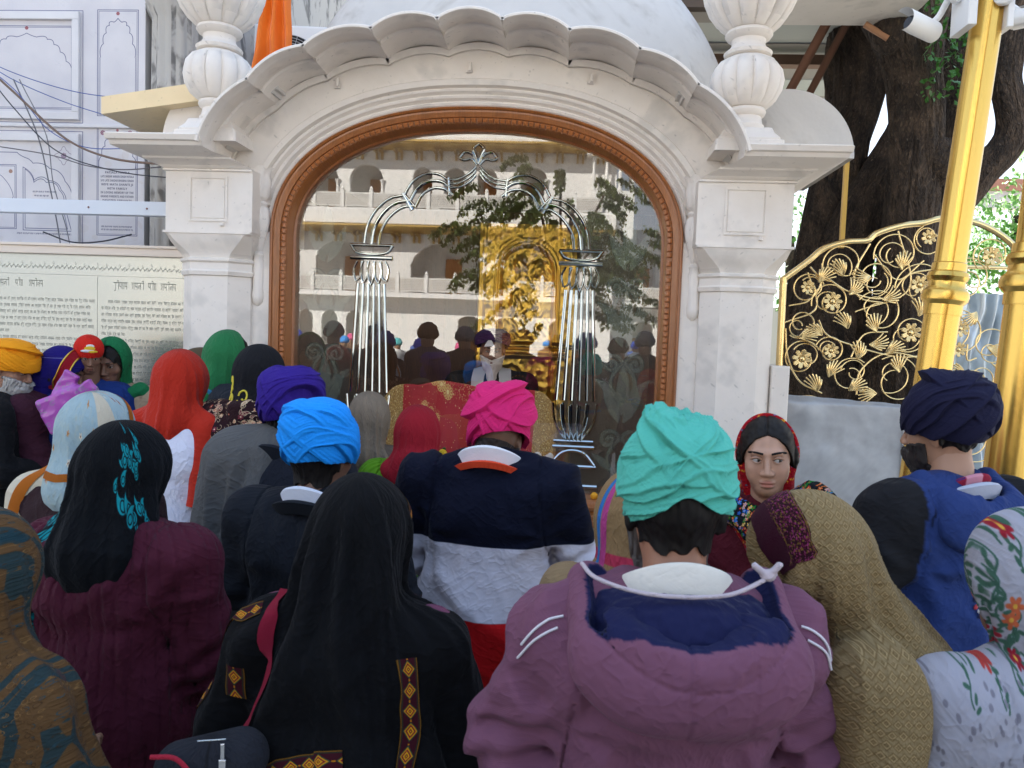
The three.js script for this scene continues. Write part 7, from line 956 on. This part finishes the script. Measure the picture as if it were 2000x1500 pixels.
{ // child in a red knitted hat
  const K = P({ label: 'small child in a red knitted hat with a yellow and white patch and blue jacket', head: [-2.00, 1.715, .30], face: 40, hp: 14, hs: .76, bulk: .8, sh: .14, skin: BR2, face3: true, legCol: [.03, .05, .15], arms: [.18, 1.2, .06, .08, 1.15, .2] });
  top(K, cloth([.012, .035, .17]), { name: 'blue_jacket', t: .03, amp: .01, cell: .014, sd: 55 });
  const hat = ell([0, .055, -.006], [.094, .098, .112]); const g = surfNet((x, y, z) => Math.max(hat(x, y, z) - .0016 * Math.sin(Math.atan2(x, z) * 44), .012 - y), [-.12, .0, -.14], [.12, .17, .13], .005); boxUV(g); g.applyMatrix4(K.hm); mesh('knitted_hat', g, cloth([.55, .02, .012]), K.root);
  const put = (g, m, n) => { g.applyMatrix4(K.hm); mesh(n, g, m, K.root); }; const pt = (x, y, sx, sy, m) => { const s = new THREE.SphereGeometry(1, 16, 10); s.scale(sx, sy, .006); s.rotateY(.0); const zz = .112 * Math.sqrt(Math.max(.05, 1 - (x / .094) ** 2 - ((y - .055) / .098) ** 2)); s.translate(x, y, zz - .005); put(s, m, 'hat_patch'); }; pt(-.008, .085, .034, .016, std([.75, .5, .03], .8)); pt(-.005, .10, .026, .013, std([.7, .7, .7], .8)); pt(-.02, .068, .045, .011, std([.72, .72, .72], .8)); pt(.01, .064, .032, .009, std([.75, .5, .03], .8));
}
{ // woman in a green veil facing us
  const K = P({ label: 'woman facing the crowd, eyes lowered, in a green veil and beige cardigan', head: [-1.965, 1.685, .16], face: 10, hp: 20, hr: -4, bulk: .98, sh: .18, skin: [.20, .10, .06], face3: true, fine: true, arms: [.23, 1.1, .06, .08, 1.16, .26] });
  hairCap(K, { line: .055, th: .008 }); top(K, cloth([.36, .26, .17]), { name: 'beige_cardigan', t: .028, amp: .010, cell: .011, sd: 57 }); const { J, hm } = K, e = hm.clone().invert().elements, H = p => RT(hm, p);
  const gv = cloth([.012, .15, .055]); veil(K, gv, { name: 'green_veil', t: .006, drop: 1.36, wide: .13, amp: .005, n: 8, cell: .008, sd: 34, shoulder: false, open: false, extra: f => { const op = ell([.01, -.02, .12], [.085, .16, .135]); return (x, y, z) => { const a = e[0] * x + e[4] * y + e[8] * z + e[12], b = e[1] * x + e[5] * y + e[9] * z + e[13], c = e[2] * x + e[6] * y + e[10] * z + e[14]; return Math.max(f(x, y, z), -op(a, b, c), c - .05); }; } });
  sdf('veil_wrap', folds(U(.025, cap(J(-.10, 1.44, .05), J(0, 1.385, .10), .03, .034), cap(J(0, 1.385, .10), J(.15, 1.44, .03), .034, .036), cap(J(.15, 1.44, .03), J(.235, 1.37, .02), .036, .034), cap(J(.235, 1.37, .02), J(.27, 1.1, .06), .034, .03)), .008, 3, 18, 10, 18), [-.2, .95, -.12], [.36, 1.72, .2], .008, gv, K.root);
  ribbon(K, 'cardigan_trim', K.topField, [J(.03, 1.36, .14), J(-.01, 1.2, .16), J(-.03, 1.0, .16)], .03, cloth([.06, .02, .03]), .003); ribbon(K, 'green_inset', K.topField, [J(-.05, 1.36, .14), J(-.055, 1.2, .16), J(-.06, 1.0, .16)], .06, cloth([.008, .05, .03]), .003);
}
{ // plastic bag of offerings
  const b = thing('plastic_bag', 'crumpled pink plastic bag with silver print held by the stooping woman', 'bag', [-1.90, 1.44, .62], .2);
  const tx = pat('#b04fb0', (c, W, H) => { for (let i = 0; i < 60; i++) { c.strokeStyle = '#8a7f98'; c.lineWidth = 6; c.beginPath(); c.arc(rnd() * W, rnd() * H, rr(8, 20), 0, 5.5); c.stroke(); } }, 512, 512); tx.repeat.set(1, 2);
  const rbox = (c, h, r, a) => { const ca = Math.cos(a), sa = Math.sin(a); return (x, y, z) => { x -= c[0]; y -= c[1]; z -= c[2]; const u = x * ca + y * sa, v = -x * sa + y * ca, dx = Math.max(Math.abs(u) - h[0], 0), dy = Math.max(Math.abs(v) - h[1], 0), dz = Math.max(Math.abs(z) - h[2], 0); return Math.sqrt(dx * dx + dy * dy + dz * dz) - r; }; }; const f = folds(U(.03, rbox([-.01, .02, 0], [.085, .075, .02], .018, .42), rbox([-.005, .15, 0], [.028, .055, .006], .010, -.5), rbox([.09, .12, .005], [.03, .04, .006], .010, -.9)), .006, 6, 16, 16, 16); sdf('bag_body', f, [-.2, -.14, -.14], [.22, .28, .14], .007, phy([1, 1, 1], .3, { map: tx, transmission: .15, thickness: 0, clearcoat: .4, side: THREE.DoubleSide }), b, { uv: (x, y, z) => [x * 4, y * 2] });
}
{ // reader behind the book
  const K = P({ label: 'bearded reader in a dark purple turban, white scarf and dark coat behind the glass', head: [.02, 1.80, -1.02], face: 4, hp: 6, bulk: 1.1, sh: .2, skin: [.24, .12, .075], face3: true, fine: true, group: 'people of the shrine', arms: [.26, 1.15, .05, .1, 1.1, .25] });
  turban(K, [.045, .010, .05], { sd: 25, c: [0, .066, -.012], r: [.102, .088, .116], sq: .8, low: th => -.30 + .35 * Math.cos(th), wraps: [[.5, .7, .4, -.2, .34, .022, 40], [-.5, .7, .4, -.2, .34, .022, 40], [.35, .8, .4, .05, .3, .022, 36], [-.35, .8, .4, .08, .3, .022, 36], [0, 1, 0, .5, .4, .016, 26]] });
  { const s = new THREE.Shape(); s.moveTo(-.04, .045); s.lineTo(0, .11); s.lineTo(.03, .05); s.closePath(); const g = new THREE.ExtrudeGeometry(s, { depth: .008, bevelEnabled: false }); g.rotateX(-.15); g.translate(-.015, -.005, .108); g.applyMatrix4(K.hm); mesh('white_band', crease(g), cloth([.7, .7, .72]), K.root); }
  beard(K, phy([.58, .56, .52], .8), { len: .19, w: 1.0, out: .016 }); top(K, cloth([.016, .014, .014]), { name: 'dark_coat', t: .03, amp: .01, cell: .013, sd: 61 }); const { J } = K;
  for (const q of [1, -1]) ribbon(K, 'white_scarf', K.topField, [J(q * .07, 1.46, .0), J(q * .085, 1.38, .12), J(q * .085, 1.25, .16), J(q * .08, 1.05, .16)], .085, cloth([.62, .63, .66]), .008);
}
// ---------------------------------------------------------------- sunlit people far across the court, seen only in the glass
{
  const bodyF = U(.06, capE([0, .95, 0], [0, 1.35, 0], .19, .2, .7), cap([.2, 1.4, 0], [.27, 1.0, .05], .07, .05), cap([-.2, 1.4, 0], [-.27, 1.0, .05], .07, .05), cap([.1, .9, 0], [.1, .05, 0], .1, .06), cap([-.1, .9, 0], [-.1, .05, 0], .1, .06), cap([.2, 1.4, 0], [-.2, 1.4, 0], .07, .07)); const bg = surfNet(bodyF, [-.4, -.05, -.25], [.4, 1.55, .25], .035); boxUV(bg);
  const hg = surfNet(U(.03, ell([0, 1.6, 0], [.075, .11, .095]), cap([0, 1.4, -.01], [0, 1.56, 0], .055)), [-.12, 1.36, -.13], [.12, 1.74, .13], .014); boxUV(hg); const tg = surfNet(folds(U(.03, ell([0, 1.68, -.01], [.125, .085, .14]), ell([0, 1.73, -.01], [.1, .075, .11])), .014, 3, 12, 26, 12), [-.17, 1.56, -.18], [.17, 1.84, .17], .014); boxUV(tg);
  const cols = [['yellow', [.85, .55, .01]], ['orange', [.8, .25, .02]], ['sky blue', [.05, .3, .75]], ['pink', [.7, .1, .25]], ['white', [.75, .75, .72]], ['crimson', [.35, .02, .05]], ['royal blue', [.03, .08, .5]], ['turquoise', [.1, .5, .5]]], bod = [['white', [.7, .68, .64]], ['dark', [.05, .05, .06]], ['brown', [.2, .1, .05]], ['blue', [.06, .12, .35]], ['orange', [.6, .2, .04]]], sm = std(BR3, .6);
  for (let i = 0; i < 40; i++) { const z = 11 + (i % 4) * 3.2 + rr(-1, 1), x = -9.5 + (i / 40) * 14 + rr(-.3, .3), c = cols[(i * 5 + (i >> 3)) % 8], b = bod[(i * 3 + (i >> 2)) % 5]; if (Math.abs(x - .07 + .096 * z) < .7) continue; const t = thing('person', `distant standing person in ${c[0] === 'orange' ? 'an' : 'a'} ${c[0]} turban and ${b[0]} clothes mirrored in the glass`, 'person', [x, 0, z], Math.PI + rr(-.9, .9), 'people across the sunlit court'); const s = rr(.92, 1.06); t.scale.set(s, s, s); mesh('body', hg, sm, t); mesh('clothes', bg, std(b[1], .8), t); mesh('turban', tg, std(c[1], .8), t); }
  // shaded onlookers standing behind the viewer
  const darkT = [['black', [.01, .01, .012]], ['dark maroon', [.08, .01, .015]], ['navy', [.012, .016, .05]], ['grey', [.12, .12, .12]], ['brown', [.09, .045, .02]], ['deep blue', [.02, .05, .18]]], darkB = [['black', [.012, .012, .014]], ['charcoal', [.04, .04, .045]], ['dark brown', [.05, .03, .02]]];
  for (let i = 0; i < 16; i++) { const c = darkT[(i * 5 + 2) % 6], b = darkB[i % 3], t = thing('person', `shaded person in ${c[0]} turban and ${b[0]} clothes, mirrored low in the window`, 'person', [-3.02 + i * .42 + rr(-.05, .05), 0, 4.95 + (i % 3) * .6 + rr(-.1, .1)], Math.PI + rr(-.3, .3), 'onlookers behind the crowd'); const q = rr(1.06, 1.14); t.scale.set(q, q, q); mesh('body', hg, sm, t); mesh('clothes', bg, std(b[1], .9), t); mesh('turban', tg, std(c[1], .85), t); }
}
renderer.render(scene, camera);
